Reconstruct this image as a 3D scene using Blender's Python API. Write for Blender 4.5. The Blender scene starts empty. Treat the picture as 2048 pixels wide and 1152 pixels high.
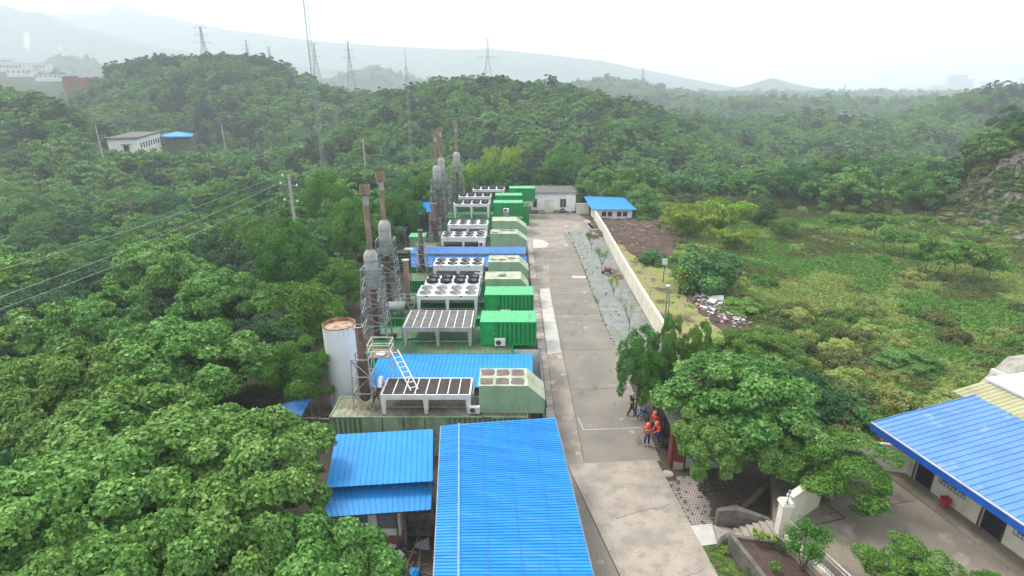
import bpy, math, random
import numpy as np
from mathutils import Vector, Matrix
C = bpy.context.scene.collection
SC = bpy.context.scene
rnd = random.Random(7)
# ---------------------------------------------------------------- camera
F_PX, PITCH, CAM_H = 1120.0, math.atan(396 / 1120.0), 22.0
cam_d = bpy.data.cameras.new('camera'); cam = bpy.data.objects.new('camera', cam_d); C.objects.link(cam)
cam_d.sensor_width = 36; cam_d.lens = F_PX / 2048 * 36; cam_d.clip_end = 20000; cam_d.clip_start = 0.5
cam.location = (0, 0, CAM_H); cam.rotation_euler = (math.pi / 2 - PITCH, 0, 0)
SC.camera = cam
# ---------------------------------------------------------------- sky and sun
SUN_EL, SUN_AZ = math.radians(58), math.radians(-60)      # azimuth clockwise from +Y
w = bpy.data.worlds.new('World'); SC.world = w; w.use_nodes = True
nt = w.node_tree; nt.nodes.clear()
def N(tree, typ, **kw):
    n = tree.nodes.new(typ)
    for k, v in kw.items():
        if k in n.inputs.keys() if isinstance(k, str) else False: n.inputs[k].default_value = v
        else: setattr(n, k, v)
    return n
out = nt.nodes.new('ShaderNodeOutputWorld'); bg = nt.nodes.new('ShaderNodeBackground')
sky = nt.nodes.new('ShaderNodeTexSky'); sky.sky_type = 'NISHITA'; sky.sun_disc = False
sky.sun_elevation = SUN_EL; sky.sun_rotation = SUN_AZ; sky.dust_density = 4; sky.air_density = 1.0
tc = nt.nodes.new('ShaderNodeTexCoord'); mp = nt.nodes.new('ShaderNodeMapping'); mp.inputs['Scale'].default_value = (1, 1, 2.6)
nz = nt.nodes.new('ShaderNodeTexNoise'); nz.inputs['Scale'].default_value = 1.9; nz.inputs['Detail'].default_value = 4
rp = nt.nodes.new('ShaderNodeValToRGB')
rp.color_ramp.elements[0].position = .30; rp.color_ramp.elements[0].color = (5.2, 5.4, 5.9, 1)
rp.color_ramp.elements[1].position = .47; rp.color_ramp.elements[1].color = (11.2, 11.3, 11.4, 1)
mx = nt.nodes.new('ShaderNodeMix'); mx.data_type = 'RGBA'; mx.inputs[0].default_value = .88
L = nt.links.new
L(tc.outputs['Generated'], mp.inputs[0]); L(mp.outputs[0], nz.inputs['Vector']); L(nz.outputs['Fac'], rp.inputs[0])
L(sky.outputs[0], mx.inputs[6]); L(rp.outputs[0], mx.inputs[7]); L(mx.outputs[2], bg.inputs[0]); L(bg.outputs[0], out.inputs[0])
bg.inputs[1].default_value = .1
sd = bpy.data.lights.new('sun', 'SUN'); sd.energy = 2.3; sd.angle = math.radians(16); sd.color = (1, .96, .9)
so = bpy.data.objects.new('sun', sd); C.objects.link(so)
so.rotation_euler = (math.pi / 2 - SUN_EL, 0, -SUN_AZ + math.pi)
_d = Vector((math.sin(SUN_AZ) * math.cos(SUN_EL), math.cos(SUN_AZ) * math.cos(SUN_EL), math.sin(SUN_EL)))
so.rotation_euler = _d.to_track_quat('Z', 'Y').to_euler()
so.location = (0, 0, 60)
SC.view_settings.view_transform = 'Standard'; SC.view_settings.look = 'None'
SC.view_settings.exposure = 0.84; SC.view_settings.gamma = 1
cy = SC.cycles; cy.use_denoising = True; cy.max_bounces = 6; cy.diffuse_bounces = 3; cy.transmission_bounces = 3
cy.glossy_bounces = 2; cy.transparent_max_bounces = 4; cy.volume_bounces = 4; cy.use_adaptive_sampling = True; cy.adaptive_threshold = .02
cy.sample_clamp_indirect = 4
# ---------------------------------------------------------------- helpers
def at(px, py, z=0.0, Y=None):
    u = (px - 1024) / F_PX; v = (576 - py) / F_PX
    Yd = math.cos(PITCH) + v * math.sin(PITCH); Z = v * math.cos(PITCH) - math.sin(PITCH)
    t = (z - CAM_H) / Z if Y is None else Y / Yd
    return Vector((u * t, Yd * t, CAM_H + Z * t))
SPLIT = {'posts': 'post', 'feet': 'foot', 'balusters': 'baluster', 'lifting_lugs': 'lifting_lug', 'stiles': 'stile', 'insulators': 'insulator', 'piers': 'pier', 'open_side_posts': 'post'}
class MB:
    def __init__(s): s.v = []; s.f = []
    def add(s, vs, fs):
        b = len(s.v); s.v += [tuple(v) for v in vs]; s.f += [tuple(i + b for i in f) for f in fs]; return s
    def box(s, x0, x1, y0, y1, z0, z1):
        return s.add([(x0,y0,z0),(x1,y0,z0),(x1,y1,z0),(x0,y1,z0),(x0,y0,z1),(x1,y0,z1),(x1,y1,z1),(x0,y1,z1)],
                     [(0,3,2,1),(4,5,6,7),(0,1,5,4),(1,2,6,5),(2,3,7,6),(3,0,4,7)])
    def hexa(s, p):       # 8 corner points: bottom 4 then top 4
        return s.add(p, [(0,3,2,1),(4,5,6,7),(0,1,5,4),(1,2,6,5),(2,3,7,6),(3,0,4,7)])
    def bar(s, a, b, wd=.05, h=None, up=(0,0,1)):
        a = Vector(a); b = Vector(b); h = h or wd; d = (b - a).normalized(); up = Vector(up)
        if abs(d.dot(up)) > .98: up = Vector((0, 1, 0))
        r = d.cross(up).normalized() * wd / 2; u = r.cross(d).normalized() * h / 2
        return s.hexa([a-r-u, a+r-u, b+r-u, b-r-u, a-r+u, a+r+u, b+r+u, b-r+u])
    def tube(s, a, b, r0, r1=None, n=12, cap=True):
        a = Vector(a); b = Vector(b); r1 = r0 if r1 is None else r1; d = (b - a).normalized()
        up = Vector((0,0,1)) if abs(d.z) < .95 else Vector((1,0,0))
        x = d.cross(up).normalized(); y = d.cross(x).normalized()
        vs = []
        for p, r in ((a, r0), (b, r1)):
            for i in range(n):
                t = 2 * math.pi * i / n; vs.append(p + x * math.cos(t) * r + y * math.sin(t) * r)
        fs = [(i, (i+1) % n, n + (i+1) % n, n + i) for i in range(n)]
        if cap: fs += [tuple(range(n))[::-1], tuple(range(n, 2*n))]
        return s.add(vs, fs)
    def lathe(s, c, prof, n=20):   # prof: (r, z) list
        c = Vector(c); vs = []; fs = []
        for r, z in prof:
            for i in range(n):
                t = 2 * math.pi * i / n; vs.append(c + Vector((math.cos(t) * r, math.sin(t) * r, z)))
        for k in range(len(prof) - 1):
            for i in range(n): fs.append((k*n + i, k*n + (i+1) % n, (k+1)*n + (i+1) % n, (k+1)*n + i))
        return s.add(vs, fs)
    def poly(s, pts, up=None):
        s.add(pts, [tuple(range(len(pts)))]); return s
    def prism(s, pts, ext):
        pts = [Vector(p) for p in pts]; ext = Vector(ext); n = len(pts)
        return s.add(pts + [p + ext for p in pts], [tuple(range(n))[::-1], tuple(range(n, 2*n))] +
                     [(i, (i+1) % n, n + (i+1) % n, n + i) for i in range(n)])
    def sheet(s, A, B, Cc, D, n, h=.035, wr=.25, th=.03, wave=False):
        """profiled metal sheet: ribs run A->D, n ribs across A->B; solid underneath"""
        A, B, Cc, D = map(Vector, (A, B, Cc, D)); nm = (B - A).cross(D - A).normalized()
        if nm.z < 0: nm = -nm
        return s.prof(A, B, Cc, D, nm, n, h, wr, th, wave)
    def prof(s, A, B, Cc, D, nm, n, h, wr, th, wave=False):
        A, B, Cc, D, nm = map(Vector, (A, B, Cc, D, nm)); ts = []
        for i in range(n):
            a = i / n; st = 1 / n
            if wave == 'box': ts += [(a, 0), (a + st*(1 - wr), 0), (a + st*(1 - wr*.9), h), (a + st*(1 - wr*.1), h)]
            elif wave: ts += [(a, 0), (a + st*.32, 0), (a + st*.5, h), (a + st*.82, h)]
            else: ts += [(a, 0), (a + st*(1 - wr) , 0), (a + st*(1 - wr*.7), h), (a + st*(1 - wr*.3), h)]
        ts.append((1, 0)); vs = []; th = th - h if h < 0 else th
        for t, o in ts:
            p = A.lerp(B, t); q = D.lerp(Cc, t); vs += [p + nm*o, q + nm*o, p - nm*th, q - nm*th]
        m = len(ts); fs = []
        for i in range(m - 1):
            a = 4*i; b = 4*(i+1)
            fs += [(a, b, b+1, a+1), (a+2, a+3, b+3, b+2), (a, a+2, b+2, b), (a+1, b+1, b+3, a+3)]
        fs += [(0, 1, 3, 2), (4*(m-1), 4*(m-1)+2, 4*(m-1)+3, 4*(m-1)+1)]
        return s.add(vs, fs)
    def obj(s, name, mat, parent=None, smooth=False, extra=None):
        if name in SPLIT and parent is not None:        # loose pieces become single parts
            lab = list(range(len(s.v)))
            def root(i):
                while lab[i] != i: lab[i] = lab[lab[i]]; i = lab[i]
                return i
            for f in s.f:
                for k in f[1:]: lab[root(k)] = root(f[0])
            gr = {}
            for i in range(len(s.v)): gr.setdefault(root(i), []).append(i)
            for g in gr.values():
                ix = {v: k for k, v in enumerate(g)}; m_ = MB(); m_.v = [s.v[i] for i in g]; m_.f = [tuple(ix[k] for k in f) for f in s.f if f[0] in ix]; o = m_.obj(SPLIT[name], mat, parent, smooth)
            return o
        me = bpy.data.meshes.new(name); off = Vector(parent['_o']) if parent is not None and '_o' in parent else Vector((0,0,0))
        me.from_pydata([tuple(Vector(v) - off) for v in s.v], [], s.f); me.update()
        if mat: me.materials.append(mat)
        if smooth: me.polygons.foreach_set('use_smooth', [True] * len(me.polygons))
        o = bpy.data.objects.new(name, me); C.objects.link(o)
        if parent is not None: o.parent = parent; o['_o'] = tuple(off)
        return o
def tag(o, label, cat, group=None, kind=None):
    if label: o['label'] = label
    if cat: o['category'] = cat
    if group: o['group'] = group
    if kind: o['kind'] = kind
    return o
def thing(name, label, cat, loc, group=None):
    o = bpy.data.objects.new(name, None); C.objects.link(o); o.location = loc; o['_o'] = tuple(loc); o.empty_display_size = .3
    return tag(o, label, cat, group)
def structure(o): o['kind'] = 'structure'; return o
def solo(mb, name, mat, label, cat, group=None, base=None, smooth=False):   # a thing that is one mesh, with its origin at its base
    vs = np.array(mb.v); loc = Vector(base) if base else Vector(((vs[:,0].min()+vs[:,0].max())/2, (vs[:,1].min()+vs[:,1].max())/2, vs[:,2].min()))
    mb.v = [tuple(Vector(v) - loc) for v in mb.v]; o = mb.obj(name, mat, smooth=smooth); o.location = loc
    return tag(o, label, cat, group)
KIDS = {}
def copy_tree(o, loc, label=None, rz=0.0):
    r = o.copy(); C.objects.link(r); r.location = loc; r.rotation_euler = (0, 0, rz)
    if label: r['label'] = label
    for ch in list(o.children):
        c = ch.copy(); C.objects.link(c); c.parent = r
        for g in list(ch.children):
            d = g.copy(); C.objects.link(d); d.parent = c
    return r
# ---------------------------------------------------------------- materials
def mat(name, c, c2=None, scale=1.0, lo=.4, hi=.62, rough=.75, metal=0.0, bump=0.0, bscale=20, spec=.3, st=(1,1,1), fine=.12, fscale=9, c3=None, s3=.3, lo3=.55, hi3=.65):
    m = bpy.data.materials.new(name); m.use_nodes = True; t = m.node_tree; b = t.nodes['Principled BSDF']
    b.inputs['Roughness'].default_value = rough; b.inputs['Metallic'].default_value = metal
    b.inputs['Specular IOR Level'].default_value = spec
    co = t.nodes.new('ShaderNodeTexCoord'); mpn = t.nodes.new('ShaderNodeMapping'); mpn.inputs['Scale'].default_value = st
    t.links.new(co.outputs['Object'], mpn.inputs[0])
    def noise(sc, det=5):
        n = t.nodes.new('ShaderNodeTexNoise'); n.inputs['Scale'].default_value = sc; n.inputs['Detail'].default_value = det
        t.links.new(mpn.outputs[0], n.inputs['Vector']); return n.outputs['Fac']
    def mixc(fac, a, bb, l, h):
        r = t.nodes.new('ShaderNodeMapRange'); r.inputs[1].default_value = l; r.inputs[2].default_value = h
        t.links.new(fac, r.inputs[0]); mm = t.nodes.new('ShaderNodeMix'); mm.data_type = 'RGBA'
        t.links.new(r.outputs[0], mm.inputs[0])
        for s_, i in ((a, 6), (bb, 7)):
            if isinstance(s_, tuple): mm.inputs[i].default_value = (*s_, 1)
            else: t.links.new(s_, mm.inputs[i])
        return mm.outputs[2]
    col = tuple(c)
    col = mixc(noise(scale), tuple(c), tuple(c2 or tuple(k*.82 for k in c)), lo, hi)
    if c3: col = mixc(noise(s3, 6), col, tuple(c3), lo3, hi3)
    hv = t.nodes.new('ShaderNodeHueSaturation'); r = t.nodes.new('ShaderNodeMapRange')
    r.inputs[1].default_value = .25; r.inputs[2].default_value = .75; r.inputs[3].default_value = 1 - fine; r.inputs[4].default_value = 1 + fine
    t.links.new(noise(fscale, 6), r.inputs[0]); t.links.new(r.outputs[0], hv.inputs['Value']); t.links.new(col, hv.inputs['Color'])
    t.links.new(hv.outputs[0], b.inputs['Base Color'])
    if bump:
        bn = t.nodes.new('ShaderNodeBump'); bn.inputs['Strength'].default_value = bump; bn.inputs['Distance'].default_value = .05
        t.links.new(noise(bscale, 8), bn.inputs['Height']); t.links.new(bn.outputs[0], b.inputs['Normal'])
    return m
M = {}
M['blue'] = mat('blue_sheet', (.02,.25,.62), (.016,.215,.54), .5, rough=.42, fine=.07, fscale=3, c3=(.07,.25,.62), s3=.9, lo3=.62, hi3=.8)
M['blue_f'] = mat('blue_sheet_foreground', (.02,.25,.62), (.014,.205,.53), .5, rough=.42, fine=.08, fscale=2.5, st=(.5,4,1), c3=(.075,.27,.56), s3=.8, lo3=.56, hi3=.78)
M['roofgrey'] = mat('pale_hut_roof', (.36,.34,.30), (.26,.24,.21), 2, rough=.85, fine=.15)
M['blue_r'] = mat('blue_sheet_faded', (.11,.25,.52), (.09,.215,.46), .6, rough=.4, fine=.06, c3=(.2,.3,.5), s3=1.2, lo3=.62, hi3=.75)
M['blue_d'] = mat('blue_sheet_old', (.04,.17,.42), (.032,.135,.36), .7, rough=.45, fine=.1, c3=(.16,.2,.3), s3=1.5, lo3=.6, hi3=.75)
M['fascia'] = mat('blue_fascia', (.01,.09,.42), None, 2, rough=.4)
M['cream'] = mat('cream_paint', (.70,.67,.56), (.62,.58,.46), 1.2, rough=.85, fine=.08, st=(1,1,.5), c3=(.25,.22,.15), s3=1.8, lo3=.62, hi3=.8)
M['white'] = mat('white_paint', (.70,.71,.73), (.62,.63,.64), 1.5, rough=.55, fine=.05, c3=(.35,.30,.24), s3=3, lo3=.64, hi3=.82)
M['whitewall'] = mat('whitewashed_wall', (.78,.78,.79), (.68,.68,.67), .9, rough=.85, fine=.06, c3=(.35,.31,.26), s3=1.4, lo3=.64, hi3=.85)
M['grey'] = mat('grey_metal', (.30,.31,.32), (.24,.24,.24), 2, rough=.5, fine=.1)
M['galv'] = mat('galvanised_steel', (.25,.29,.31), (.18,.20,.21), 3, rough=.5, metal=.3, fine=.12, c3=(.16,.09,.05), s3=2, lo3=.58, hi3=.75)
M['silver'] = mat('silencer_paint', (.38,.38,.37), (.29,.275,.25), 1.4, rough=.5, fine=.1, st=(1,1,.35), c3=(.22,.15,.10), s3=1.6, lo3=.6, hi3=.8)
M['tankwhite'] = mat('tank_paint', (.76,.78,.82), (.70,.72,.75), .8, rough=.5, fine=.03, c3=(.5,.48,.45), s3=1.5, lo3=.66, hi3=.8)
M['grime'] = mat('green_shade_and_grime', (.008,.20,.05), (.01,.15,.04), 2, rough=.8)  # groove shade and dirt painted as a darker green
M['shade_grime_w'] = mat('rusty_shade_and_grime', (.15,.22,.13), (.13,.12,.07), 2, rough=.85, fine=.2)  # groove shade painted in, with rusty dirt, for the weathered and pale containers
M['rust'] = mat('rusty_pipe', (.30,.215,.15), (.19,.13,.09), 1.1, rough=.8, fine=.15, st=(1,1,.4), c3=(.36,.30,.24), s3=.9, lo3=.56, hi3=.7)
M['darkrust'] = mat('dark_brown_steel', (.12,.075,.06), (.07,.045,.04), 2.5, rough=.75, fine=.2)
M['rim'] = mat('rust_rim', (.36,.20,.10), (.18,.09,.05), 3, rough=.9, fine=.2)
M['green'] = mat('green_container_paint', (.015,.34,.085), (.012,.28,.07), .8, rough=.45, fine=.08, c3=(.03,.18,.06), s3=1.6, lo3=.6, hi3=.8)
M['greentop'] = mat('faded_green_roof', (.10,.46,.20), (.07,.38,.15), 1.5, rough=.5, fine=.08, c3=(.25,.42,.26), s3=1.5, lo3=.6, hi3=.8)
M['greendirty'] = mat('dirty_green_roof', (.06,.20,.08), (.12,.17,.10), 1.2, rough=.7, fine=.2, c3=(.10,.09,.06), s3=.8, lo3=.5, hi3=.7)
M['pale'] = mat('pale_green_paint', (.26,.40,.26), (.22,.34,.22), 1.4, rough=.6, fine=.08, st=(1,1,.4), c3=(.20,.17,.10), s3=2.2, lo3=.62, hi3=.82)
M['paletop'] = mat('pale_green_roof', (.38,.44,.31), (.30,.34,.25), 1.4, rough=.7, fine=.1, c3=(.22,.17,.12), s3=1.7, lo3=.56, hi3=.72)
M['weather'] = mat('weathered_green', (.27,.38,.24), (.19,.29,.17), 1.3, rough=.75, fine=.15, st=(1,1,.3), c3=(.13,.07,.04), s3=1.8, lo3=.56, hi3=.75)
M['weathertop'] = mat('rusty_container_roof', (.20,.19,.13), (.12,.09,.06), .7, rough=.85, fine=.2, c3=(.27,.30,.20), s3=.35, lo3=.52, hi3=.6)
M['grille'] = mat('dark_grille', (.065,.055,.05), (.045,.04,.037), 3, rough=.8, fine=.25, fscale=14)
M['grille2'] = mat('grey_grille', (.17,.165,.16), (.12,.115,.11), 2, rough=.8, fine=.2, fscale=14)
M['black'] = mat('black_plastic', (.018,.018,.02), None, 5, rough=.6)
M['fanlight'] = mat('pale_fan_blades', (.33,.33,.32), (.22,.22,.21), 5, rough=.6, fine=.2)
M['glass'] = mat('dark_window_glass', (.02,.025,.03), None, 3, rough=.15, spec=.6)
M['tar'] = mat('tar_patch', (.16,.135,.12), (.12,.10,.09), 2, rough=.9, fine=.12)
M['brick'] = mat('old_brick', (.25,.12,.085), (.17,.085,.06), 4, rough=.9, fine=.25, bump=.4, c3=(.3,.26,.22), s3=2.5, lo3=.6, hi3=.75)
M['stone'] = mat('grey_rendered_stone', (.16,.145,.13), (.10,.095,.08), 1.8, rough=.9, fine=.2, bump=.3, c3=(.06,.075,.035), s3=1.4, lo3=.55, hi3=.7)
M['concrete'] = mat('pale_concrete', (.36,.315,.265), (.28,.245,.205), .8, rough=.85, fine=.2, bump=.25, fscale=12, c3=(.24,.215,.18), s3=1.6, lo3=.52, hi3=.75)
M['road'] = mat('worn_concrete_road', (.225,.20,.168), (.18,.163,.14), .35, rough=.8, fine=.17, bump=.2, fscale=9, c3=(.36,.33,.29), s3=.8, lo3=.635, hi3=.70)
M['road2'] = mat('light_road_shoulder', (.30,.26,.22), (.23,.20,.165), .6, rough=.85, fine=.12, bump=.12, c3=(.42,.38,.34), s3=.8, lo3=.6, hi3=.68)
M['patch'] = mat('white_cement_patch', (.50,.48,.45), (.42,.40,.37), 1.5, rough=.85, fine=.08, c3=(.35,.33,.3), s3=2, lo3=.62, hi3=.75)
M['slab'] = mat('drain_cover_concrete', (.40,.34,.31), (.28,.25,.22), .7, rough=.85, fine=.15, c3=(.2,.17,.14), s3=1, lo3=.58, hi3=.7)
M['soil'] = mat('dark_soil', (.055,.043,.034), (.08,.06,.045), .8, rough=.95, fine=.3, bump=.6, bscale=6, c3=(.05,.065,.025), s3=.5, lo3=.55, hi3=.65)
M['redsoil'] = mat('turned_brown_soil', (.10,.065,.05), (.07,.047,.037), .6, rough=.95, fine=.3, bump=.8, bscale=3)
M['gravel'] = mat('pale_gravel', (.25,.262,.255), (.19,.20,.19), 1.2, rough=.95, fine=.35, fscale=45, bump=.8, bscale=40, c3=(.20,.21,.17), s3=.35, lo3=.52, hi3=.66)
M['moss'] = mat('mossy_ground', (.10,.11,.045), (.07,.10,.03), 1.2, rough=.95, fine=.3, bump=.6, bscale=12, c3=(.10,.075,.05), s3=.7, lo3=.52, hi3=.65)
M['verge'] = mat('yellow_green_verge', (.21,.24,.07), (.25,.22,.11), .5, rough=.95, fine=.35, fscale=3, bump=.7, bscale=6, c3=(.10,.075,.05), s3=.35, lo3=.52, hi3=.62)
M['court'] = mat('wet_courtyard_concrete', (.25,.21,.165), (.18,.155,.125), .5, rough=.6, fine=.14, bump=.1, c3=(.31,.29,.27), s3=.8, lo3=.58, hi3=.72)
M['crack'] = mat('crack_filler', (.07,.06,.05), None, 4)
M['bark'] = mat('bark', (.13,.10,.075), (.08,.06,.045), 4, rough=.95, fine=.2)
M['palebark'] = mat('pale_dry_wood', (.26,.21,.16), (.18,.14,.11), 4, rough=.95, fine=.2)
M['poleconc'] = mat('pole_concrete', (.42,.40,.36), (.33,.31,.28), 2, rough=.85)
M['wire'] = mat('pale_wire', (.42,.44,.44), None, 2, rough=.5)
M['hazmetal'] = mat('pylon_steel', (.20,.20,.20), None, 1, rough=.6)
M['orange'] = mat('orange_workwear', (.80,.085,.03), (.65,.06,.02), 6, rough=.85)
M['helmet'] = mat('orange_helmet', (.85,.20,.07), None, 6, rough=.35)
M['trouser'] = mat('blue_trousers', (.02,.035,.20), (.015,.025,.14), 6, rough=.85)
M['darkcloth'] = mat('black_cloth', (.022,.02,.02), None, 6, rough=.9)
M['skin'] = mat('skin', (.42,.25,.17), None, 6, rough=.6)
M['camo'] = mat('blue_white_camouflage', (.05,.13,.34), (.42,.50,.58), 6, .47, .53, rough=.85, fine=.2, c3=(.02,.04,.12), s3=9, lo3=.55, hi3=.58)
M['reflect'] = mat('reflective_tape', (.75,.75,.72), None, 6, rough=.4)
M['red'] = mat('red_plastic', (.42,.03,.03), (.33,.025,.025), 3, rough=.5)
M['maroon'] = mat('dark_red_panel', (.17,.035,.025), (.12,.03,.022), 2, rough=.55, fine=.12)
M['greywall'] = mat('blue_grey_panel', (.33,.37,.42), (.27,.30,.34), 1, rough=.6, fine=.05, c3=(.3,.22,.18), s3=1.2, lo3=.64, hi3=.8)
M['rail'] = mat('railing_paint', (.55,.52,.46), None, 3, rough=.4)
M['rock'] = mat('quarried_rock', (.17,.145,.13), (.10,.085,.075), .25, rough=.95, fine=.35, fscale=1.2, bump=1, bscale=1.2, c3=(.08,.10,.03), s3=.12, lo3=.5, hi3=.6)
M['ruin'] = mat('ruin_brick', (.27,.12,.07), (.17,.08,.05), .3, rough=.95, fine=.2)
M['farwhite'] = mat('far_white_wall', (.68,.68,.68), None, .2, rough=.8)
M['fargrey'] = mat('far_grey_block', (.6,.63,.68), None, .05, rough=.8)  # lightened: haze over the distant towers put into the colour
M['farred'] = mat('far_red_roof', (.45,.2,.16), None, .05, rough=.8)
M['yellowroof'] = mat('olive_ribbed_roof', (.38,.37,.22), (.30,.29,.17), .8, rough=.6, fine=.1)
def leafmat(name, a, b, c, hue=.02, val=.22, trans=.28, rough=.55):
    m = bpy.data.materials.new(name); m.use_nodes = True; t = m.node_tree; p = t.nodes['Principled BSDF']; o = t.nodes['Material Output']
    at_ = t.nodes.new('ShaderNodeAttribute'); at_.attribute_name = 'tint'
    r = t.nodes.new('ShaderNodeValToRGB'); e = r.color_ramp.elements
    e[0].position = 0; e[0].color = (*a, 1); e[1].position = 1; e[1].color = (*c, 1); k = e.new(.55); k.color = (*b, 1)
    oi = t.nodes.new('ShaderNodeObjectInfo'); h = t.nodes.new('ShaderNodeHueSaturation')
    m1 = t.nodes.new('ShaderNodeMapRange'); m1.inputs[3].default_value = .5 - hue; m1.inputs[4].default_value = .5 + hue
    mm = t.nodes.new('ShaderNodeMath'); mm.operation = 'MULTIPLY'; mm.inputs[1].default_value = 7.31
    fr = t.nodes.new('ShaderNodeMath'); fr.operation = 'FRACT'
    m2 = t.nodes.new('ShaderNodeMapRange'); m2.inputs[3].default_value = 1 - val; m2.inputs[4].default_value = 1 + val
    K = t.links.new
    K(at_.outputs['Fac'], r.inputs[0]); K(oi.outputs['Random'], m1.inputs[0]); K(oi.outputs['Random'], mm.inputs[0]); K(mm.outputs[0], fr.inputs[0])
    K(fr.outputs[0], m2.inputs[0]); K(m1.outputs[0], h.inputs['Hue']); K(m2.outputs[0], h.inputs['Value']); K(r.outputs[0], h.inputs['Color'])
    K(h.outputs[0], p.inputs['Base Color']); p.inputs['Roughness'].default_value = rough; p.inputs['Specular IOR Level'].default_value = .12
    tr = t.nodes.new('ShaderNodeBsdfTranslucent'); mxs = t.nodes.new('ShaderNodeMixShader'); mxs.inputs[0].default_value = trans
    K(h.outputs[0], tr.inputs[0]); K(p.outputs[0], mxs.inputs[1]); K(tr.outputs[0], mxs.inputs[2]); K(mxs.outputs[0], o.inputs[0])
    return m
LM = dict(
 broad=leafmat('broad_leaves', (.078,.195,.038), (.15,.31,.068), (.27,.44,.13), .012, .14),
 mid=leafmat('mixed_leaves', (.043,.135,.042), (.08,.205,.06), (.15,.31,.10), .02, .3),
 dark=leafmat('dark_leaves', (.03,.09,.034), (.05,.13,.046), (.085,.185,.07), .016, .28),
 fine=leafmat('fine_leaves', (.055,.165,.025), (.11,.25,.04), (.19,.36,.07), .015, .15),
 yellow=leafmat('yellow_green_leaves', (.16,.28,.022), (.25,.40,.04), (.35,.50,.085), .012, .15),
 grass=leafmat('grass_blades', (.20,.29,.07), (.30,.385,.10), (.40,.455,.17), .03, .25),
 dry=leafmat('dry_scrub_leaves', (.10,.135,.042), (.15,.19,.06), (.22,.26,.09), .03, .22),
 pine=leafmat('pine_needles', (.025,.05,.025), (.04,.07,.035), (.06,.095,.05), .015, .2, .1))
# ---------------------------------------------------------------- terrain
TP = math.tan(PITCH); cP, sP = math.cos(PITCH), math.sin(PITCH)
def el(y): v = (576 - np.asarray(y, float)) / F_PX; return (v * cP - sP) / (cP + v * sP)
# distant relief: (distance, half width, height lift removed for tree cover, profile)
RIDGES = [
 (225, 42, 7, [(-700,170),(-200,155),(0,166),(60,178),(130,205),(190,245),(250,300),(330,380)]),
 (350, 75, 9, [(60,230),(150,185),(215,150),(230,128),(300,110),(350,98),(450,102),(530,112),(570,130),(610,147),(660,165),(760,176),(800,182),(900,200),(1000,230)]),
 (262, 62, 8, [(600,290),(690,230),(760,195),(820,177),(860,160),(930,150),(1000,146),(1100,160),(1200,184),(1300,214),(1400,244),(1500,276),(1600,303),(1750,340),(1850,380)]),
 (560, 55, 9, [(1300,290),(1400,245),(1480,222),(1560,214),(1650,222),(1750,236),(1850,255),(1950,275)]),
 (390, 75, 2, [(1660,330),(1760,277),(1830,242),(1900,217),(1960,202),(2048,192),(2300,178),(2700,170)]),
 (640, 120, 0, [(-500,150),(-200,143),(0,141),(90,147),(150,168),(210,215)]),
 (1150, 150, 13, [(40,190),(70,150),(100,122),(150,108),(200,118),(235,150),(270,190)]),
 (900, 150, 15, [(1000,200),(1120,162),(1180,152),(1240,153),(1300,163),(1350,172),(1420,188),(1560,212),(1700,240)]),
 (1250, 150, 12, [(560,200),(640,165),(690,148),(750,135),(800,145),(850,160),(1000,185)]),
 (1350, 160, 16, [(1200,200),(1250,187),(1400,181),(1500,190),(1640,190),(1700,185),(1760,178),(1830,188),(2048,196),(2500,196)]),
 (2100, 220, 0, [(1350,200),(1400,188),(1460,177),(1500,168),(1525,160),(1540,156),(1556,160),(1580,167),(1640,178),(1700,190)]),
 (2250, 220, 0, [(1560,200),(1620,185),(1750,183),(1900,176),(2048,179),(2600,178)]),
 (2000, 330, 0, [(-900,-30),(-400,-20),(0,4),(40,10),(90,24),(130,28),(190,55),(260,75),(340,97),(450,115),(620,135),(900,160),(1100,190)]),
 (2620, 300, 0, [(0,40),(130,30),(180,28),(245,26),(262,9),(285,8),(330,28),(400,43),(480,60),(560,70),(620,80),(700,88),(800,92),(900,99),(1000,100),(1100,110),(1200,122),(1280,138),(1400,162),(1500,180),(1600,195)]),
]
def smooth(x, a, b): t = np.clip((x - a) / (b - a), 0, 1); return t * t * (3 - 2 * t)
def noise2(x, y, s, seed=0):
    x = x / s + seed * 7.13; y = y / s + seed * 3.77
    return (np.sin(x * 1.7 + 1.3 * np.sin(y * .9)) + np.sin(y * 2.1 + 1.1 * np.sin(x * 1.3 + 2)) + .6 * np.sin((x + y) * 2.9 + np.sin(x - y)) + .5 * np.sin((x - 1.4 * y) * 3.7)) / 3.1
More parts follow.
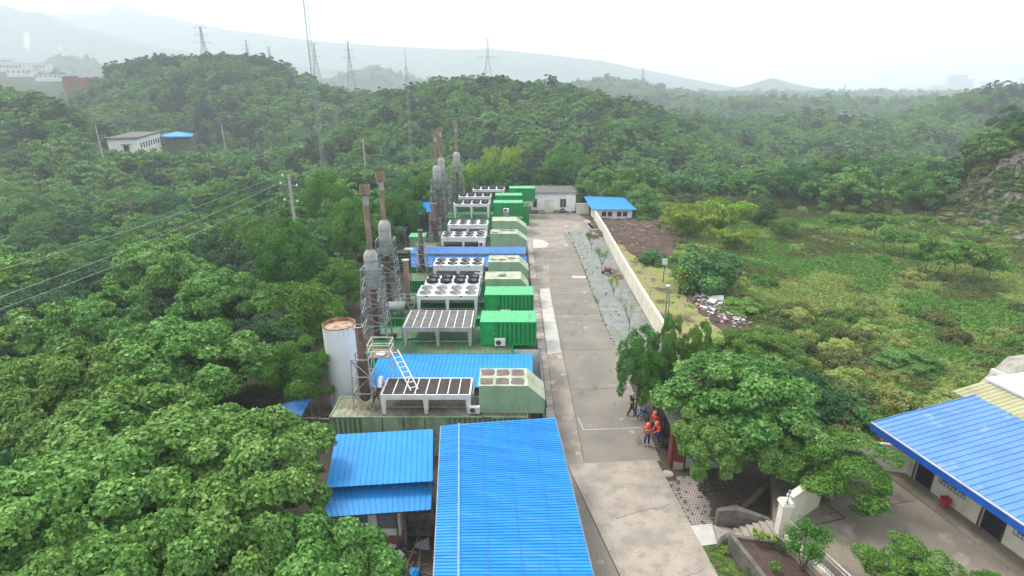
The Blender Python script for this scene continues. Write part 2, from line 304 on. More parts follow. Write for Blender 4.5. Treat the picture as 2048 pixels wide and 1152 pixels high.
def height(x, y):
    x = np.asarray(x, float); y = np.asarray(y, float)
    dx = np.maximum(np.maximum(-17 - x, x - 16), 0); dy = np.maximum(np.maximum(-40 - y, y - 113), 0); d = np.hypot(dx, dy)
    wgt = 1 / (1 + (d / 24) ** 2)
    right = smooth(x, 5, 28)
    low = -9 + right * (6.3 - 9 * smooth(y, 118, 165) + .04 * np.clip(x - 38, 0, 80) * (1 - smooth(y, 118, 165)))
    low = low - 6 * smooth(y, 200, 420) - 2 * smooth(np.abs(x), 60, 200) * (1 - right)
    low = low + noise2(x, y, 22) * np.clip(d / 60, 0, 1) * .9 + noise2(x, y, 120, 3) * 9 * smooth(y, 380, 900)
    z = low * (1 - wgt) + wgt * -.14
    # quarried mound on the far right of the field
    z = z + 13 * np.exp(-(((x - 104) / 15) ** 2 + ((y - 104) / 17) ** 2) ** 1.6)
    z = z + 5.2 * np.exp(-((x + 126) / 42) ** 2 - ((y - 184) / 30) ** 2)
    yy = np.maximum(y, 1.0); a = x / yy; px = 1024 + 1188 * a
    for R, W, lift, tab in RIDGES:
        t = np.array(tab, float); zr = CAM_H + R * np.interp(px, t[:,0], el(t[:,1])) - lift
        g = np.exp(-np.abs((y - R) / W) ** 2.2)
        nn = noise2(x, y, 40 + R * .05, 5) * (2.2 + R * .006)
        zr = zr + nn * (1 - .75 * g) * np.where(y < 600, 1, .55)
        ed = 1.0
        z = np.where((zr > z) & (y > 20), z + (zr - z) * g * ed, z)
    return z
def col_img(o, cols):
    ca = o.data.color_attributes.new('ground_colour', 'FLOAT_COLOR', 'POINT'); ca.data.foreach_set('color', cols.ravel())
th = np.unique(np.concatenate([np.radians(np.linspace(-180, 180, 61)), np.radians(np.arange(-52, 52.01, .3))]))[:-1]   # from +Y, clockwise
rr = np.concatenate([[0.0], np.exp(np.linspace(math.log(6), math.log(4100), 262))])
T_, R_ = np.meshgrid(th, rr[1:]); X_ = np.clip(np.sin(T_) * R_, -2960, 2960); Y_ = np.clip(np.cos(T_) * R_, -2960, 2960)
X_ = np.concatenate([[0.0], X_.ravel()]); Y_ = np.concatenate([[0.0], Y_.ravel()]); Z_ = height(X_, Y_)
nt_, nr_ = len(th), len(rr) - 1
idx = 1 + np.arange(nt_ * nr_).reshape(nr_, nt_); nx = np.roll(idx, -1, axis=1)
q = np.stack([idx[:-1], idx[1:], nx[1:], nx[:-1]], -1).reshape(-1, 4)
me = bpy.data.meshes.new('ground'); me.from_pydata(np.stack([X_, Y_, Z_], -1).tolist(), [], [(0, int(a), int(b)) for a, b in zip(idx[0], nx[0])] + q.tolist()); me.update()
me.polygons.foreach_set('use_smooth', [True] * len(me.polygons))
ground = bpy.data.objects.new('ground', me); C.objects.link(ground); structure(ground)
def infield(x, y):      # open scrub field on the right
    x = np.asarray(x, float); y = np.asarray(y, float)
    lim = 122 - .28 * np.clip(x - 35, 0, 80)
    s = smooth(x, 20 + np.clip(60 - y, 0, 40) * .0, 24) * (1 - smooth(y, lim - 4, lim + 4)) * smooth(y, 24, 30)
    return s
def vm(fld, c0, c1): return c0 + (c1 - c0) * fld[:, None]
fl = infield(X_, Y_); n1 = noise2(X_, Y_, 5, 1) * .5 + .5; n2 = noise2(X_, Y_, 13, 2) * .5 + .5
cols = np.zeros((len(X_), 4)); cols[:, 3] = 1
base = vm(n1, np.array([.045, .05, .028]), np.array([.035, .062, .022]))
fieldc = vm(n2, np.array([.20, .25, .06]), np.array([.25, .235, .09])); fieldc = fieldc * (.75 + .4 * n1[:, None])
far = smooth(Y_, 500, 900); farc = vm(noise2(X_, Y_, 60, 6) * .5 + .5, np.array([.035, .065, .028]), np.array([.06, .095, .04]))
c = base * (1 - fl[:, None]) + fieldc * fl[:, None]; c = c * (1 - far[:, None]) + farc * far[:, None]
rk = np.exp(-(((X_ - 93) / 11) ** 2 + ((Y_ - 98) / 16) ** 2) ** 2)
c = c * (1 - rk[:, None]) + np.array([.15, .125, .11]) * rk[:, None]
yv = 576 - F_PX * (((Z_ - 22) * cP + Y_ * sP) / np.maximum(Y_ * cP - (Z_ - 22) * sP, 1)); pv_ = 1024 + 1188 * X_ / np.maximum(Y_, 1)
scar = (np.abs(pv_ - 81) < 8 - (yv < 73) * 4) & (yv > 62) & (yv < 87) & (Y_ > 1300); c[scar] = (.6, .58, .57)
cols[:, :3] = c; col_img(ground, cols)
gm = bpy.data.materials.new('ground'); gm.use_nodes = True; t = gm.node_tree; p = t.nodes['Principled BSDF']; p.inputs['Roughness'].default_value = .95; p.inputs['Specular IOR Level'].default_value = .1
ga = t.nodes.new('ShaderNodeAttribute'); ga.attribute_name = 'ground_colour'
tcn = t.nodes.new('ShaderNodeTexCoord'); hs = t.nodes.new('ShaderNodeHueSaturation')
def vnoise(sc, l, h, a, b):
    n = t.nodes.new('ShaderNodeTexNoise'); n.inputs['Scale'].default_value = sc; n.inputs['Detail'].default_value = 7; t.links.new(tcn.outputs['Object'], n.inputs['Vector'])
    r = t.nodes.new('ShaderNodeMapRange'); r.inputs[1].default_value = l; r.inputs[2].default_value = h; r.inputs[3].default_value = a; r.inputs[4].default_value = b
    t.links.new(n.outputs['Fac'], r.inputs[0]); return r.outputs[0], n.outputs['Fac']
va, fa = vnoise(.55, .3, .7, .55, 1.5); vb, fb = vnoise(.03, .3, .7, .6, 1.4)
mu = t.nodes.new('ShaderNodeMath'); mu.operation = 'MULTIPLY'; t.links.new(va, mu.inputs[0]); t.links.new(vb, mu.inputs[1])
t.links.new(mu.outputs[0], hs.inputs['Value']); t.links.new(ga.outputs['Color'], hs.inputs['Color']); t.links.new(hs.outputs[0], p.inputs['Base Color'])
bn = t.nodes.new('ShaderNodeBump'); bn.inputs['Strength'].default_value = .9; bn.inputs['Distance'].default_value = 1.2; t.links.new(fa, bn.inputs['Height']); t.links.new(bn.outputs[0], p.inputs['Normal'])
ground.data.materials.append(gm)
# ---------------------------------------------------------------- foliage generators
def leaf_mesh(name, P, Nn, T, ln, wd, mats, extra=None, fold=.14, droop=.12, rs=None, simple=False):
    n = len(P); S = np.cross(Nn, T); S /= np.linalg.norm(S, axis=1)[:, None] + 1e-9
    l = ln[:, None]; w_ = wd[:, None]
    p0 = P - T * l * .5; p2 = P + T * l * .5 - Nn * l * droop; mid = P - T * l * .08
    p1 = mid + S * w_ * .5 + Nn * l * fold; p3 = mid - S * w_ * .5 + Nn * l * fold
    V = np.stack([p0, p1, p2, p3], 1).reshape(-1, 3); b = np.arange(n)[:, None] * 4
    Fc = np.concatenate([b + [0, 1, 2], b + [0, 2, 3]], 1).reshape(-1, 3)
    nv = len(V); mi = np.zeros(len(Fc), int); tint = np.repeat(rs.random(n), 4)
    if extra:
        ev, ef = extra; ev = np.array([tuple(v) for v in ev]); V = np.concatenate([V, ev])
        Q = []
        for f in ef:
            for k in range(1, len(f) - 1): Q.append((f[0] + nv, f[k] + nv, f[k+1] + nv))
        Fc = np.concatenate([Fc, np.array(Q)]); mi = np.concatenate([mi, np.ones(len(Q), int)]); tint = np.concatenate([tint, np.zeros(len(ev))])
    me = bpy.data.meshes.new(name); me.vertices.add(len(V)); me.vertices.foreach_set('co', V.astype(np.float32).ravel())
    me.loops.add(Fc.size); me.loops.foreach_set('vertex_index', Fc.astype(np.int32).ravel())
    me.polygons.add(len(Fc)); me.polygons.foreach_set('loop_start', np.arange(0, Fc.size, 3, dtype=np.int32)); me.polygons.foreach_set('loop_total', np.full(len(Fc), 3, np.int32))
    a = me.attributes.new('tint', 'FLOAT', 'POINT'); a.data.foreach_set('value', tint.astype(np.float32))
    for m_ in mats: me.materials.append(m_)
    me.polygons.foreach_set('material_index', mi.astype(np.int32)); me.update(calc_edges=True); me.validate()
    return me
def unit(v): return v / (np.linalg.norm(v, axis=1)[:, None] + 1e-9)
def crown(name, seed, R, zc, H, ncl, nlf, leaf, mt, cr=(.26, .42), flat=.62, asp=.75, lowcut=-.35, inner=.18, trunk=None, shape=1.0, upbias=.5, jit=.45, tipdown=.25):
    """crown of leaf clumps round a centre at height zc: R spread, H half height"""
    rs = np.random.default_rng(seed); cl = []
    ga_ = math.pi * (3 - math.sqrt(5))
    for i in range(ncl):
        zz = 1 - (1 - lowcut) * (i + .5) / ncl; r_ = math.sqrt(max(0, 1 - zz * zz)); a_ = ga_ * i + rs.normal() * .35
        k = rs.uniform(.62, 1.0) if i % 4 else rs.uniform(.25, .6)
        rad = r_ ** shape
        cl.append((rad * math.cos(a_) * R * k, rad * math.sin(a_) * R * k, zc + zz * H * k, R * rs.uniform(*cr) * (1.05 - .25 * abs(zz))))
    Ps, Ns = [], []; cbias = []
    for (x, y, z, r) in cl:
        n = int(nlf * (r / (R * .34)) ** 2); d = unit(rs.normal(size=(n * 2, 3)))
        o = np.array([x / R, y / R, (z - zc) / H + .6]); o /= np.linalg.norm(o) + 1e-9
        d = d[(d @ o) > -.25][:n]; n = len(d)
        lump = 1 + .16 * np.sin(d[:, 0] * 7 + x) * np.sin(d[:, 1] * 6 + y * 2) + .1 * np.sin(d[:, 2] * 9 + z)
        k = (rs.uniform(.72, 1.04, n) * lump)[:, None]
        Ps.append(np.array([x, y, z]) + d * r * k * np.array([1, 1, flat])); Ns.append(unit(d * .75 + np.array([0, 0, upbias]) + rs.normal(size=(n, 3)) * jit))
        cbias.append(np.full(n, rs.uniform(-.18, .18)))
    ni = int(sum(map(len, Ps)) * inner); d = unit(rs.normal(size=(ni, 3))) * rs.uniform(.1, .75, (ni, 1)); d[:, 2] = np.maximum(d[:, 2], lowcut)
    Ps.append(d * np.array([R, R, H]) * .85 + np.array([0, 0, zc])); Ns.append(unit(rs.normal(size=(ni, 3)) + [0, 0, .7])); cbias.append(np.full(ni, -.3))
    P = np.concatenate(Ps); Nn = np.concatenate(Ns); n = len(P)
    o = P - np.array([0, 0, zc]); T = unit(o * np.array([1, 1, .3]) + rs.normal(size=(n, 3)) * R * .8 - np.array([0, 0, R * tipdown])); T = unit(T - Nn * np.sum(T * Nn, 1)[:, None])
    ln = leaf * rs.uniform(.5, 1.55, n)
    me = leaf_mesh(name, P, Nn, T, ln, ln * asp, [mt] + ([M['bark']] if trunk else []), extra=trunk, rs=rs)
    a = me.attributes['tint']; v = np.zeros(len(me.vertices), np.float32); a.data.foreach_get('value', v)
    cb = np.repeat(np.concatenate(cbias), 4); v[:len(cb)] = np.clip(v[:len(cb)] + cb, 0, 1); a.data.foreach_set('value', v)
    me['cl'] = [float(k) for c_ in cl[:10] for k in c_[:3]]
    return me
def trunk_mb(R, zc, H, r=.16, seed=0, limbs=6, lean=.3):
    q = random.Random(seed); mb = MB(); top = Vector((q.uniform(-lean, lean), q.uniform(-lean, lean), zc - H * .15)); mid = top * .5 + Vector((q.uniform(-.15, .15), q.uniform(-.15, .15), 0))
    mb.tube((0, 0, -.6), mid, r * 1.25, r * .9, 8); mb.tube(mid, top, r * .9, r * .6, 8)
    for i in range(limbs):
        a = i * 6.283 / limbs + q.uniform(-.3, .3); e = Vector((math.cos(a) * R * .62, math.sin(a) * R * .62, zc + H * q.uniform(-.05, .45))); s_ = mid.lerp(top, q.uniform(.3, 1)); k = s_.lerp(e, .5) - Vector((0, 0, .12 * R))
        mb.tube(s_, k, r * .5, r * .35, 6); mb.tube(k, e, r * .35, r * .12, 6)
    return mb
def trunk_mesh(*a, **k):
    mb = trunk_mb(*a, **k); me = bpy.data.meshes.new('trunk'); me.from_pydata(mb.v, [], mb.f); me.materials.append(M['bark']); me.update(); return me
def bamboo(name, seed, R, Hh, nst, nlf, leaf, mt):
    rs = np.random.default_rng(seed); Ps, Ts = [], []; mb = MB()
    for i in range(nst):
        a = rs.uniform(0, 6.28); r0 = R * .35 * math.sqrt(rs.random()); out = R * rs.uniform(.35, 1.0); h = Hh * rs.uniform(.62, 1.0)
        ts = np.linspace(0, 1, 7); ax = np.array([math.cos(a), math.sin(a)])
        pth = [np.array([ax[0] * (r0 + out * t ** 2.2), ax[1] * (r0 + out * t ** 2.2), h * (t - .22 * t ** 4)]) for t in ts]
        for k in range(6): mb.tube(pth[k], pth[k+1], .05 * (1 - k / 8), .05 * (1 - (k+1) / 8), 4, False)
        n = nlf; t = rs.uniform(.25, 1.02, n) ** .8
        base_ = np.stack([ax[0] * (r0 + out * t ** 2.2), ax[1] * (r0 + out * t ** 2.2), h * (t - .22 * t ** 4)], 1)
        off = unit(rs.normal(size=(n, 3))) * (rs.uniform(.1, 1, (n, 1)) * R * .26) * (1.2 - t[:, None] * .6); off[:, 2] -= R * .05
        Ps.append(base_ + off); tt = unit(off + np.array([ax[0], ax[1], -.9]) * .4 * R * .3); Ts.append(tt)
    P = np.concatenate(Ps); T = np.concatenate(Ts); Nn = unit(rs.normal(size=P.shape) * .5 + [0, 0, .9]); Nn = unit(Nn - T * np.sum(T * Nn, 1)[:, None])
    ln = leaf * rs.uniform(.7, 1.4, len(P))
    return leaf_mesh(name, P, Nn, T, ln, ln * .28, [mt, M['palebark']], extra=(mb.v, mb.f), rs=rs, fold=.03, droop=.1)
# near, middle and far crown meshes (R about 3.6 m)
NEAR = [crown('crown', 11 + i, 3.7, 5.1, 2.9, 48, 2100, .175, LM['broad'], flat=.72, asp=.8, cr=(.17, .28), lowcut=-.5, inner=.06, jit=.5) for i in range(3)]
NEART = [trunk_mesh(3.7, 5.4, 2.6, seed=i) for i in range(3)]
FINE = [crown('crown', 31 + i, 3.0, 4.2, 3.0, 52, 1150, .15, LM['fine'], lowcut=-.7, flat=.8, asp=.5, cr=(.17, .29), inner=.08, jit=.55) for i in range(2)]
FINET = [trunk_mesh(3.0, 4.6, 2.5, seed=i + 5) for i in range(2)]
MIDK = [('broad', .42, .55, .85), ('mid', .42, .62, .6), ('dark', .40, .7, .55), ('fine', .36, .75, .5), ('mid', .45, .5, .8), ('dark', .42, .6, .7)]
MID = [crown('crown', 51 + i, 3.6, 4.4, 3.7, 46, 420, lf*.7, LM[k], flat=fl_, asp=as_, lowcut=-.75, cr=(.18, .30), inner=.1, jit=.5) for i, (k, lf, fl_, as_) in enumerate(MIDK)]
MIDT = [trunk_mesh(3.6, 5.2, 2.9, seed=i + 9) for i in range(len(MID))]
def farproto(i, k, R, zc, H, ncl, nlf, lf, **kw):
    zc -= .5; H += .7; ncl = int(ncl * 1.45); nlf = int(nlf * 1.15); lf *= .8; kw.setdefault('lowcut', -.7); kw.setdefault('cr', (.22, .36))
    tm = trunk_mb(R, zc, H, seed=i, limbs=3)
    o = bpy.data.objects.new('far_crown', crown('far_crown', 71 + i, R, zc, H, ncl, nlf, lf, LM[k], trunk=(tm.v, tm.f), **kw)); return o
DOME = [crown('crown', 151 + i, 3.6, 1.9, 3.2, 40, 620, .24, LM['broad' if i else 'mid'], lowcut=-.45, flat=.7, asp=.7, cr=(.2, .33)) for i in range(2)]
DOMET = [trunk_mesh(3.0, 2.2, 1.6, seed=61 + i) for i in range(2)]
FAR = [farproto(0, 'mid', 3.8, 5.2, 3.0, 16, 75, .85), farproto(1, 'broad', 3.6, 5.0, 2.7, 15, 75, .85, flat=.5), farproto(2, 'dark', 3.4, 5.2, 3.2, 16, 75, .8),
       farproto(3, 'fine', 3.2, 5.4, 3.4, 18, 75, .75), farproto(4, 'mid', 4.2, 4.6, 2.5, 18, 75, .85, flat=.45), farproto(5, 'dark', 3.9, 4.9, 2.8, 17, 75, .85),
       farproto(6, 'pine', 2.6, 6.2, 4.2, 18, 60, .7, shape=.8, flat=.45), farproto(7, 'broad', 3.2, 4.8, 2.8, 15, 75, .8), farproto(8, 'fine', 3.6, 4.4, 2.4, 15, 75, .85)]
BAM = [bamboo('bamboo_crown', 5 + i, 3.6, 8.5, 60, 230, .5, LM['yellow']) for i in range(2)]
BUSH = [crown('bush', 91 + i, 1.5, .8, 1.0, 16, 150, .2, LM[k], flat=.7, asp=.55, lowcut=-.2, cr=(.3, .45)) for i, k in enumerate(['fine', 'dry', 'grass', 'dry'])]
def far_obj(me): return bpy.data.objects.new(me.name, me)
def scatter(name, P, rz, sc, pi, protos, label, cat):
    me = bpy.data.meshes.new(name); me.from_pydata([tuple(p) for p in P], [], [])
    for nm, ty, dt in (('rz', 'FLOAT', rz), ('sc', 'FLOAT', sc), ('pi', 'INT', pi)):
        a = me.attributes.new(nm, ty, 'POINT'); a.data.foreach_set('value', np.asarray(dt, np.float32 if ty == 'FLOAT' else np.int32))
    o = bpy.data.objects.new(name, me); C.objects.link(o); tag(o, label, cat, kind='stuff')
    g = bpy.data.node_groups.new(name + '_nodes', 'GeometryNodeTree')
    g.interface.new_socket('Geometry', in_out='INPUT', socket_type='NodeSocketGeometry'); g.interface.new_socket('Geometry', in_out='OUTPUT', socket_type='NodeSocketGeometry')
    n = g.nodes.new; K = g.links.new; gi = n('NodeGroupInput'); go = n('NodeGroupOutput'); ip = n('GeometryNodeInstanceOnPoints'); jg = n('GeometryNodeJoinGeometry')
    for pr in protos:
        oi = n('GeometryNodeObjectInfo'); oi.inputs['Object'].default_value = pr; oi.inputs['As Instance'].default_value = True; K(oi.outputs['Geometry'], jg.inputs[0])
    def attr(nm, ty):
        a = n('GeometryNodeInputNamedAttribute'); a.data_type = ty; a.inputs['Name'].default_value = nm; return a.outputs['Attribute']
    cx = n('ShaderNodeCombineXYZ'); K(attr('rz', 'FLOAT'), cx.inputs[2])
    K(gi.outputs[0], ip.inputs['Points']); K(jg.outputs[0], ip.inputs['Instance']); ip.inputs['Pick Instance'].default_value = True
    K(attr('pi', 'INT'), ip.inputs['Instance Index']); K(cx.outputs[0], ip.inputs['Rotation']); K(attr('sc', 'FLOAT'), ip.inputs['Scale']); K(ip.outputs[0], go.inputs[0])
    md = o.modifiers.new('scatter', 'NODES'); md.node_group = g; return o
def mesh_child(name, me, parent):
    o = bpy.data.objects.new(name, me); C.objects.link(o); o.parent = parent; return o
def tree(kind, i, loc, s, rz, label, group=None, cat='tree', name='tree', sz=None):
    cm, tm = {'near': (NEAR, NEART), 'fine': (FINE, FINET), 'mid': (MID, MIDT), 'dome': (DOME, DOMET), 'bamboo': (BAM, None)}[kind]
    o = thing(name, label, cat, loc, group); o.rotation_euler = (0, 0, rz); o.scale = (s, s, sz or s)
    mesh_child('crown', cm[i % len(cm)], o)
    if tm: mesh_child('trunk', tm[i % len(tm)], o)
    return o
# ---------------------------------------------------------------- planting
rs = np.random.default_rng(3)
occupied = []     # (x, y, r)
def gz(x, y): return float(height(np.array([x]), np.array([y]))[0])
def big(kind, i, px, py, ztop, R, label, sz=None, group=None, name='tree', cat='tree', base=None):
    """tree whose crown top stands at height ztop where the photo shows it"""
    R0, top0 = {'near': (3.7, 8.3), 'fine': (3.0, 7.2), 'mid': (3.6, 8.2), 'dome': (3.7, 5.2), 'bamboo': (4.3, 7.0)}[kind]
    p = at(px, py, ztop * .93); g = gz(p.x, p.y) if base is None else base
    s = R / R0; szz = (ztop - g) / top0
    tree(kind, i, (p.x, p.y, g), s, rs.uniform(0, 6.28), label, group, cat, name, szz); occupied.append((p.x, p.y, R * .8))
# the named trees near the yard: kind, variant, pixel of the crown's top middle, top height, spread
big('near', 0, 345, 655, 8.6, 4.6, 'big leafy tree with a domed pale green crown in the left foreground, nearest the wires')
big('near', 1, 90, 700, 8.4, 4.0, 'broad leafy tree at the left edge of the photo, below the wires')
big('near', 2, 300, 830, 8.7, 4.4, 'broad leafy tree in the middle of the near left wood')
big('near', 0, 470, 850, 8.2, 3.8, 'rounded leafy tree beside the small dark blue sheet roof')
big('near', 1, 120, 930, 8.8, 4.0, 'spreading leafy tree low at the left edge of the photo')
big('near', 2, 420, 1000, 8.4, 3.4, 'bright leafy tree at the bottom of the photo, left of the blue roofs')
big('near', 0, 610, 1060, 7.2, 2.8, 'leafy tree overlapping the corner of the lower blue awning')
big('near', 1, 230, 1080, 9.0, 3.2, 'leafy tree at the bottom left of the photo')
big('near', 2, 30, 1120, 9.0, 3.0, 'leafy tree cut by the bottom left corner of the photo')
big('near', 0, 700, 1110, 5.5, 1.9, 'low leafy tree at the bottom edge beside the littered ground')
big('near', 2, 200, 790, 8.4, 3.6, 'leafy tree between the domed tree and the left edge crowns')
big('near', 1, 300, 480, 7.6, 4.6, 'wide layered tree below the overhead wires, left of the utility pole')
big('near', 0, 430, 540, 7.4, 4.2, 'layered tree behind the domed pale green tree')
big('near', 2, 180, 590, 6.5, 4.0, 'layered green tree crossed by the lowest overhead wire')
big('mid', 0, 60, 620, 5.0, 4.2, 'duller green tree at the left edge beneath the wires')
big('fine', 0, 565, 450, 9.6, 3.4, 'bright feathery tree in front of the utility pole')
big('fine', 1, 650, 350, 10.4, 3.8, 'tall tree with bright foliage right behind the utility pole')
big('fine', 0, 700, 400, 10, 3.0, 'leafy tree directly left of the nearest exhaust chimney')
big('mid', 3, 600, 560, 7.5, 3.6, 'dark bushy tree left of the nearest lattice tower')
big('fine', 1, 590, 690, 6.0, 2.4, 'dark fine leaved tree left of the white tank')
big('mid', 2, 520, 640, 6.2, 2.8, 'shaded tree between the domed tree and the white tank')
big('fine', 0, 800, 385, 8.5, 3.0, 'round tree between the near and far chimney pairs')
big('mid', 1, 760, 440, 6.4, 3.0, 'dark tree behind the second exhaust chimney')
big('fine', 1, 850, 350, 8.5, 3.4, 'light green tree left of the far exhaust chimneys')
big('fine', 0, 930, 352, 7.0, 2.6, 'light green tree right of the rearmost exhaust chimney')
big('bamboo', 0, 1000, 290, 9.8, 5.4, 'yellow green bamboo clump behind the far fan coolers', name='bamboo', cat='bamboo')
big('bamboo', 1, 930, 330, 7.8, 3.6, 'smaller olive bamboo clump behind the rearmost chimney', name='bamboo', cat='bamboo')
big('mid', 3, 1130, 282, 11.2, 5.8, 'large rounded tree behind the white end building')
big('fine', 1, 1083, 340, 7.0, 1.7, 'slim pale tree rising behind the roof of the white end building')
big('dome', 1, 1235, 338, 8.0, 5.2, 'bright layered tree above the blue roofed hut')
big('dome', 1, 1290, 372, 5.8, 4.0, 'bright layered tree right of the blue roofed hut')
big('dome', 1, 1180, 338, 8.0, 3.8, 'bright layered tree behind the gap between end building and hut')
big('bamboo', 0, 1385, 410, 5.2, 4.6, 'yellow green bamboo clump at the left edge of the field', name='bamboo', cat='bamboo')
big('bamboo', 1, 1450, 402, 5.0, 4.8, 'larger yellow green bamboo clump beside the scrub field', name='bamboo', cat='bamboo')
big('bamboo', 0, 1470, 455, 3.0, 3.4, 'low bamboo clump in front of the larger ones by the field', name='bamboo', cat='bamboo')
big('dome', 0, 1412, 500, 4.8, 4.1, 'domed bright green tree above the white rubbish heap')
big('dome', 2, 1305, 500, 2.0, 1.8, 'small dark shrub tree at the foot of the turned brown soil')
big('dome', 2, 1530, 400, 3.5, 2.6, 'dark round shrub at the near edge of the field beside the bamboo')
big('fine', 0, 1570, 440, 1.5, 2.2, 'pale feathery shrub right of the dark round shrub')
big('dome', 1, 1480, 600, 1.2, 2.2, 'bush right of the white rubbish heap')
big('fine', 1, 1530, 665, 3.2, 3.2, 'fine leaved drooping tree behind the big tree by the gate hut')
big('dome', 3, 1460, 680, 1.8, 2.0, 'green bush behind the three trees by the gate')
big('dome', 1, 1825, 705, .6, 2.6, 'bright green shrub standing alone behind the blue roofed courtyard building')
big('dome', 4, 1700, 800, 2.0, 1.9, 'dark bush left of the courtyard building roof')
big('mid', 2, 1620, 760, 3.4, 2.6, 'dark leaved tree behind the big tree by the gate hut')
big('fine', 0, 1730, 770, .6, 1.6, 'small light bush behind the courtyard wall')
big('fine', 0, 1283, 665, 7.0, 1.5, 'conical tree leaning over the yard, front one of the three by the gate', )
big('fine', 1, 1345, 642, 7.7, 1.15, 'narrow conical tree, middle one of the three by the gate')
big('fine', 0, 1402, 655, 7.2, 1.15, 'narrow conical tree, rear right one of the three by the gate')
big('fine', 1, 1318, 722, 5.0, 1.5, 'dense dark green tree over the crouching person by the gate')
big('near', 0, 1490, 722, 7.6, 4.2, 'large leafy tree spreading over the gate hut roof')
big('near', 2, 1555, 815, 6.0, 2.8, 'leafy tree joining the large one right of the gate hut')
big('near', 1, 1418, 838, 5.2, 2.0, 'low leafy crown hanging over the right end of the gate hut')
big('fine', 0, 1680, 885, 5.0, 2.8, 'bright fine leaved tree growing from a square bed in the courtyard', base=1.0)
big('fine', 1, 1835, 1118, 3.6, 1.9, 'tree crown at the bottom edge of the photo in the courtyard', base=1.0)
big('fine', 0, 1985, 1152, 2.6, .6, 'small crown tip at the bottom right of the photo', base=1.0)
# small trees standing in the field
FT = [(1659,470,2.2),(1691,474,1.9),(1743,480,2.2),(1767,506,2.4),(1807,515,2.2),(1845,552,2.6),(1871,558,2.7),(1910,550,2.6),(1943,568,2.6),(1970,566,2.0),(1727,478,1.8),(1640,440,1.6),(1790,470,1.8),(1700,440,1.4),(1850,470,1.5),(1980,470,1.8)]
FTw = ['nearest the centre of the field', 'second from the left in the open field', 'slender one in the middle of the field', 'in front of the middle of the field', 'right of the middle of the field', 'with a bare forked stem, leaning', 'with bare twin stems beside the leaning one', 'densest of the right hand group', 'at the front of the right hand group', 'smallest at the right end of the group',
 'between two taller ones', 'at the far left of the field', 'far behind the middle group', 'tiny one near the far edge', 'thin one at the far right rear', 'near the quarried mound']
FM = [crown('crown', 131 + i, 1.0, 2.0, .75, 14, 130, .19, LM['fine'], flat=.6, asp=.5, cr=(.3, .5), inner=.05) for i in range(2)]
FMT = [trunk_mesh(1.1, 2.1, .5, r=.04, seed=40 + i, limbs=4, lean=.4) for i in range(2)]
for k, (px, py, h) in enumerate(FT):
    p = at(px, py, -2.6); g = gz(p.x, p.y); p = at(px, py, g); s = h / 1.45
    o = thing('field_tree', 'small thin stemmed tree in the scrub field, ' + FTw[k], 'tree', (p.x, p.y, gz(p.x, p.y)), 'small trees in the scrub field'); o.scale = (s, s, s); o.rotation_euler = (0, 0, k * 1.7); o.scale = (s * (.8 + .1 * (k % 5)), s, s * (.85 + .12 * (k % 3)))
    mesh_child('crown', FM[k % 2], o); mesh_child('trunk', FMT[k % 2], o)
# leafless thin trees rising in the left valley
for k, (px, py, z, h) in enumerate([(205,420,-8,8),(260,430,-8,8),(70,470,-8,7),(340,410,-8,7)]):
    p = at(px, py, z + h * .5); g = gz(p.x, p.y); q = random.Random(k); mb = MB(); mb.tube((0,0,-.3), (.1,0,h*.5), .09, .06, 6); ends = [((.1,0,h*.5), .06, 0)]
    for i in range(16):
        z0 = h * q.uniform(.3, .62); a = q.uniform(0, 6.28); e = Vector((math.cos(a)*h*.22, math.sin(a)*h*.22, z0 + h*q.uniform(.25,.5))); mb.tube((.08,0,min(z0,h*.5)), e, .035, .012, 4)
        for j in range(4): a2 = q.uniform(0,6.28); mb.tube(Vector((.08,0,z0)).lerp(e, q.uniform(.4,1)), e + Vector((math.cos(a2)*h*.08, math.sin(a2)*h*.08, h*.06)), .014, .006, 3)
    o = solo(mb, 'bare_tree', M['palebark'], 'bare pale branched tree standing in the valley wood below the wires', 'tree', 'bare trees in the valley wood', base=(0,0,0)); o.location = (p.x, p.y, g + 1)
# generic woodland: jittered grid, nearest become single trees, the rest one forest
pts = []
def grid(y0, y1, step, amax):
    y = y0
    while y < y1:
        xm = amax * y + 12; x = -xm
        while x < xm:
            pts.append((x + rs.uniform(-.42, .42) * step, y + rs.uniform(-.42, .42) * step)); x += step
        y += step * .9
grid(14, 150, 4.6, 1.02); grid(150, 330, 5.6, 1.0); grid(330, 560, 7.0, .98); grid(560, 900, 9.5, .98); grid(900, 1500, 15, .98)
P = np.array(pts); x, y = P[:, 0], P[:, 1]
keep = ~((x > -17.5) & (x < 22.5) & (y < 113)) & ~((x > 12) & (y < 31)) & ~((y < 30) & (x > -20))
keep &= ~((x > 14) & (x < 27) & (y > 40) & (y < 108) & (x < 14 + 13 * smooth(y, 30, 60)))
f_ = infield(x, y); keep &= (f_ < .35)
keep &= np.exp(-(((x - 93) / 11) ** 2 + ((y - 98) / 16) ** 2) ** 2) < .4
for bx in [(-144, -120, 190, 238)]: keep &= ~((x > bx[0]) & (x < bx[1]) & (y > bx[2]) & (y < bx[3]))
keep &= ~((x > -34) & (x < -12) & (y > 112) & (y < 150) & (x < -12 - (y - 112) * .0))
keep &= ~((1024 + 1188*x/y < 118) & (y > 520) & (y < 680))
P = P[keep]; x, y = P[:, 0], P[:, 1]
if occupied:
    oc = np.array(occupied); dd = np.hypot(x[:, None] - oc[None, :, 0], y[:, None] - oc[None, :, 1]) < oc[None, :, 2] * .95 + 1.2
    P = P[~dd.any(1)]; x, y = P[:, 0], P[:, 1]
z = height(x, y)
sc = rs.uniform(.62, 1.15, len(P)) * (1 + .35 * noise2(x, y, 30, 4)) * np.interp(y, [0, 120, 330, 560, 900, 1500], [.85, .95, 1.05, 1.25, 1.6, 2.0])
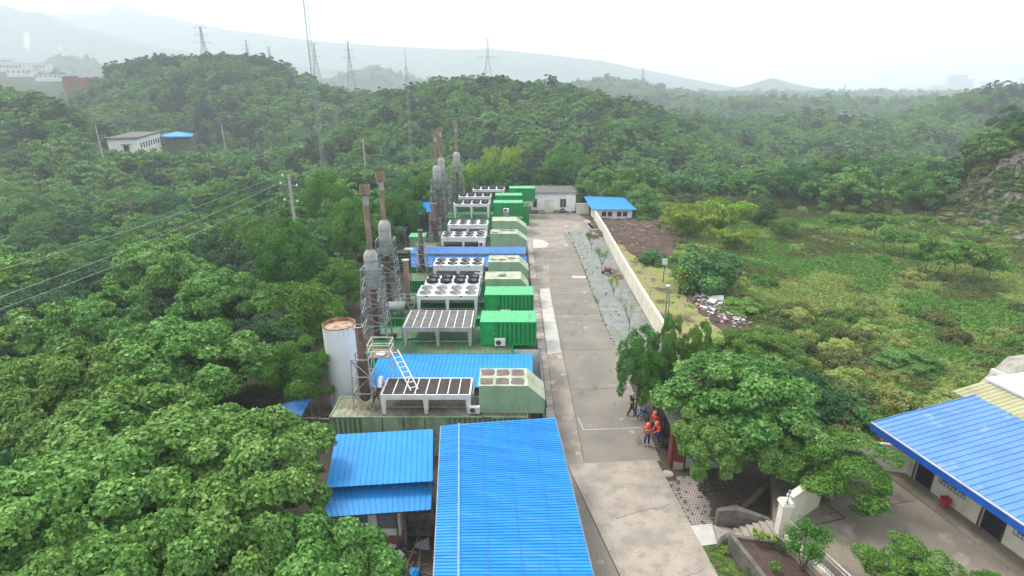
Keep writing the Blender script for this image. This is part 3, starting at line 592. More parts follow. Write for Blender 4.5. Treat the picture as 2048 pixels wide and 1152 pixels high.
# keep view lines of the photo clear: tops just left of the yard stay low
sc = np.where((x < -17) & (x > -34) & (y > 55) & (y < 110), sc * .9, sc)
ni = noise2(x, y, 24, 8); nk = rs.random(len(P))
kind = np.where(ni > .25, rs.integers(0, 2, len(P)) * 1, np.where(ni < -.3, 2 + 3 * rs.integers(0, 2, len(P)), rs.choice([0, 1, 3, 4, 8, 5], len(P))))
kind = np.where(nk > .98, 7, kind)
px_ = 1024 + 1188 * x / y
pine = (y > 330) & (y < 430) & (px_ > 190) & (px_ < 620) & (z > 26 + 5 * noise2(x, y, 30, 9)) | ((y > 235) & (y < 330) & (px_ > 1110) & (px_ < 1290) & (z > 6) & (nk < .6) & (y > 262))
kind = np.where(pine, 6, kind)
d_ = y * cP + (22 - z) * sP; up = (z + 6 - 22) * cP + y * sP; ypix = 576 - F_PX * up / d_
vis = (px_ > -60) & (px_ < 2110) & (ypix < 1200) & (y > 14)
size = np.where(vis, sc / d_, 0); order = np.argsort(-size); single = order[:225]
rest = np.ones(len(P), bool); rest[single] = False
far_out = (np.abs(x / y) > 1.0)
GR = [('green tree in the dense wood on the slope left of the yard', 'trees in the wood left of the yard'), ('green tree in the wood beyond the far end of the yard', 'trees in the wood beyond the yard'), ('green tree in the valley wood right of the yard', 'trees in the valley wood on the right')]
KM = {0: 1, 1: 0, 2: 2, 3: 3, 4: 4, 5: 5, 6: 2, 7: 3, 8: 3}
TONE = {0: 'fresh green rounded', 1: 'mid green spreading', 2: 'dark green dense', 3: 'fine leaved bright', 4: 'pale green layered', 5: 'dark low crowned'}
for i in single:
    ki = KM[int(kind[i])]; px1 = px_[i]; dn = 'front' if y[i] < 62 else ('middle' if y[i] < 95 else ('rear' if y[i] < 135 else 'far'))
    if x[i] < -17: where_ = 'at the left edge of the photo' if px1 < 200 else ('left of the utility pole' if px1 < 440 else ('around the utility pole' if px1 < 620 else 'between the utility pole and the chimneys')); wd_ = 'left'
    elif x[i] < 20: where_ = 'behind the white end building and the hut'; wd_ = 'end'
    else: where_ = 'near the right edge of the photo' if px1 > 1850 else ('beyond the middle of the field' if px1 > 1600 else 'beyond the left part of the field'); wd_ = 'right'
    lb_ = TONE[ki] + ' tree, ' + dn + ' rows, ' + where_
    tree('mid', ki, (x[i], y[i], z[i]), sc[i], rs.uniform(0, 6.28), lb_, TONE[ki] + ' trees, ' + dn + ' rows, ' + where_)
ri = np.where(rest)[0]
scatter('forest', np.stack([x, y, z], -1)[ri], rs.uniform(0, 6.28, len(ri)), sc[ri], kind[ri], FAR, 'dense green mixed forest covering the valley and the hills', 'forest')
print('trees', len(P), 'single', len(single), 'forest', len(ri))
# scrub and grass in the field and along the verge
def tuft(seed, n, r, h, mt, wdt=.05):
    q = np.random.default_rng(seed); a = q.uniform(0, 6.28, n); rad = r * np.sqrt(q.random(n)); P_ = np.stack([np.cos(a) * rad, np.sin(a) * rad, h * q.uniform(.15, .5, n)], 1)
    T = unit(np.stack([np.cos(a) * .9, np.sin(a) * .9, np.full(n, .6)], 1) + q.normal(size=(n, 3)) * .4); Nn = unit(q.normal(size=(n, 3)) * .5 + [0, 0, 1.2]); Nn = unit(Nn - T * np.sum(Nn * T, 1)[:, None])
    ln = h * q.uniform(.6, 1.2, n); return leaf_mesh('tuft', P_, Nn, T, ln, np.full(n, wdt) * q.uniform(.6, 1.5, n), [mt], rs=q, fold=.02, droop=.3)
TUF = [far_obj(tuft(i, 130, .95, .6, LM[k], wd_)) for i, (k, wd_) in enumerate([('grass', .12), ('dry', .1), ('grass', .16), ('fine', .2)])]
BSH = [far_obj(m_) for m_ in BUSH]
n = 15000; a_ = rs.uniform(0, 1, n); yy = 30 + 92 * a_; xx = rs.uniform(0, 1, n) * (1.05 * yy + 6 - 17) + 17
fk = infield(xx, yy) > .2 + .6 * rs.random(n); verge = (xx < 22) & (xx > 15) & (yy > 34) & (yy < 96)
pile = (np.hypot((xx - 22.3) / 3.0, (yy - 55) / 8) < 1) | ((yy > 76) & (yy < 99) & (xx < 25) & (xx > 15))
ok = (fk | (verge & (rs.random(n) < .25))) & ~pile & (xx > 14.9) & ~((yy < 33) & (xx > 16))
xx, yy = xx[ok], yy[ok]; zz = height(xx, yy)
kk = np.where(noise2(xx, yy, 9, 11) > .15, 1, np.where(noise2(xx, yy, 7, 12) > .1, 2, 0)); kk = np.where(rs.random(len(xx)) < .12, 3, kk)
scatter('field_grass', np.stack([xx, yy, zz - .03], -1), rs.uniform(0, 6.28, len(xx)), rs.uniform(.6, 1.35, len(xx)) * np.where(xx < 22, .5, 1), kk, TUF, 'long rough grass covering the open field', 'grass')
n = 1350; yy = 30 + 92 * rs.random(n); xx = rs.uniform(0, 1, n) * (1.05 * yy - 14) + 21
brush = smooth(noise2(xx, yy, 16, 13), -.1, .7) * .45 + .4 * (1 - smooth(yy, 45, 75)) + .25 * (xx < 30)
edge_ = rs.random(n) < .13; lim_ = 122 - .28 * np.clip(xx - 35, 0, 80); yy = np.where(edge_, lim_ + rs.uniform(-1, 8, n), yy)
ok = (((infield(xx, yy) > .3) & (rs.random(n) < brush)) | (edge_ & (xx < yy * .95))) & ~((np.hypot((xx - 22.3) / 3.4, (yy - 55) / 8.5)) < 1)
xx, yy = xx[ok], yy[ok]; zz = height(xx, yy); kk = np.where(infield(xx, yy) < .6, 0, rs.choice([0, 1, 1, 2, 3, 1, 0], len(xx)))
scatter('field_scrub', np.stack([xx, yy, zz - .1], -1), rs.uniform(0, 6.28, len(xx)), rs.uniform(.3, .95, len(xx)) * np.where(infield(xx, yy) < .6, 1.7, 1), kk, BSH, 'low tangled green and brown scrub growing over the field', 'scrub')
# ---------------------------------------------------------------- yard surfaces
def flat(name, pts, z, m, th=.0):
    mb = MB()
    if th: mb.prism([(x, y, z - th) for x, y in pts], (0, 0, th))
    else: mb.poly([(x, y, z) for x, y in pts])
    return structure(mb.obj(name, m))
flat('yard_ground', [(-17, 6), (14.3, 6), (14.3, 113), (-17, 113)], -.03, M['soil'])
flat('yard_road', [(3.1, 29.3), (9.35, 29.6), (9.4, 44), (9.25, 51), (9.25, 62), (9.4, 79), (8.6, 89.6), (14.2, 91), (14.2, 98), (11.9, 105.3), (-3, 105.3), (-3, 100), (3.1, 96)], .0, M['road'])
flat('road_shoulder', [(3.1, 29.3), (4.5, 29.3), (4.5, 61), (4.9, 72), (3.1, 72)], .005, M['road2'])
flat('yard_end_slab', [(3.1, 79.5), (8.4, 80.5), (8.3, 90), (14.0, 92), (13.9, 97.8), (3.1, 99)], .006, M['road2'])
flat('concrete_apron', [(3.45, 29.25), (9.1, 29.7), (9.9, 20.5), (9.9, 12), (7.0, 12), (5.2, 20.7)], .02, M['concrete'], .1)
flat('dark_track', [(2.9, 12), (6.9, 12), (5.15, 20.7), (3.42, 29.2), (2.9, 29.2)], -.004, M['road'])
flat('cement_patch', [(3.15, 44.6), (4.35, 45), (4.42, 50), (4.35, 57), (4.4, 62), (3.25, 62)], .011, M['patch'])
flat('cement_patch', [(3.15, 79.8), (5.1, 80.3), (5.6, 82.3), (4.7, 84.8), (3.2, 85)], .012, M['patch'])
mb = MB()
for a, b, c_ in [((4.6, 66.6), (8.9, 66.4), .07), ((4.9, 33.0), (9.0, 33.25), .06), ((4.9, 33.0), (4.7, 34.5), .06), ((7.5, 66.4), (9.3, 66.2), .9)]:
    mb.bar((*a, .012), (*b, .012), c_, .006)
structure(mb.obj('pale_filler_lines', M['patch']))
mb = MB()
for i in range(11): mb.bar((4.52 + .02*(i % 2), 29.6 + i*5.6, .008), (4.52 + .02*((i+1) % 2), 29.6 + (i+1)*5.6, .008), .035, .006)
for y_ in (38.5, 45.5, 54, 60, 73, 77.5): mb.bar((4.55, y_, .008), (9.2, y_ + .2, .008), .03, .006)
q = random.Random(5)
for (xa, ya, xb, yb) in [(5.6, 24.5, 8.9, 25.6), (6.3, 19.5, 9.3, 21.2)]:
    p = Vector((xa, ya, .024))
    for k in range(9):
        nx_ = Vector((xa + (xb-xa)*(k+1)/9, ya + (yb-ya)*(k+1)/9 + q.uniform(-.12, .12), .024)); mb.bar(p, nx_, .018, .006); p = nx_
structure(mb.obj('road_joints', M['crack']))
q = random.Random(88); mb = MB(); mt_ = mat('oil_stain', (.13,.115,.095), (.15,.135,.112), 3, rough=.6)
for i in range(26):
    cx_, cy_, r_ = q.uniform(4.9, 9), q.uniform(30, 76), q.uniform(.06, .3); ph_ = [q.uniform(.5, 1.2) for _ in range(11)]
    mb.poly([(cx_ + math.cos(k*.571)*r_*ph_[k], cy_ + math.sin(k*.571)*r_*ph_[k]*2.2, .0085 + i*.0002) for k in range(11)])
for i in range(0):
    x_ = q.uniform(5, 8.4); y0_ = q.uniform(30, 50)
    for dx_ in (0, 1.5): mb.bar((x_ + dx_, y0_, .0155 + i*.0004), (x_ + dx_ + q.uniform(-.2, .2), y0_ + q.uniform(8, 20), .0155 + i*.0004), .1, .001)
structure(mb.obj('road_stains', mt_))
mb = MB(); q = random.Random(2); y_ = 20.5
while y_ < 100:
    dz = q.uniform(-.015, .015); mb.box(2.32 + q.uniform(-.02, .02), 3.06 + q.uniform(-.02, .02), y_, y_ + .93, -.02, .05 + dz); y_ += .97
structure(mb.obj('drain_cover_slabs', M['slab']))
mb = MB(); gp = [(9.3, 40), (9.3, 62), (9.45, 79), (8.6, 90), (14.05, 93), (14.3, 90), (14.2, 75), (13.75, 58), (13.75, 40)]
mb.poly([(x_, y_, .012) for x_, y_ in gp]); structure(mb.obj('gravel_strip', M['gravel']))
q = random.Random(4); mb = MB()
for i in range(1500):
    x_, y_ = q.uniform(9.4, 13.7), q.uniform(40, 91); s_ = q.uniform(.015, .04); r_ = q.uniform(0, 3); c_, s2 = math.cos(r_)*s_, math.sin(r_)*s_
    mb.add([(x_ + c_, y_ + s2, .01), (x_ - s2, y_ + c_, .01), (x_ - c_, y_ - s2, .01), (x_ + s2, y_ - c_, .01), (x_, y_, .01 + s_)], [(0,1,4),(1,2,4),(2,3,4),(3,0,4)])
tag(mb.obj('loose_stones', M['gravel']), 'loose grey stones scattered on the gravel strip by the wall', 'stones', kind='stuff')
# weeds along the gravel edge
q = np.random.default_rng(6); n = 260; wx = np.where(q.random(n) < .5, 9.32 + q.normal(0, .07, n), q.uniform(9.5, 13.6, n)); wy = q.uniform(40, 90, n)
scatter('yard_weeds', np.stack([wx, wy, np.full(n, .0)], -1), q.uniform(0, 6.28, n), q.uniform(.04, .15, n), q.integers(0, 3, n), TUF, 'low weeds creeping along the edge of the gravel', 'weeds')
# ---------------------------------------------------------------- lower right ground, tiles, path, steps
flat('corner_ground', [(9.2, 29.6), (13.2, 29.6), (16.0, 29), (13.3, 23.3), (10.6, 22.6), (9.95, 14), (9.9, 20.5), (9.15, 29.4)], -.006, M['soil'])
flat('grass_border', [(9.6, 22.6), (10.55, 22.6), (11.3, 20.5), (12.4, 15), (9.95, 15), (9.9, 20.5)], .004, M['moss'])
flat('path_slab', [(9.55, 24.0), (10.75, 24.15), (10.55, 22.75), (9.72, 22.6)], .035, M['patch'], .08)
flat('path_slab', [(10.8, 24.1), (11.75, 23.75), (11.65, 23.0), (10.6, 22.85)], .03, M['concrete'], .08)
mb = MB(); q = random.Random(9); u_ = .2          # honeycomb paving: small open rings
x0_, y0_ = 9.3, 24.1
for j in range(28):
    for i in range(13):
        cx_, cy_ = 9.33 + i*.17 + (j % 2)*.085, 24.15 + j*.148
        if cx_ < 9.12 + (29 - cy_)*.095 + .05 or cx_ > 10.9 + .12*math.sin(cy_*3) + (cy_ - 24.5)*.10 or cy_ > 28.1 - .45*(cx_ < 9.9) or q.random() < .07: continue
        ri_, ro_ = .048, .094; vs = [];
        for rr_ in (ro_, ri_):
            for k in range(6): a_ = math.pi/6 + k*math.pi/3; vs.append((cx_ + math.cos(a_)*rr_, cy_ + math.sin(a_)*rr_, .025))
        mb.add(vs, [(k, (k+1) % 6, 6 + (k+1) % 6, 6 + k) for k in range(6)])
structure(mb.obj('honeycomb_paving', M['slab']))
solo(MB().lathe((9.47, 28.35, -.01), [(0, .03), (.32, .03), (.34, .0)], 20), 'manhole_cover', M['slab'], 'round concrete manhole cover in front of the gate hut', 'manhole cover')
fl_ = MB().prism([(13.35, 22.9, .0), (15.9, 28.8, .0), (26, 27), (30, 8), (14.9, 8), (14.75, 18.0)] and [(13.2, 22.6, -.4), (15.8, 28.6, -.4), (23.9, 26.4, -.4), (28.5, 6, -.4), (17.6, 6, -.4)], (0, 0, 1.4))
structure(fl_.obj('courtyard_floor', M['court']))
mb = MB()
cr_ = [(1640,1030),(1700,1020),(1765,1012),(1830,1000),(1880,990),(1960,985)]
for (a, b) in zip(cr_, cr_[1:]):
    p_, q_ = at(*a, 1.008), at(*b, 1.008)
    if p_.x < 22.2 and q_.x < 22.2: mb.bar(p_, q_, .025, .006)
for a, b in [((1600,1025),(1632,1050)), ((1632,1050),(1690,1036)), ((1690,1036),(1655,1010))]: mb.bar(at(*a, 1.01), at(*b, 1.01), .05, .03)
structure(mb.obj('courtyard_cracks', M['crack']))
bedp = [(11.05, 22.45, 1), (12.98, 22.05, 1), (13.25, 22.3, 1), (14.0, 20.0, 1), (15.4, 15.2, 1), (13.4, 15.0, 1), (11.7, 19.6, 1)]
structure(MB().prism([(a, b, -.05) for a, b, c_ in bedp], (0, 0, .78)).obj('planting_bed', M['redsoil']))
mb = MB()
rp_ = [(10.75, 22.75), (11.05, 22.5), (11.7, 19.6), (13.4, 14.8)]
for (a, b) in zip(rp_[1:], rp_[2:]): mb.prism([(a[0] - .12, a[1], -.1), (a[0] + .12, a[1], -.1), (b[0] + .12, b[1], -.1), (b[0] - .12, b[1], -.1)], (0, 0, 1.0))
mb.hexa([(10.5, 22.55, 0), (11.2, 22.5, 0), (11.2, 22.75, 0), (10.55, 22.8, 0), (10.7, 22.55, .45), (11.2, 22.5, .9), (11.2, 22.75, .9), (10.7, 22.8, .45)])
mb.prism([(11.17, 22.3, -.1), (13.1, 21.93, -.1), (13.12, 22.13, -.1), (11.17, 22.5, -.1)], (0, 0, .97))
solo(mb, 'retaining_wall', M['stone'], 'dark stained retaining wall round the planting bed beside the steps', 'wall')
t = thing('steps', 'six worn concrete steps rising from the path to the courtyard', 'steps', (11.7, 23, 0))
for i in range(6):
    x_ = 11.7 + i*.29; MB().prism([(x_, 23.72 - i*.06, 0), (x_, 22.42 - i*.05, 0), (x_ + .29, 22.37 - i*.05, 0), (x_ + .29, 23.66 - i*.06, 0)], (0, 0, .165*(i + 1))).obj('step', M['concrete'], t)
mb = MB().prism([(10.85, 24.15, 0), (12.0, 24.4, 0), (13.35, 23.5, 0), (13.35, 23.28, 0), (11.9, 24.0, 0), (10.9, 23.95, 0)], (0, 0, 1.05))
solo(mb, 'retaining_wall', M['stone'], 'curved low stone wall along the far side of the steps', 'wall')
# pillar, wall piece and railing
t = thing('gate_pillar', 'cream rendered pillar with a moulded cap at the top of the steps', 'pillar', (13.5, 22.5, 0))
MB().box(13.28, 13.72, 22.25, 22.7, 0, 2.75).obj('shaft', M['cream'], t); MB().box(13.2, 13.8, 22.17, 22.78, 2.75, 2.87).box(13.24, 13.76, 22.21, 22.74, 2.87, 2.97).obj('cap', M['cream'], t)
MB().tube((13.45, 22.3, 2.97), (13.45, 22.3, 3.0), .1).tube((13.45, 22.3, 3.0), (13.5, 22.35, 3.5), .03).lathe((13.5, 22.35, 3.45), [(.02, 0), (.08, .08), (.06, .22), (0, .28)], 10).obj('lamp_bracket', M['galv'], t)
mb = MB().prism([(13.75, 22.85, 0), (13.95, 22.75, 0), (16.4, 24.35, 0), (16.25, 24.55, 0)], (0, 0, 2.9)); mb.prism([(13.7, 22.92, 2.9), (13.95, 22.68, 2.9), (16.45, 24.3, 2.9), (16.2, 24.6, 2.9)], (0, 0, .1))
solo(mb, 'courtyard_wall', M['cream'], 'short cream wall running back from the pillar under the courtyard tree', 'wall')
mb = MB().prism([(15.9, 28.3, 0), (16.0, 28.5, 0), (22.9, 27.1, 0), (22.8, 26.9, 0)], (0, 0, 2.9)); solo(mb, 'boundary_wall', M['cream'], 'cream wall closing the back of the courtyard beside the blue roofed building', 'wall')
t = thing('railing', 'cream metal railing on a low plinth along the edge of the courtyard', 'railing', (14.2, 20, 1))
a0, a1 = Vector((13.62, 22.15, 1.0)), Vector((14.85, 18.45, 1.0))
MB().bar(a0 + Vector((.02, -.02, .1)), a1 + Vector((0, 0, .1)), .3, .3).obj('plinth', M['cream'], t)
MB().bar(a0 + Vector((0, 0, 1.05)), a1 + Vector((0, 0, 1.05)), .06).bar(a0 + Vector((0, 0, .85)), a1 + Vector((0, 0, .85)), .035).bar(a0 + Vector((0, 0, .32)), a1 + Vector((0, 0, .32)), .035).obj('handrail', M['rail'], t)
mb = MB()
for i in range(27): p_ = a0.lerp(a1, i/26); mb.bar(p_ + Vector((0,0,.25)), p_ + Vector((0,0,.85)), .022)
mb.obj('balusters', M['grey'], t)
t = thing('gate_pillar', 'low cream post at the near end of the railing, at the bottom edge of the photo', 'pillar', (15.0, 18.2, 1))
MB().box(14.8, 15.2, 18.0, 18.4, .9, 1.95).obj('shaft', M['cream'], t); MB().box(14.74, 15.26, 17.94, 18.46, 1.95, 2.05).obj('cap', M['cream'], t)
# ---------------------------------------------------------------- courtyard building
O_ = Vector((20.55, 27.3, 0)); U_ = Vector((.222, -.975, 0)); V_ = Vector((.975, .222, 0))
def cb(u, v, z): return O_ + U_*u + V_*v + Vector((0, 0, z))
def cbox(mb, u0, u1, v0, v1, z0, z1): return mb.hexa([cb(u0,v0,z0), cb(u1,v0,z0), cb(u1,v1,z0), cb(u0,v1,z0), cb(u0,v0,z1), cb(u1,v0,z1), cb(u1,v1,z1), cb(u0,v1,z1)])
t = thing('courtyard_building', 'single storey cream building with a ribbed blue roof and deep porch on the right', 'building', cb(6, 4, 1))
ends = 16
wl = MB(); doors = [(1.35, 2.35), (5.1, 6.15), (9.2, 10.3), (13.4, 14.4)]; wins = [(2.75, 4.2), (6.6, 8.15), (10.8, 12.3)]
ops = sorted([(a, b, 0, 2.15) for a, b in doors] + [(a, b, .95, 2.2) for a, b in wins]); u0 = .6
for a, b, lo, hi in ops:
    cbox(wl, u0, a, 2.0, 2.2, 1.0, 3.75); cbox(wl, a, b, 2.0, 2.2, 1.15 + hi, 3.75)
    if lo: cbox(wl, a, b, 2.0, 2.2, 1.0, 1.15 + lo)
    u0 = b
cbox(wl, u0, ends, 2.0, 2.2, 1.0, 3.75); cbox(wl, .6, .8, 2.2, 6.2, -2, 3.75); cbox(wl, .8, ends, 6.0, 6.2, -2, 3.75)
wl.obj('wall', M['cream'], t)
for a, b in doors:
    d_ = cbox(MB(), a + .03, b - .03, 2.1, 2.15, 1.15, 3.25).obj('door', M['black'], t)
    fr_ = MB(); cbox(fr_, a - .09, a - .003, 1.97, 2.0, 1.15, 3.35); cbox(fr_, b + .003, b + .09, 1.97, 2.0, 1.15, 3.35); fr_.obj('door_frame', M['darkrust'], t)
for a, b in wins:
    wn = cbox(MB(), a, b, 2.1, 2.13, 2.1, 3.35).obj('window', M['glass'], t); fr_ = MB(); gr_ = MB()
    for z_ in (2.1, 3.3): cbox(fr_, a, b, 2.04, 2.1, z_, z_ + .06)
    for k in range(4): uu = a + (b - a - .06)*k/3; cbox(fr_, uu, uu + .06, 2.05, 2.095, 2.16, 3.3)
    fr_.obj('frame', M['white'], wn)
    for k in range(9): uu = a + (b - a)*k/8; gr_.bar(cb(uu, 1.93, 2.05), cb(uu, 1.93, 3.35), .018)
    for z_ in (2.05, 2.7, 3.35): gr_.bar(cb(a, 1.93, z_), cb(b, 1.93, z_), .02)
    gr_.obj('security_bars', M['darkrust'], wn)
cbox(MB(), .3, ends, .95, 2.0, .98, 1.15).obj('porch_step', M['court'], t)
rf = MB().sheet(cb(-.2, 0.02, 4.15), cb(ends, .02, 4.15), cb(ends, 7.0, 5.0), cb(-.2, 7.0, 5.0), 46, .045, .22, .04).obj('roof', M['blue_r'], t)
mb = MB(); cbox(mb, -.2, ends, -.06, .02, 3.72, 4.2); mb.obj('fascia', M['fascia'], t)
mb = MB(); cbox(mb, -.2, ends, -.09, -.06, 4.14, 4.23); mb.obj('gutter_edge', M['white'], t)
mb = MB(); mb.prism([cb(-.24, .02, 4.05), cb(-.24, 7.0, 4.9), cb(-.24, 7.0, 5.06), cb(-.24, .02, 4.21)], U_*.04); mb.obj('gable_trim', M['blue_r'], t)
t = thing('bin', 'red plastic bin standing on the porch under the first window', 'bin', cb(3.6, 1.6, 1.15))
c0 = cb(3.6, 1.6, 1.15)
mb = MB(); mb.hexa([c0 + Vector(v) for v in [(-.13,-.13,.04),(.13,-.13,.04),(.13,.13,.04),(-.13,.13,.04),(-.18,-.18,.52),(.18,-.18,.52),(.18,.18,.52),(-.18,.18,.52)]]); mb.obj('bin_body', M['red'], t)
MB().box(c0.x-.2, c0.x+.2, c0.y-.2, c0.y+.2, c0.z+.52, c0.z+.57).bar(c0+Vector((-.13,-.21,.57)), c0+Vector((.13,-.21,.57)), .04).obj('bin_lid', M['red'], t)
t = thing('rear_shed', 'shed with an olive ribbed roof behind the blue roofed building', 'shed', cb(6, 9.5, 0))
MB().sheet(cb(-1.6, 7.1, 4.5), cb(ends, 7.1, 4.5), cb(ends, 9.4, 4.9), cb(-1.6, 9.4, 4.9), 60, .05, .3, .04, True).obj('roof', M['yellowroof'], t)
mb = MB(); cbox(mb, -1.2, ends, 7.3, 9.2, -3, 4.45); mb.obj('wall', M['cream'], t)
t = thing('white_roofed_building', 'white building with a flat pale roof at the right edge of the photo', 'building', cb(3, 13, 0))
mb = MB(); cbox(mb, -1.5, ends, 9.6, 16, -3, 5.0); mb.obj('wall', M['whitewall'], t)
mb = MB(); cbox(mb, -1.6, ends, 9.5, 16.1, 5.0, 5.16); mb.obj('roof', M['white'], t)
mb = MB(); mb.prism([cb(-3.2, 11.2, 3.4), cb(-3.2, 13.2, 5.4), cb(-3.2, 15.5, 5.4), cb(-3.2, 15.5, 3.4)], U_*1.5); mb.obj('gable', M['roofgrey'], t)
mb = MB(); cbox(mb, -3.26, -1.7, 12.2, 12.45, 3.3, 4.6); cbox(mb, -3.26, -3.22, 12.9, 15.3, 3.5, 5.0); mb.obj('gable_panel', M['white'], t)
# ---------------------------------------------------------------- gate hut
t = thing('gate_hut', 'gate hut with dark red and blue grey panels, half hidden under the large leafy tree', 'hut', (10.9, 30.5, 0))
MB().box(9.72, 9.9, 28.85, 29.5, 0, 2.75).obj('yard_side_wall', M['maroon'], t); MB().box(9.72, 9.82, 32.45, 32.55, 0, 2.8).box(9.72, 9.82, 30.9, 31.0, 0, 2.8).box(9.9, 12.8, 29.0, 32.4, 0, .04).obj('open_side_posts', M['black'], t)
MB().box(9.9, 10.55, 28.75, 28.93, .35, 2.75).obj('front_panel', M['maroon'], t)
MB().box(10.6, 13.0, 28.78, 28.93, .1, 2.75).obj('shutter', M['greywall'], t)
MB().box(9.9, 13.0, 28.8, 28.95, -.05, .1).box(12.85, 13.0, 28.95, 32.6, 0, 2.75).box(9.9, 12.85, 32.45, 32.6, 0, 2.75).obj('base_frame', M['stone'], t)
MB().box(10.55, 10.6, 28.74, 28.93, .1, 2.75).obj('corner_trim', M['black'], t)
mb = MB().hexa([(9.88, 28.72, -.02), (10.5, 28.72, -.02), (10.5, 28.752, -.02), (9.88, 28.752, -.02), (9.88, 28.72, .2), (10.5, 28.72, .5), (10.5, 28.752, .5), (9.88, 28.752, .62)]); mb.obj('peeling_render', M['concrete'], t)
MB().box(10.28, 10.56, 28.7, 28.745, 1.8, 2.2).obj('notice', M['white'], t); MB().box(10.32, 10.52, 28.69, 28.7, 1.86, 1.98).box(10.33, 10.5, 28.69, 28.7, 2.03, 2.12).obj('notice_marks', M['red'], t)
MB().sheet((9.55, 32.9, 3.1), (9.55, 28.6, 2.95), (13.2, 28.6, 3.3), (13.2, 32.9, 3.4), 12, .05, .3, .05).obj('roof', M['roofgrey'], t)
# dark doorway side, table of the gate
t = thing('work_table', 'low dark table under the tree beside the crouching person', 'table', (9.75, 34.6, 0))
MB().box(9.5, 11.2, 33.9, 34.8, .68, .74).obj('table_top', M['stone'], t)
for a, b in ((9.58, 33.98), (11.1, 33.98), (9.58, 34.7), (11.1, 34.7)): MB().box(a, a+.06, b, b+.06, 0, .68).obj('leg', M['darkrust'], t)
# ---------------------------------------------------------------- long boundary wall
t = thing('boundary_wall', 'long cream rendered wall with a coping running along the right side of the gravel', 'wall', (14.1, 70, 0))
wp = [(14.5, 97.4), (14.45, 86), (14.2, 76), (13.98, 66), (13.85, 56), (13.8, 47), (13.78, 38)]
mb = MB(); cp_ = MB(); pi_ = MB()
for (a, b) in zip(wp, wp[1:]):
    mb.prism([(a[0], a[1], -.9), (a[0]+.2, a[1], -.9), (b[0]+.2, b[1], -.9), (b[0], b[1], -.9)], (0, 0, 2.75))
    cp_.prism([(a[0]-.05, a[1], 1.85), (a[0]+.25, a[1], 1.85), (b[0]+.25, b[1], 1.85), (b[0]-.05, b[1], 1.85)], (0, 0, .1))
for a in wp[1:-1]: pi_.box(a[0]-.04, a[0]+.3, a[1]-.17, a[1]+.17, -.9, 1.97)
mb.obj('wall_face', M['cream'], t); cp_.obj('coping', M['cream'], t); pi_.obj('piers', M['cream'], t)
# verge beyond the wall, soil bank and rubbish
def patch_on(name, cx_, cy_, rx, ry, m, lift=.12, seed=1, nx=34, ny=40, rough=.18, kind='structure', mask=None, dome=0):
    q = np.random.default_rng(seed); mb = MB(); ids = {}
    for j in range(ny + 1):
        for i in range(nx + 1):
            u = 2*i/nx - 1; v = 2*j/ny - 1; X = cx_ + u*rx; Yv = cy_ + v*ry
            an_ = math.atan2(v, u); e_ = max(0, 1 - ((u*u + v*v)*(1.35 + .3*math.sin(3*an_ + seed) + .22*math.sin(7*an_)+.14*math.sin(13*an_)))**1.5); zz_ = gz(X, Yv) + lift*(1 if e_ > 0 else -1) + rough*q.normal()*min(1, e_*2)*.5 + dome*e_ - (0 if e_ > .02 else .3)
            mb.v.append((X, Yv, zz_))
    for j in range(ny):
        for i in range(nx): a = j*(nx+1) + i; mb.f.append((a, a+1, a+nx+2, a+nx+1))
    return structure(mb.obj(name, m, smooth=True))
mb = MB(); ny_, nx_ = 60, 12; q = np.random.default_rng(1)
for j in range(ny_ + 1):
    for i in range(nx_ + 1):
        Yv = 34 + j*(64/ny_); xl = np.interp(Yv, [38, 47, 56, 66, 76, 97], [14, 14, 14.1, 14.2, 14.4, 14.7]); X = xl + i*(9.0/nx_)*np.interp(Yv, [34, 45, 60, 98], [.6, .8, .8, .7])
        mb.v.append((X, Yv, gz(X, Yv) + .1 + abs(q.normal())*.07 - (.3 if i == nx_ else 0)))
for j in range(ny_):
    for i in range(nx_): a = j*(nx_+1) + i; mb.f.append((a, a+1, a+nx_+2, a+nx_+1))
structure(mb.obj('grass_verge', M['verge'], smooth=True))
patch_on('soil_bank', 20.5, 89.5, 7.8, 15, M['redsoil'], .35, 3, rough=.35, dome=.5)
patch_on('rubbish_slope', 22.0, 55.5, 2.9, 8.5, M['redsoil'], .2, 4, rough=.25, dome=.25)
q = random.Random(12); mbs = {'white': MB(), 'slab': MB(), 'bark': MB(), 'farred': MB()}
for i in range(420):
    tt = q.gauss(0, .42); X = 22.0 + q.gauss(0, .9) + tt*1.0; Yv = 55.5 - tt*8; k = q.choices(['white', 'slab', 'bark', 'farred'], [3 if abs(tt) < .45 else .8, 3, 4, .6])[0]
    s_ = q.uniform(.06, .22) * (1.4 if k == 'white' and q.random() < .2 else 1); a_ = q.uniform(0, 3.1); zz_ = gz(X, Yv) + .42 + q.uniform(0, .12)
    d1 = Vector((math.cos(a_), math.sin(a_), q.uniform(-.3, .3)))*s_; d2 = Vector((-math.sin(a_), math.cos(a_), q.uniform(-.3, .3)))*s_*q.uniform(.2, .9); cc = Vector((X, Yv, zz_)); hh = Vector((0, 0, .03))
    mbs[k].hexa([cc-d1-d2, cc+d1-d2, cc+d1+d2, cc-d1+d2, cc-d1-d2+hh, cc+d1-d2+hh, cc+d1+d2+hh, cc-d1+d2+hh])
rub = mbs['slab'].obj('rubbish_heap', M['slab']); tag(rub, 'heap of broken rubble and sticks tipped down the slope beyond the wall', 'rubbish', kind='stuff')
for k, nm, mm_, lb in (('white', 'plaster_scraps', 'farwhite', 'white plaster and foam scraps scattered over the rubbish heap'), ('bark', 'broken_sticks', 'bark', 'broken sticks and branches among the rubbish heap'), ('farred', 'brick_scraps', 'brick', 'bits of red brick among the rubbish heap')):
    tag(mbs[k].obj(nm, M[mm_]), lb, 'rubbish', kind='stuff')
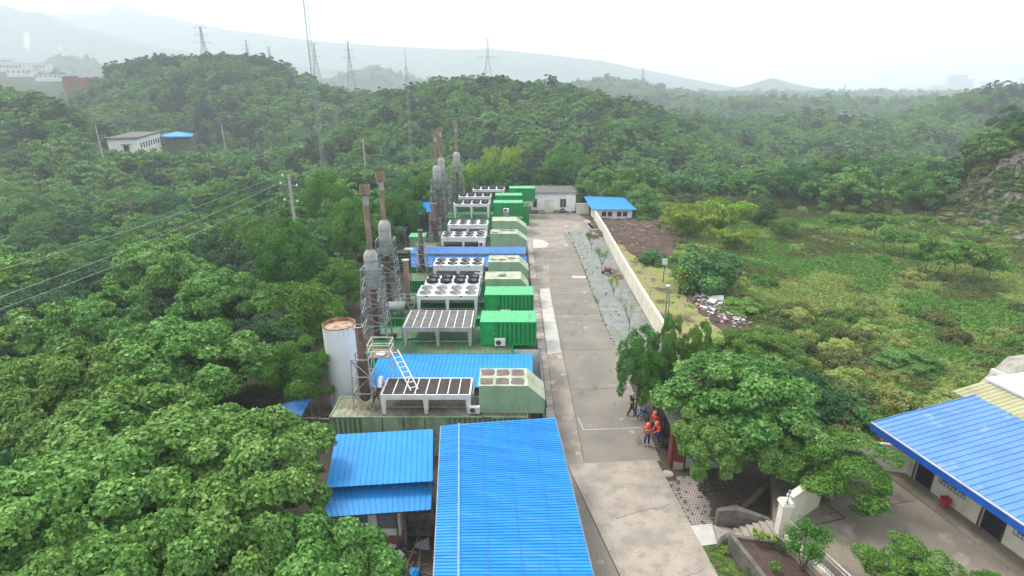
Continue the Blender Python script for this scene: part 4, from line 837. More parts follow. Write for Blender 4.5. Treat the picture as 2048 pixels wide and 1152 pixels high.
for i, (px, py, w_, h_, r_) in enumerate([(1412,622,1.5,.7,.4), (1430,632,1.3,1.0,-.3), (1420,640,.9,.7,.9), (1448,645,1.1,.7,.1), (1405,618,.7,.6,.8)]):
    p_ = at(px, py, -1.9); p_.z = gz(p_.x, p_.y) + .55 + .06*i; d1 = Vector((math.cos(r_), math.sin(r_), .12))*w_*.5; d2 = Vector((-math.sin(r_), math.cos(r_), .2))*h_*.5; hh = Vector((0, 0, .07))
    solo(MB().hexa([p_-d1-d2, p_+d1-d2, p_+d1+d2, p_-d1+d2, p_-d1-d2+hh, p_+d1-d2+hh, p_+d1+d2+hh, p_-d1+d2+hh]), 'foam_board', M['farwhite'], ['widest white board lying at the top of the rubbish heap', 'square white board in the middle of the rubbish heap', 'small white board tilted below the square one', 'white board at the lower right of the rubbish heap', 'smallest white board at the upper left of the rubbish heap'][i], 'board', 'white boards dumped on the rubbish heap')
q = random.Random(21); mb = MB()
for i in range(90):
    X, Yv = 19.5 + q.gauss(0, 2.2), 90 + q.gauss(0, 5); a_ = q.uniform(0, 6.28); l_ = q.uniform(.1, .9); z_ = gz(X, Yv) + .95; mb.bar((X, Yv, z_), (X + math.cos(a_)*l_, Yv + math.sin(a_)*l_, z_ + q.uniform(-.1, .2)), q.uniform(.03, .12))
tag(mb.obj('loose_debris', M['slab']), 'pale stones and sticks strewn over the turned soil below the hut', 'debris', kind='stuff')
# quarried rocks on the mound
q = np.random.default_rng(8); mb = MB()
for i in range(420):
    X, Yv = q.normal(90, 6), q.normal(98, 9)
    s_ = q.uniform(.3, 1.3); c_ = np.array([X, Yv, gz(X, Yv)]); vs = unit(q.normal(size=(8, 3)))*s_*q.uniform(.6, 1, (8, 1)); sg = np.array([(-1,-1,-1),(1,-1,-1),(1,1,-1),(-1,1,-1),(-1,-1,1),(1,-1,1),(1,1,1),(-1,1,1)])*.55*s_
    mb.hexa([tuple(c_ + sg[k] + vs[k]*.35) for k in range(8)])
tag(mb.obj('quarried_rocks', M['rock']), 'broken grey brown rocks on the steep face of the quarried mound', 'rocks', kind='stuff')
# ---------------------------------------------------------------- plant: containers, cabins, coolers
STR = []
def strips(t, m):  # dark strips over the groove floors: shade and dirt put into colour
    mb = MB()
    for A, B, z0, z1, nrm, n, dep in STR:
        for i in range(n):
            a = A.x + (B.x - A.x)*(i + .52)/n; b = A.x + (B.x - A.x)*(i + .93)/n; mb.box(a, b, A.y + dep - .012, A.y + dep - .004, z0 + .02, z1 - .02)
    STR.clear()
    if len(mb.v) > 16: mb.obj('groove_shade_and_grime', m, t)
def corr(mb, A, B, z0, z1, nrm, n, dep=.07):     # corrugated upright panel from A to B (xy), facing nrm
    A = Vector((*A, 0)); B = Vector((*B, 0)); nrm = Vector((*nrm, 0)); zv = Vector((0, 0, 1))
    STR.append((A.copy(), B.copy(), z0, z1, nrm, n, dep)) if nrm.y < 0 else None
    return mb.prof(A + zv*z0, B + zv*z0, B + zv*z1, A + zv*z1, nrm, n, -dep, .55, .01, 'box')
STR.clear()
def container(x0, x1, y0, y1, z0, z1, body, top, frame, label, doors=None, group=None, hatch=False):
    t = thing('shipping_container', label, 'container', ((x0+x1)/2, (y0+y1)/2, z0), group); n = max(4, int((x1-x0)/.42)); e = .09
    mb = MB(); segs = [(x0+e, x1-e)]
    if doors: segs = [(x0+e, doors[0]), (doors[1], x1-e)]
    for a, b in segs: corr(mb, (a, y0+.06), (b, y0+.06), z0+.12, z1-.1, (0,-1), max(2, int((b-a)/.3)))
    corr(mb, (x0+e, y1-.06), (x1-e, y1-.06), z0+.12, z1-.1, (0,1), n); corr(mb, (x0+.06, y0+e), (x0+.06, y1-e), z0+.12, z1-.1, (-1,0), 8); corr(mb, (x1-.06, y0+e), (x1-.06, y1-e), z0+.12, z1-.1, (1,0), 8)
    mb.obj('side_panels', body, t); strips(t, M['shade_grime_w'] if body is not M['green'] else M['grime'])
    MB().sheet((x0+e, y0+e, z1-.07), (x1-e, y0+e, z1-.07), (x1-e, y1-e, z1-.07), (x0+e, y1-e, z1-.07), n, .035, .5, .02, True).obj('roof', top, t)
    mb = MB()
    for X in (x0, x1-e):
        for Yv in (y0, y1-e): mb.box(X, X+e, Yv, Yv+e, z0, z1)
    for Z in (z0, z1-.1): mb.box(x0+e, x1-e, y0, y0+.07, Z, Z+.1).box(x0+e, x1-e, y1-.07, y1, Z, Z+.1).box(x0, x0+.07, y0+e, y1-e, Z, Z+.1).box(x1-.07, x1, y0+e, y1-e, Z, Z+.1)
    mb.obj('frame', frame, t)
    if doors:
        nd = doors[2]; wd = (doors[1]-doors[0])/nd
        for k in range(nd):
            a = doors[0] + k*wd; d_ = MB().box(a+.03, a+wd-.03, y0+.02, y0+.06, z0+.12, z1-.12)
            for zz in range(3): za = z0 + .3 + zz*(z1-z0-.6)/3; d_.box(a+.12, a+wd-.12, y0-.0, y0+.02, za, za + (z1-z0-.6)/3 - .12)
            do = d_.obj('door', body, t); MB().bar((a+wd*.3, y0-.03, z0+.15), (a+wd*.3, y0-.03, z1-.15), .03).bar((a+wd*.3-.15, y0-.035, z0+1.1), (a+wd*.3+.1, y0-.035, z0+1.1), .03).obj('lock_bar', frame, do)
    return t
def fan_grille(mb, c, r, n=4):
    for k in range(1, n+1): mb.lathe(c, [(r*k/n, 0), (r*k/n, .012), (r*k/n-.01, .012)], 14)
def ac_unit(x, y, z, label, s=1.0):
    t = thing('air_conditioner', label, 'air conditioner', (x, y, z)); w_, d_, h_ = .85*s, .32*s, .6*s
    MB().box(x-w_/2, x+w_/2, y, y+d_, z+.05, z+h_).obj('casing', M['white'], t)
    mb = MB(); c = Vector((x-w_*.13, y-.012, z+.05+h_*.46)); ring = []
    mb.tube(c, c + Vector((0,.011,0)), h_*.36, h_*.36, 18); mb.obj('fan', M['black'], t)
    mb = MB()
    for k in (.12, .22, .34):
        for i in range(14):
            a, b = 2*math.pi*i/14, 2*math.pi*(i+1)/14; mb.bar(c + Vector((math.cos(a)*k*h_, -.01, math.sin(a)*k*h_)), c + Vector((math.cos(b)*k*h_, -.01, math.sin(b)*k*h_)), .012)
    mb.obj('guard', M['grey'], t); MB().box(x-w_*.4, x-w_*.3, y, y+d_, z, z+.05).box(x+w_*.3, x+w_*.4, y, y+d_, z, z+.05).obj('feet', M['grey'], t)
    return t
def cabin_slope(x0, xt, x1, y0, y1, z0, z1, label, patches=0, zr=None, stained=False, acs=None):
    t = thing('control_cabin', label, 'cabin', ((x0+x1)/2, (y0+y1)/2, z0), 'sloping pale green cabins beside the road'); zr = zr or z0 + (z1-z0)*.46
    prof = [(x0, z0), (x1, z0), (x1, zr), (xt, z1), (x0, z1)]
    MB().prism([(a, y0, b) for a, b in prof], (0, y1-y0, 0)).obj('body', M['pale'], t)
    MB().box(x0-.03, xt+.02, y0-.03, y1+.03, z1, z1+.04).hexa([(xt+.02, y0-.03, z1), (x1+.03, y0-.03, zr), (x1+.03, y1+.03, zr), (xt+.02, y1+.03, z1), (xt+.02, y0-.03, z1+.04), (x1+.04, y0-.03, zr+.04), (x1+.04, y1+.03, zr+.04), (xt+.02, y1+.03, z1+.04)]).obj('roof', M['paletop'], t)
    mb = MB()
    for fx in (.27, .52, .76): X = x0 + (x1-x0)*fx; mb.box(X-.012, X+.012, y0-.008, y0-.001, z0+.08, min(z1, z1 if X < xt else zr + (z1-zr)*(x1-X)/(x1-xt))-.06)
    mb.box(x0, x1, y0-.03, y0-.001, z0, z0+.07); mb.obj('panel_seams', M['weather'], t)
    if patches:
        q = random.Random(x0*7+y0); nx_ = 3
        for j in range(2):
            for i in range(nx_):
                if patches < 6 and q.random() < .4: continue
                a = x0 + .08 + i*(xt-x0-.1)/nx_; b = a + (xt-x0-.1)/nx_ - .16; c_ = y0 + .12 + j*(y1-y0)/2; d_ = c_ + (y1-y0)/2 - .28; pts_ = []
                m_ = 22
                for k in range(m_):
                    an = 2*math.pi*k/m_; u = abs(math.cos(an))**.25*math.copysign(1, math.cos(an)); v = abs(math.sin(an))**.35*math.copysign(1, math.sin(an)); rr_ = q.uniform(.9, 1.12)
                    pts_.append(((a+b)/2 + u*(b-a)/2*rr_, (c_+d_)/2 + v*(d_-c_)/2*rr_, z1+.046))
                MB().poly(pts_).obj('roof_patch', M['tar'], t)
    if stained:
        q = random.Random(3); mb = MB()
        for i in range(3):
            cx_ = x0 + .5 + i*.95; cy_ = (y0+y1)/2 + q.uniform(-.5, .3); mb.poly([(cx_ + math.cos(k*.524)*q.uniform(.25, .55), cy_ + math.sin(k*.524)*q.uniform(.2, .5), z1+.046 + i*.003) for k in range(12)])
        mb.obj('roof_patch', M['tar'], t)
    return t
def small_container(x0, x1, y0, y1, z0, z1, label, mark=False):
    t = thing('green_cabin', label, 'cabin', ((x0+x1)/2, (y0+y1)/2, z0), 'bright green ribbed cabins'); g = M['green']; e = .09; dx = x0 + (x1-x0)*.27
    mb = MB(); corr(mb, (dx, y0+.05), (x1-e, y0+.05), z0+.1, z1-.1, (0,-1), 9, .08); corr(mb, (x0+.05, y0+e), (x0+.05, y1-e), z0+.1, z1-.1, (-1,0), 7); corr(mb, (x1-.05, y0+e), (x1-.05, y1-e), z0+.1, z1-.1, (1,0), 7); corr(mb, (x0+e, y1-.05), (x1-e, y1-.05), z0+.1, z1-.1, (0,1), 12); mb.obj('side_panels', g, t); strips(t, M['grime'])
    mb = MB()
    for X in (x0, x1-e):
        for Yv in (y0, y1-e): mb.box(X, X+e, Yv, Yv+e, z0, z1)
    for Z in (z0, z1-.1): mb.box(x0+e, x1-e, y0, y0+.07, Z, Z+.1).box(x0+e, x1-e, y1-.07, y1, Z, Z+.1).box(x0, x0+.07, y0+e, y1-e, Z, Z+.1).box(x1-.07, x1, y0+e, y1-e, Z, Z+.1)
    mb.obj('frame', g, t)
    MB().sheet((x0+.02, y0+.02, z1+.005), (x1-.02, y0+.02, z1+.005), (x1-.02, y1-.02, z1+.005), (x0+.02, y1-.02, z1+.005), 16, .03, .4, .02, True).obj('roof', M['greentop'], t)
    d_ = MB().box(x0+e+.04, dx-.05, y0+.02, y0+.06, z0+.12, z1-.16)
    for k in range(3): d_.box(x0+e+.16, dx-.17, y0-.005, y0+.02, z0+.3+k*.24, z0+.42+k*.24)
    d_.box(x0+e+.16, dx-.17, y0, y0+.02, z0+1.1, z1-.3); do = d_.obj('door', g, t); MB().box(dx-.16, dx-.1, y0-.03, y0+.02, z0+.9, z0+1.1).obj('handle', M['grey'], do)
    if mark:
        mb = MB(); X = x1 - .45; Yv = (y0+y1)/2; Z = z1 + .045
        for k in range(3): mb.box(X-.13, X+.13, Yv-.3+k*.26, Yv-.24+k*.26, Z, Z+.006)
        mb.box(X-.13, X-.08, Yv-.46, Yv+.34, Z+.002, Z+.008); mb.obj('roof_marking', M['weather'], t)
    return t
def cooler(x0, x1, y0, y1, z0, z1, kind, label, legs=3, panelmat=None, body=.42):
    t = thing('radiator_cooler', label, 'cooler', ((x0+x1)/2, (y0+y1)/2, z0), 'raised radiator coolers on the containers')
    wm = M['white'] if kind != 'panelgrey' else M['silver']; b = .34 if kind.startswith('panel') else body
    mb = MB().box(x0, x1, y0, y0+.08, z1-b, z1).box(x0, x1, y1-.08, y1, z1-b, z1).box(x0, x0+.08, y0+.08, y1-.08, z1-b, z1).box(x1-.08, x1, y0+.08, y1-.08, z1-b, z1)
    if not kind.startswith('panel'): mb.box(x0+.08, x1-.08, y0+.08, y1-.08, z1-.05, z1-.002)
    mb.obj('casing', wm, t)
    if kind.startswith('panel'):
        n = 8; wd = (x1-x0-.16)/n; pm = M['grille'] if kind == 'panel' else M['grille2']
        for i in range(n):
            a = x0+.08+i*wd; g_ = MB().box(a+.035, a+wd-.035, y0+.1, y1-.1, z1-.1, z1-.03)
            for k in range(9): yy_ = y0+.1+(y1-y0-.2)*(k+.5)/9; g_.box(a+.035, a+wd-.035, yy_-.012, yy_+.012, z1-.03, z1-.018)
            g_.obj('panel', pm, t)
        mb = MB()
        for i in range(n+1): a = x0+.08+i*wd; mb.box(a-.03, a+.03, y0+.08, y1-.08, z1-.03, z1+.02)
        mb.obj('dividers', M['white'], t)
    else:
        nx_ = 4; wd = (x1-x0)/nx_; r = min(wd*.40, (y1-y0)*.235)
        if kind == 'bigfan': r = min(wd*.42, (y1-y0)*.25)
        fm = M['fanlight'] if kind == 'lightfan' else M['black']
        for i in range(nx_):
            for j in range(2):
                c = Vector((x0+wd*(i+.5), y0 + (y1-y0)*(.27 + .46*j), z1)); hgt = .28 if kind == 'bigfan' else .07
                f_ = MB().lathe(c, [(r, 0), (r, hgt), (r*.93, hgt), (r*.93, .012), (0, .012)], 20).obj('fan', fm if kind != 'lightfan' else M['grey'], t, smooth=False)
                mb = MB()
                for k in range(6): a = k*math.pi/3 + i + j; p_ = Vector((math.cos(a), math.sin(a), 0)); s_ = Vector((-p_.y, p_.x, 0)); mb.add([c+p_*.1*r+Vector((0,0,hgt*.5+.02)), c+p_*.88*r-s_*.16*r+Vector((0,0,hgt*.5)), c+p_*.86*r+s_*.2*r+Vector((0,0,hgt*.5+.05)), c+p_*.15*r+s_*.14*r+Vector((0,0,hgt*.5+.05))], [(0,1,2,3)])
                mb.lathe(c + Vector((0,0,hgt*.5)), [(.13*r, 0), (.13*r, .07), (0, .07)], 10); mb.obj('blades', M['grille2'] if kind != 'lightfan' else M['fanlight'], f_)
                mb = MB()
                for k in range(4): a = k*math.pi/4+.2; p_ = Vector((math.cos(a), math.sin(a), 0)); mb.bar(c-p_*r+Vector((0,0,hgt+.015)), c+p_*r+Vector((0,0,hgt+.015)), .014)
                mb.obj('guard', M['grey'], f_)
        MB().box(x0+.15, x1-.15, y0+.1, y1-.1, z1-b-.28, z1-b-.01).obj('coil', M['grille2'], t)
        MB().box(x0+.8, x0+1.0, y0-.02, y0-.001, z1-.12, z1-.02).box(x1-1.6, x1-1.4, y0-.02, y0-.001, z1-.12, z1-.02).obj('lifting_lugs', M['black'], t)
    for i in range(legs):
        X = x0 + (x1-x0)*i/(legs-1); X = min(max(X, x0+.16), x1-.16)
        for (ya, s_) in ((y0, 1), (y1-.12, -1)):
            MB().hexa([(X-.1, ya, z0), (X+.1, ya, z0), (X+.1, ya+.12, z0), (X-.1, ya+.12, z0), (X-.17, ya, z1-b), (X+.17, ya, z1-b), (X+.17, ya+.12, z1-b), (X-.17, ya+.12, z1-b)]).obj('leg', wm, t)
    mb = MB(); mb.tube((x1+.12, y0+.3, z0+.3), (x1+.12, y0+.3, z1-.15), .06, n=8).tube((x1+.12, y0+.3, z1-.15), (x1+.12, y1-.3, z1-.15), .07, n=8).tube((x0-.1, y0+.4, z1-.2), (x0-.1, y1-.3, z1-.2), .07, n=8).tube((x0-.1, y0+.4, z0+.25), (x0-.1, y0+.4, z1-.2), .06, n=8).tube((x0-.1, y0+.4, z0+.25), (x1+.12, y0+.4, z0+.25), .05, n=8)
    mb.obj('pipework', M['galv'], t); return t
Gn, GD, PL, WT, WE = M['green'], M['greendirty'], M['pale'], M['weathertop'], M['weather']
container(-11.35, 1.0, 30.05, 32.5, 0, 2.9, WE, WT, WE, 'weathered pale green shipping container with double doors in its side, nearest the camera', doors=(-9.4, -4.1, 4))
container(-11.3, .1, 38.9, 41.35, 0, 2.9, Gn, GD, Gn, 'bright green container under the grey panelled cooler')
container(-11.2, 1.6, 41.7, 44.15, 0, 2.9, Gn, GD, Gn, 'green container hidden behind the grey panelled cooler and front green cabin')
container(-11.2, 1.7, 45.9, 48.3, 0, 2.9, Gn, GD, Gn, 'green container under the pale fan cooler and second green cabin')
container(-11.2, 1.5, 50.0, 52.45, 0, 2.9, Gn, GD, PL, 'green container under the dark fan cooler next to the flat sloping cabin')
container(-11.2, 1.5, 56.4, 58.9, 0, 2.9, Gn, GD, PL, 'green container in front of the long double blue roof')
container(-11.2, 1.6, 69.6, 72.1, 0, 2.9, PL, WT, PL, 'pale container just behind the long double blue roof')
container(-11.2, 1.6, 75.8, 78.3, 0, 2.9, Gn, GD, PL, 'green container under the pair of far sloping cabins')
container(-10.6, 1.7, 87.0, 89.4, 0, 2.9, Gn, GD, Gn, 'green container under the tall legged cooler in the far row')
container(-10.6, 1.7, 89.8, 92.2, 0, 2.9, Gn, GD, Gn, 'green container behind the one under the tall legged cooler')
container(-10.2, 2.95, 94.6, 97.0, 0, 3.3, Gn, GD, Gn, 'green container whose ribbed end sticks out furthest towards the road')
container(-10.2, 2.2, 100.6, 103.2, 0, 2.9, Gn, GD, Gn, 'green container at the far end of the row beside the white building')
# coolers
cooler(-8.15, -2.55, 30.4, 32.6, 2.9, 4.25, 'panel', 'white framed cooler with eight dark panels on the nearest container')
cooler(-8.55, -3.15, 40.2, 43.9, 2.9, 4.5, 'panelgrey', 'grey framed cooler with eight grey panels on tall tapered legs')
cooler(-8.6, -3.1, 47.3, 50.1, 2.9, 4.55, 'lightfan', 'white cooler with eight pale grey fans behind the grey panelled one')
cooler(-8.35, -3.1, 50.5, 53.2, 2.9, 4.5, 'bigfan', 'cooler with eight large black fans directly behind the pale fan one')
cooler(-8.4, -3.1, 57.0, 59.8, 2.9, 4.4, 'fan', 'white boxy cooler with eight black fans in front of the long blue roof', body=.62)
cooler(-9.15, -3.4, 70.1, 73.1, 2.9, 4.15, 'fan', 'white cooler with eight black fans just behind the long blue roof', body=.6)
cooler(-8.95, -3.4, 76.4, 79.4, 2.9, 4.35, 'fan', 'white cooler second behind the long blue roof', body=.6)
cooler(-9.2, -3.6, 87.3, 90.4, 2.9, 5.1, 'bigfan', 'tall legged cooler with black fans beside the far green cabins')
cooler(-9.0, -3.6, 94.1, 97.4, 3.3, 5.05, 'bigfan', 'cooler with black fans second from the far end')
cooler(-7.1, -1.4, 101.2, 104.6, 2.9, 5.05, 'bigfan', 'cooler with black fans at the far end of the row')
# cabins
cabin_slope(-2.05, .95, 2.04, 30.5, 32.75, 2.9, 4.8, 'pale green cabin with six dark square patches on its roof, nearest the camera', 6, 3.8)
cabin_slope(-2.6, .85, 1.6, 51.0, 53.3, 2.9, 4.85, 'pale green cabin with a round dark stain, right behind the green cabins', 0, 3.9, stained=False)
cabin_slope(-2.5, .75, 1.75, 56.8, 59.3, 2.9, 4.8, 'pale green cabin with brown rotted roof stains in front of the long blue roof', 0, 3.8, stained=True)
cabin_slope(-2.75, .6, 1.9, 69.6, 71.9, 2.9, 4.7, 'pale green cabin with a grey faded roof just behind the long blue roof', 2, 3.8)
cabin_slope(-2.75, .6, 2.0, 76.3, 78.9, 2.9, 4.85, 'pale green cabin second behind the long blue roof', 0, 3.85)
small_container(-2.5, 1.93, 40.4, 42.8, 2.9, 4.88, 'bright green ribbed cabin with a dark marking on its roof, nearest the camera', True)
small_container(-2.45, 1.93, 46.5, 48.8, 2.9, 4.9, 'bright green ribbed cabin directly behind the one with the roof marking')
small_container(-3.0, 1.75, 89.3, 91.8, 2.9, 4.9, 'bright green ribbed cabin in front of the far group of three')
small_container(-2.9, 1.75, 95.5, 98.0, 3.3, 5.0, 'bright green ribbed cabin in the middle of the far group of three')
small_container(-.5, 4.2, 101.0, 103.6, 2.95, 5.3, 'bright green ribbed cabin nearest the white end building')
ac_unit(-.95, 40.05, 2.95, 'white air conditioner fixed to the front green cabin'); ac_unit(-.6, 46.1, 2.95, 'white air conditioner on the second green cabin')
ac_unit(-2.35, 30.2, 3.0, 'grey white air conditioner between the nearest cooler and cabin', .8); ac_unit(-3.55, 56.7, 3.0, 'white air conditioner under the boxy cooler before the blue roof')
ac_unit(-3.9, 69.8, 2.95, 'white air conditioner on the first cooler behind the blue roof'); ac_unit(-4.1, 76.1, 3.0, 'white air conditioner on the second cooler behind the blue roof')
ac_unit(-.9, 84.8, 4.3, 'white air conditioner above the farthest sloping cabin'); ac_unit(1.7, 69.9, 3.0, 'white air conditioner at the road end of the grey roofed cabin', .9)
MB().box(-1.3, -.5, 84.7, 85.3, 0, 4.33)and None
solo(MB().box(-1.3, -.5, 84.75, 85.2, 0, 4.3).box(-1.36, -.44, 84.7, 85.25, 4.3, 4.34), 'equipment_stand', M['grey'], 'grey stand carrying the air conditioner above the farthest sloping cabin', 'stand')
# round cap on the stained cabin roof
solo(MB().lathe((-.95, 52.0, 4.89), [(.42, 0), (.42, .05), (.3, .07), (0, .08)], 16), 'roof_cap', M['tar'], 'round dark cap on the roof of the flat pale green cabin', 'cap')
# ---------------------------------------------------------------- blue roofs of the plant
def post(mb, x, y, z, w_=.1, z0=0): return mb.box(x-w_/2, x+w_/2, y-w_/2, y+w_/2, z0, z)
t = thing('engine_shed', 'open shed with a blue ribbed roof between the nearest two containers', 'shed', (-4, 36, 0))
MB().sheet((-10.2, 34.0, 2.75), (1.45, 34.0, 2.75), (1.55, 38.3, 3.15), (-9.95, 38.3, 3.15), 38, .03, .2).obj('roof', M['blue'], t)
mb = MB(); [post(mb, X, Yv, 2.75 + (Yv-34)*.09) for X in (-9.8, -4, 1.3) for Yv in (34.2, 38.0)]; mb.box(-9.8, 1.3, 33.5, 33.55, 0, 1.0); mb.obj('frame', M['grey'], t)
t = thing('sheet_fence', 'grey metal sheet screen at the road end of the first blue roofed shed', 'screen', (2.2, 36, 0))
mb = MB(); corr(mb, (2.2, 31), (2.2, 39.55), 0, 3.0, (1,0), 30, .03); mb.obj('side_sheet', M['greywall'], t); MB().box(.15, 2.2, 39.5, 39.55, 0, 3.0).obj('rear_sheet', M['white'], t); MB().bar((2.2, 31, 3.0), (2.2, 39.55, 3.0), .05).bar((.15, 39.52, 3.0), (2.2, 39.52, 3.0), .05).obj('frame', M['black'], t)
t = thing('double_roof_shed', 'long shed with two overlapping blue ribbed roofs across the middle of the plant', 'shed', (-5, 64, 0))
MB().sheet((-13.4, 61.2, 2.9), (1.72, 61.2, 2.9), (1.72, 64.9, 3.3), (-12.6, 64.9, 3.3), 50, .03, .2).obj('lower_roof', M['blue_d'], t)
MB().sheet((-12.6, 64.5, 3.55), (1.66, 64.5, 3.55), (1.66, 66.9, 3.75), (-11.9, 66.9, 3.75), 50, .03, .2).obj('upper_roof', M['blue_d'], t)
mb = MB(); [post(mb, X, Yv, 2.85) for X in (-13, -8, -3, 1.5) for Yv in (61.5, 66.5)]; mb.box(-12.4, 1.6, 64.52, 64.56, 3.3, 3.54); mb.obj('frame', M['galv'], t)
# big foreground roof
R1, R2 = Vector((-3.93, 27.2, 4.15)), at(918, 848, 4.75); R3 = at(1110, 835, 3.95)
L1, L2, L3 = at(882, 852, 4.4), at(918, 848, 4.6), at(1110, 835, 3.7)
K3, K2, K1 = at(1187, 1152, 3.7), at(917, 1152, 4.6), at(868, 1152, 4.4)
ext = lambda a, b, s: b + (b - a) * s
K3, K2, K1 = ext(L3, K3, .35), ext(L2, K2, .35), ext(L1, K1, .35)
t = thing('foreground_shed', 'large shed with a long bright blue ridged roof in the centre foreground', 'shed', (-.5, 21, 0))
MB().sheet(L2, K2, K3, L3, 84, .035, .22, .03).obj('roof_slope', M['blue_f'], t)
MB().sheet(K2, L2, L1, K1, 84, .035, .22, .03).obj('narrow_roof_slope', M['blue_f'], t)
MB().bar(L2 + Vector((0,0,.05)), K2 + Vector((0,0,.05)), .09, .03).obj('ridge_strip', mat('ridge_strip_paint', (.16,.33,.62), None, 3), t)
mb = MB()
for s_ in (.22, .47, .74):
    a_, b_ = L2.lerp(L3, s_), K2.lerp(K3, s_); mb.bar(a_ + Vector((0,0,.04)), b_ + Vector((0,0,.04)), .025, .012)
for s_ in (.12, .35, .6, .86):
    for k in range(42): p_ = L2.lerp(L3, s_).lerp(K2.lerp(K3, s_), (k*2+.87)/84); mb.box(p_.x-.02, p_.x+.02, p_.y-.02, p_.y+.02, p_.z+.03, p_.z+.05)
mb.obj('lap_seams_and_screws', M['blue_d'], t)
mb = MB(); mb.bar(L1 + Vector((-.02,0,-.12)), K1 + Vector((-.02,0,-.12)), .06, .2); mb.bar(L3 + Vector((.02,0,-.1)), K3 + Vector((.02,0,-.1)), .05, .14); mb.obj('eaves', M['grey'], t)
mb = MB()
for k in range(6):
    for a, b in ((L1, K1), (L3, K3)): p_ = a.lerp(b, .03 + k*.19); post(mb, p_.x + (.25 if a is L1 else -.3), p_.y, p_.z - .2, .14)
mb.obj('posts', M['galv'], t)
p_, q_ = L1.lerp(K1, .05), L1.lerp(K1, .9); MB().prism([(p_.x+.35, p_.y, 0), (p_.x+.45, p_.y, 0), (q_.x+.45, q_.y, 0), (q_.x+.35, q_.y, 0)], (0, 0, 1.2)).obj('low_wall', M['brick'], t)
# left hand foreground shed with two roofs
t = thing('side_shed', 'blue ribbed mono-pitch roof raised above a lower awning, left of the large blue roof', 'shed', (-7, 25.5, 0))
A_, B_, C_, D_ = at(672, 869, 3.75), at(866, 858, 3.75), at(866, 962, 3.35), at(652, 975, 3.35)
MB().sheet(A_, B_, C_, D_, 19, .03, .14, .03).obj('roof', M['blue'], t)
mb = MB(); [mb.bar(a.lerp(b, s_) + Vector((0,.0,-.08)), c_.lerp(d_, s_) + Vector((0,0,-.08)), .06, .1) for a, b, d_, c_ in ((A_, B_, C_, D_),) for s_ in (.03, .5, .97)]; [post(mb, p.x, p.y, p.z - .1, .08) for p in (A_ + Vector((.2,-.1,0)), B_ + Vector((-.15,-.1,0)), C_ + Vector((-.15,.1,0)), D_ + Vector((.25,.1,0)))]; mb.obj('frame', M['galv'], t)
A_, B_, C_, D_ = at(640, 976, 2.9), at(866, 955, 2.9), at(862, 1019, 2.5), at(655, 1034, 2.5)
t = thing('awning', 'lower blue ribbed awning below the raised left roof, its corner under the tree', 'awning', (-7, 23.4, 0))
MB().sheet(A_, B_, C_, D_, 19, .03, .14, .03).obj('roof', M['blue'], t)
mb = MB(); [post(mb, p.x, p.y, p.z - .05, .07) for p in (C_ + Vector((-.2,.1,0)), C_.lerp(D_, .35) + Vector((0,.15,0)), D_ + Vector((.2,.15,0)))]; mb.bar(C_ + Vector((0,.05,-.06)), D_ + Vector((0,.05,-.06)), .05); mb.obj('posts', M['bark'], t)
t = thing('brick_store', 'low store with a white double door cabinet on brick under the blue awning', 'store', (-7, 23.2, 0))
MB().box(-8.4, -5.55, 22.6, 24.0, 0, .75).obj('brick_base', M['brick'], t); MB().box(-8.35, -5.6, 22.55, 23.9, .75, 2.35).obj('cabinet', M['white'], t)
for X in (-8.2, -6.75): mb = MB().box(X, X+1.0, 22.52, 22.548, 1.2, 2.15); mb.obj('louvre', M['grey'], t)
mb = MB(); [mb.box(X, X+1.0, 22.49, 22.52, 1.25 + k*.09, 1.29 + k*.09) for X in (-8.2, -6.75) for k in range(10)]; mb.obj('slats', M['galv'], t)
MB().box(-5.5, -4.1, 23.3, 24.3, 0, .6).box(-5.45, -5.3, 22.4, 22.55, 0, 2.4).obj('side_wall', M['stone'], t)
# litter below
t = None
q = random.Random(31)
def bag(x, y, s, label, m='farwhite', z=0):
    r_ = np.random.default_rng(int(x*100) % 999); mb = MB(); n = 10; prof = [(s*k, z_) for k, z_ in ((.0, 0), (.8, .02), (1, s*.35), (.7, s*.75), (.25, s*.95), (.05, s*1.1))]; mb.lathe((x, y, z), prof, 9)
    mb.v = [(a + r_.normal()*s*.13, b + r_.normal()*s*.13, max(z, c_ + r_.normal()*s*.1)) for a, b, c_ in mb.v]; return solo(mb, 'bag', M[m], label, 'bag', base=(x, y, z))
p_ = at(797, 1113, 0); bag(p_.x, p_.y, .28, 'crumpled white bag on the littered ground by the large blue roof'); p_ = at(783, 1096, 0); bag(p_.x, p_.y, .22, 'smaller white bag beside the crumpled one')
p_ = at(768, 1106, 0); bag(p_.x, p_.y, .25, 'greyish plastic bag left of the white ones', 'slab'); p_ = at(830, 1148, 0); bag(p_.x, p_.y, .28, 'blue plastic sack at the bottom edge beside the big roof', 'blue')
p_ = at(845, 1093, 0); d1, d2 = Vector((.35, .1, .1)), Vector((-.1, .25, .1)); solo(MB().hexa([p_-d1-d2, p_+d1-d2, p_+d1+d2, p_-d1+d2] + [v + Vector((0,0,.04)) for v in (p_-d1-d2, p_+d1-d2, p_+d1+d2, p_-d1+d2)]), 'metal_sheet', M['grey'], 'small bent grey sheet leaning in the litter by the big roof', 'sheet')
mb = MB()
for i in range(150):
    x_, y_ = q.uniform(-7.6, -3.5), q.uniform(16.5, 22.3); a_ = q.uniform(0, 3.14); l_ = q.uniform(.1, .7); mb.bar((x_, y_, .02), (x_ + math.cos(a_)*l_, y_ + math.sin(a_)*l_, .02 + q.uniform(0, .12)), q.uniform(.015, .05))
tag(mb.obj('twig_litter', M['palebark']), 'twigs and scraps littering the dark ground by the big blue roof', 'litter', kind='stuff')
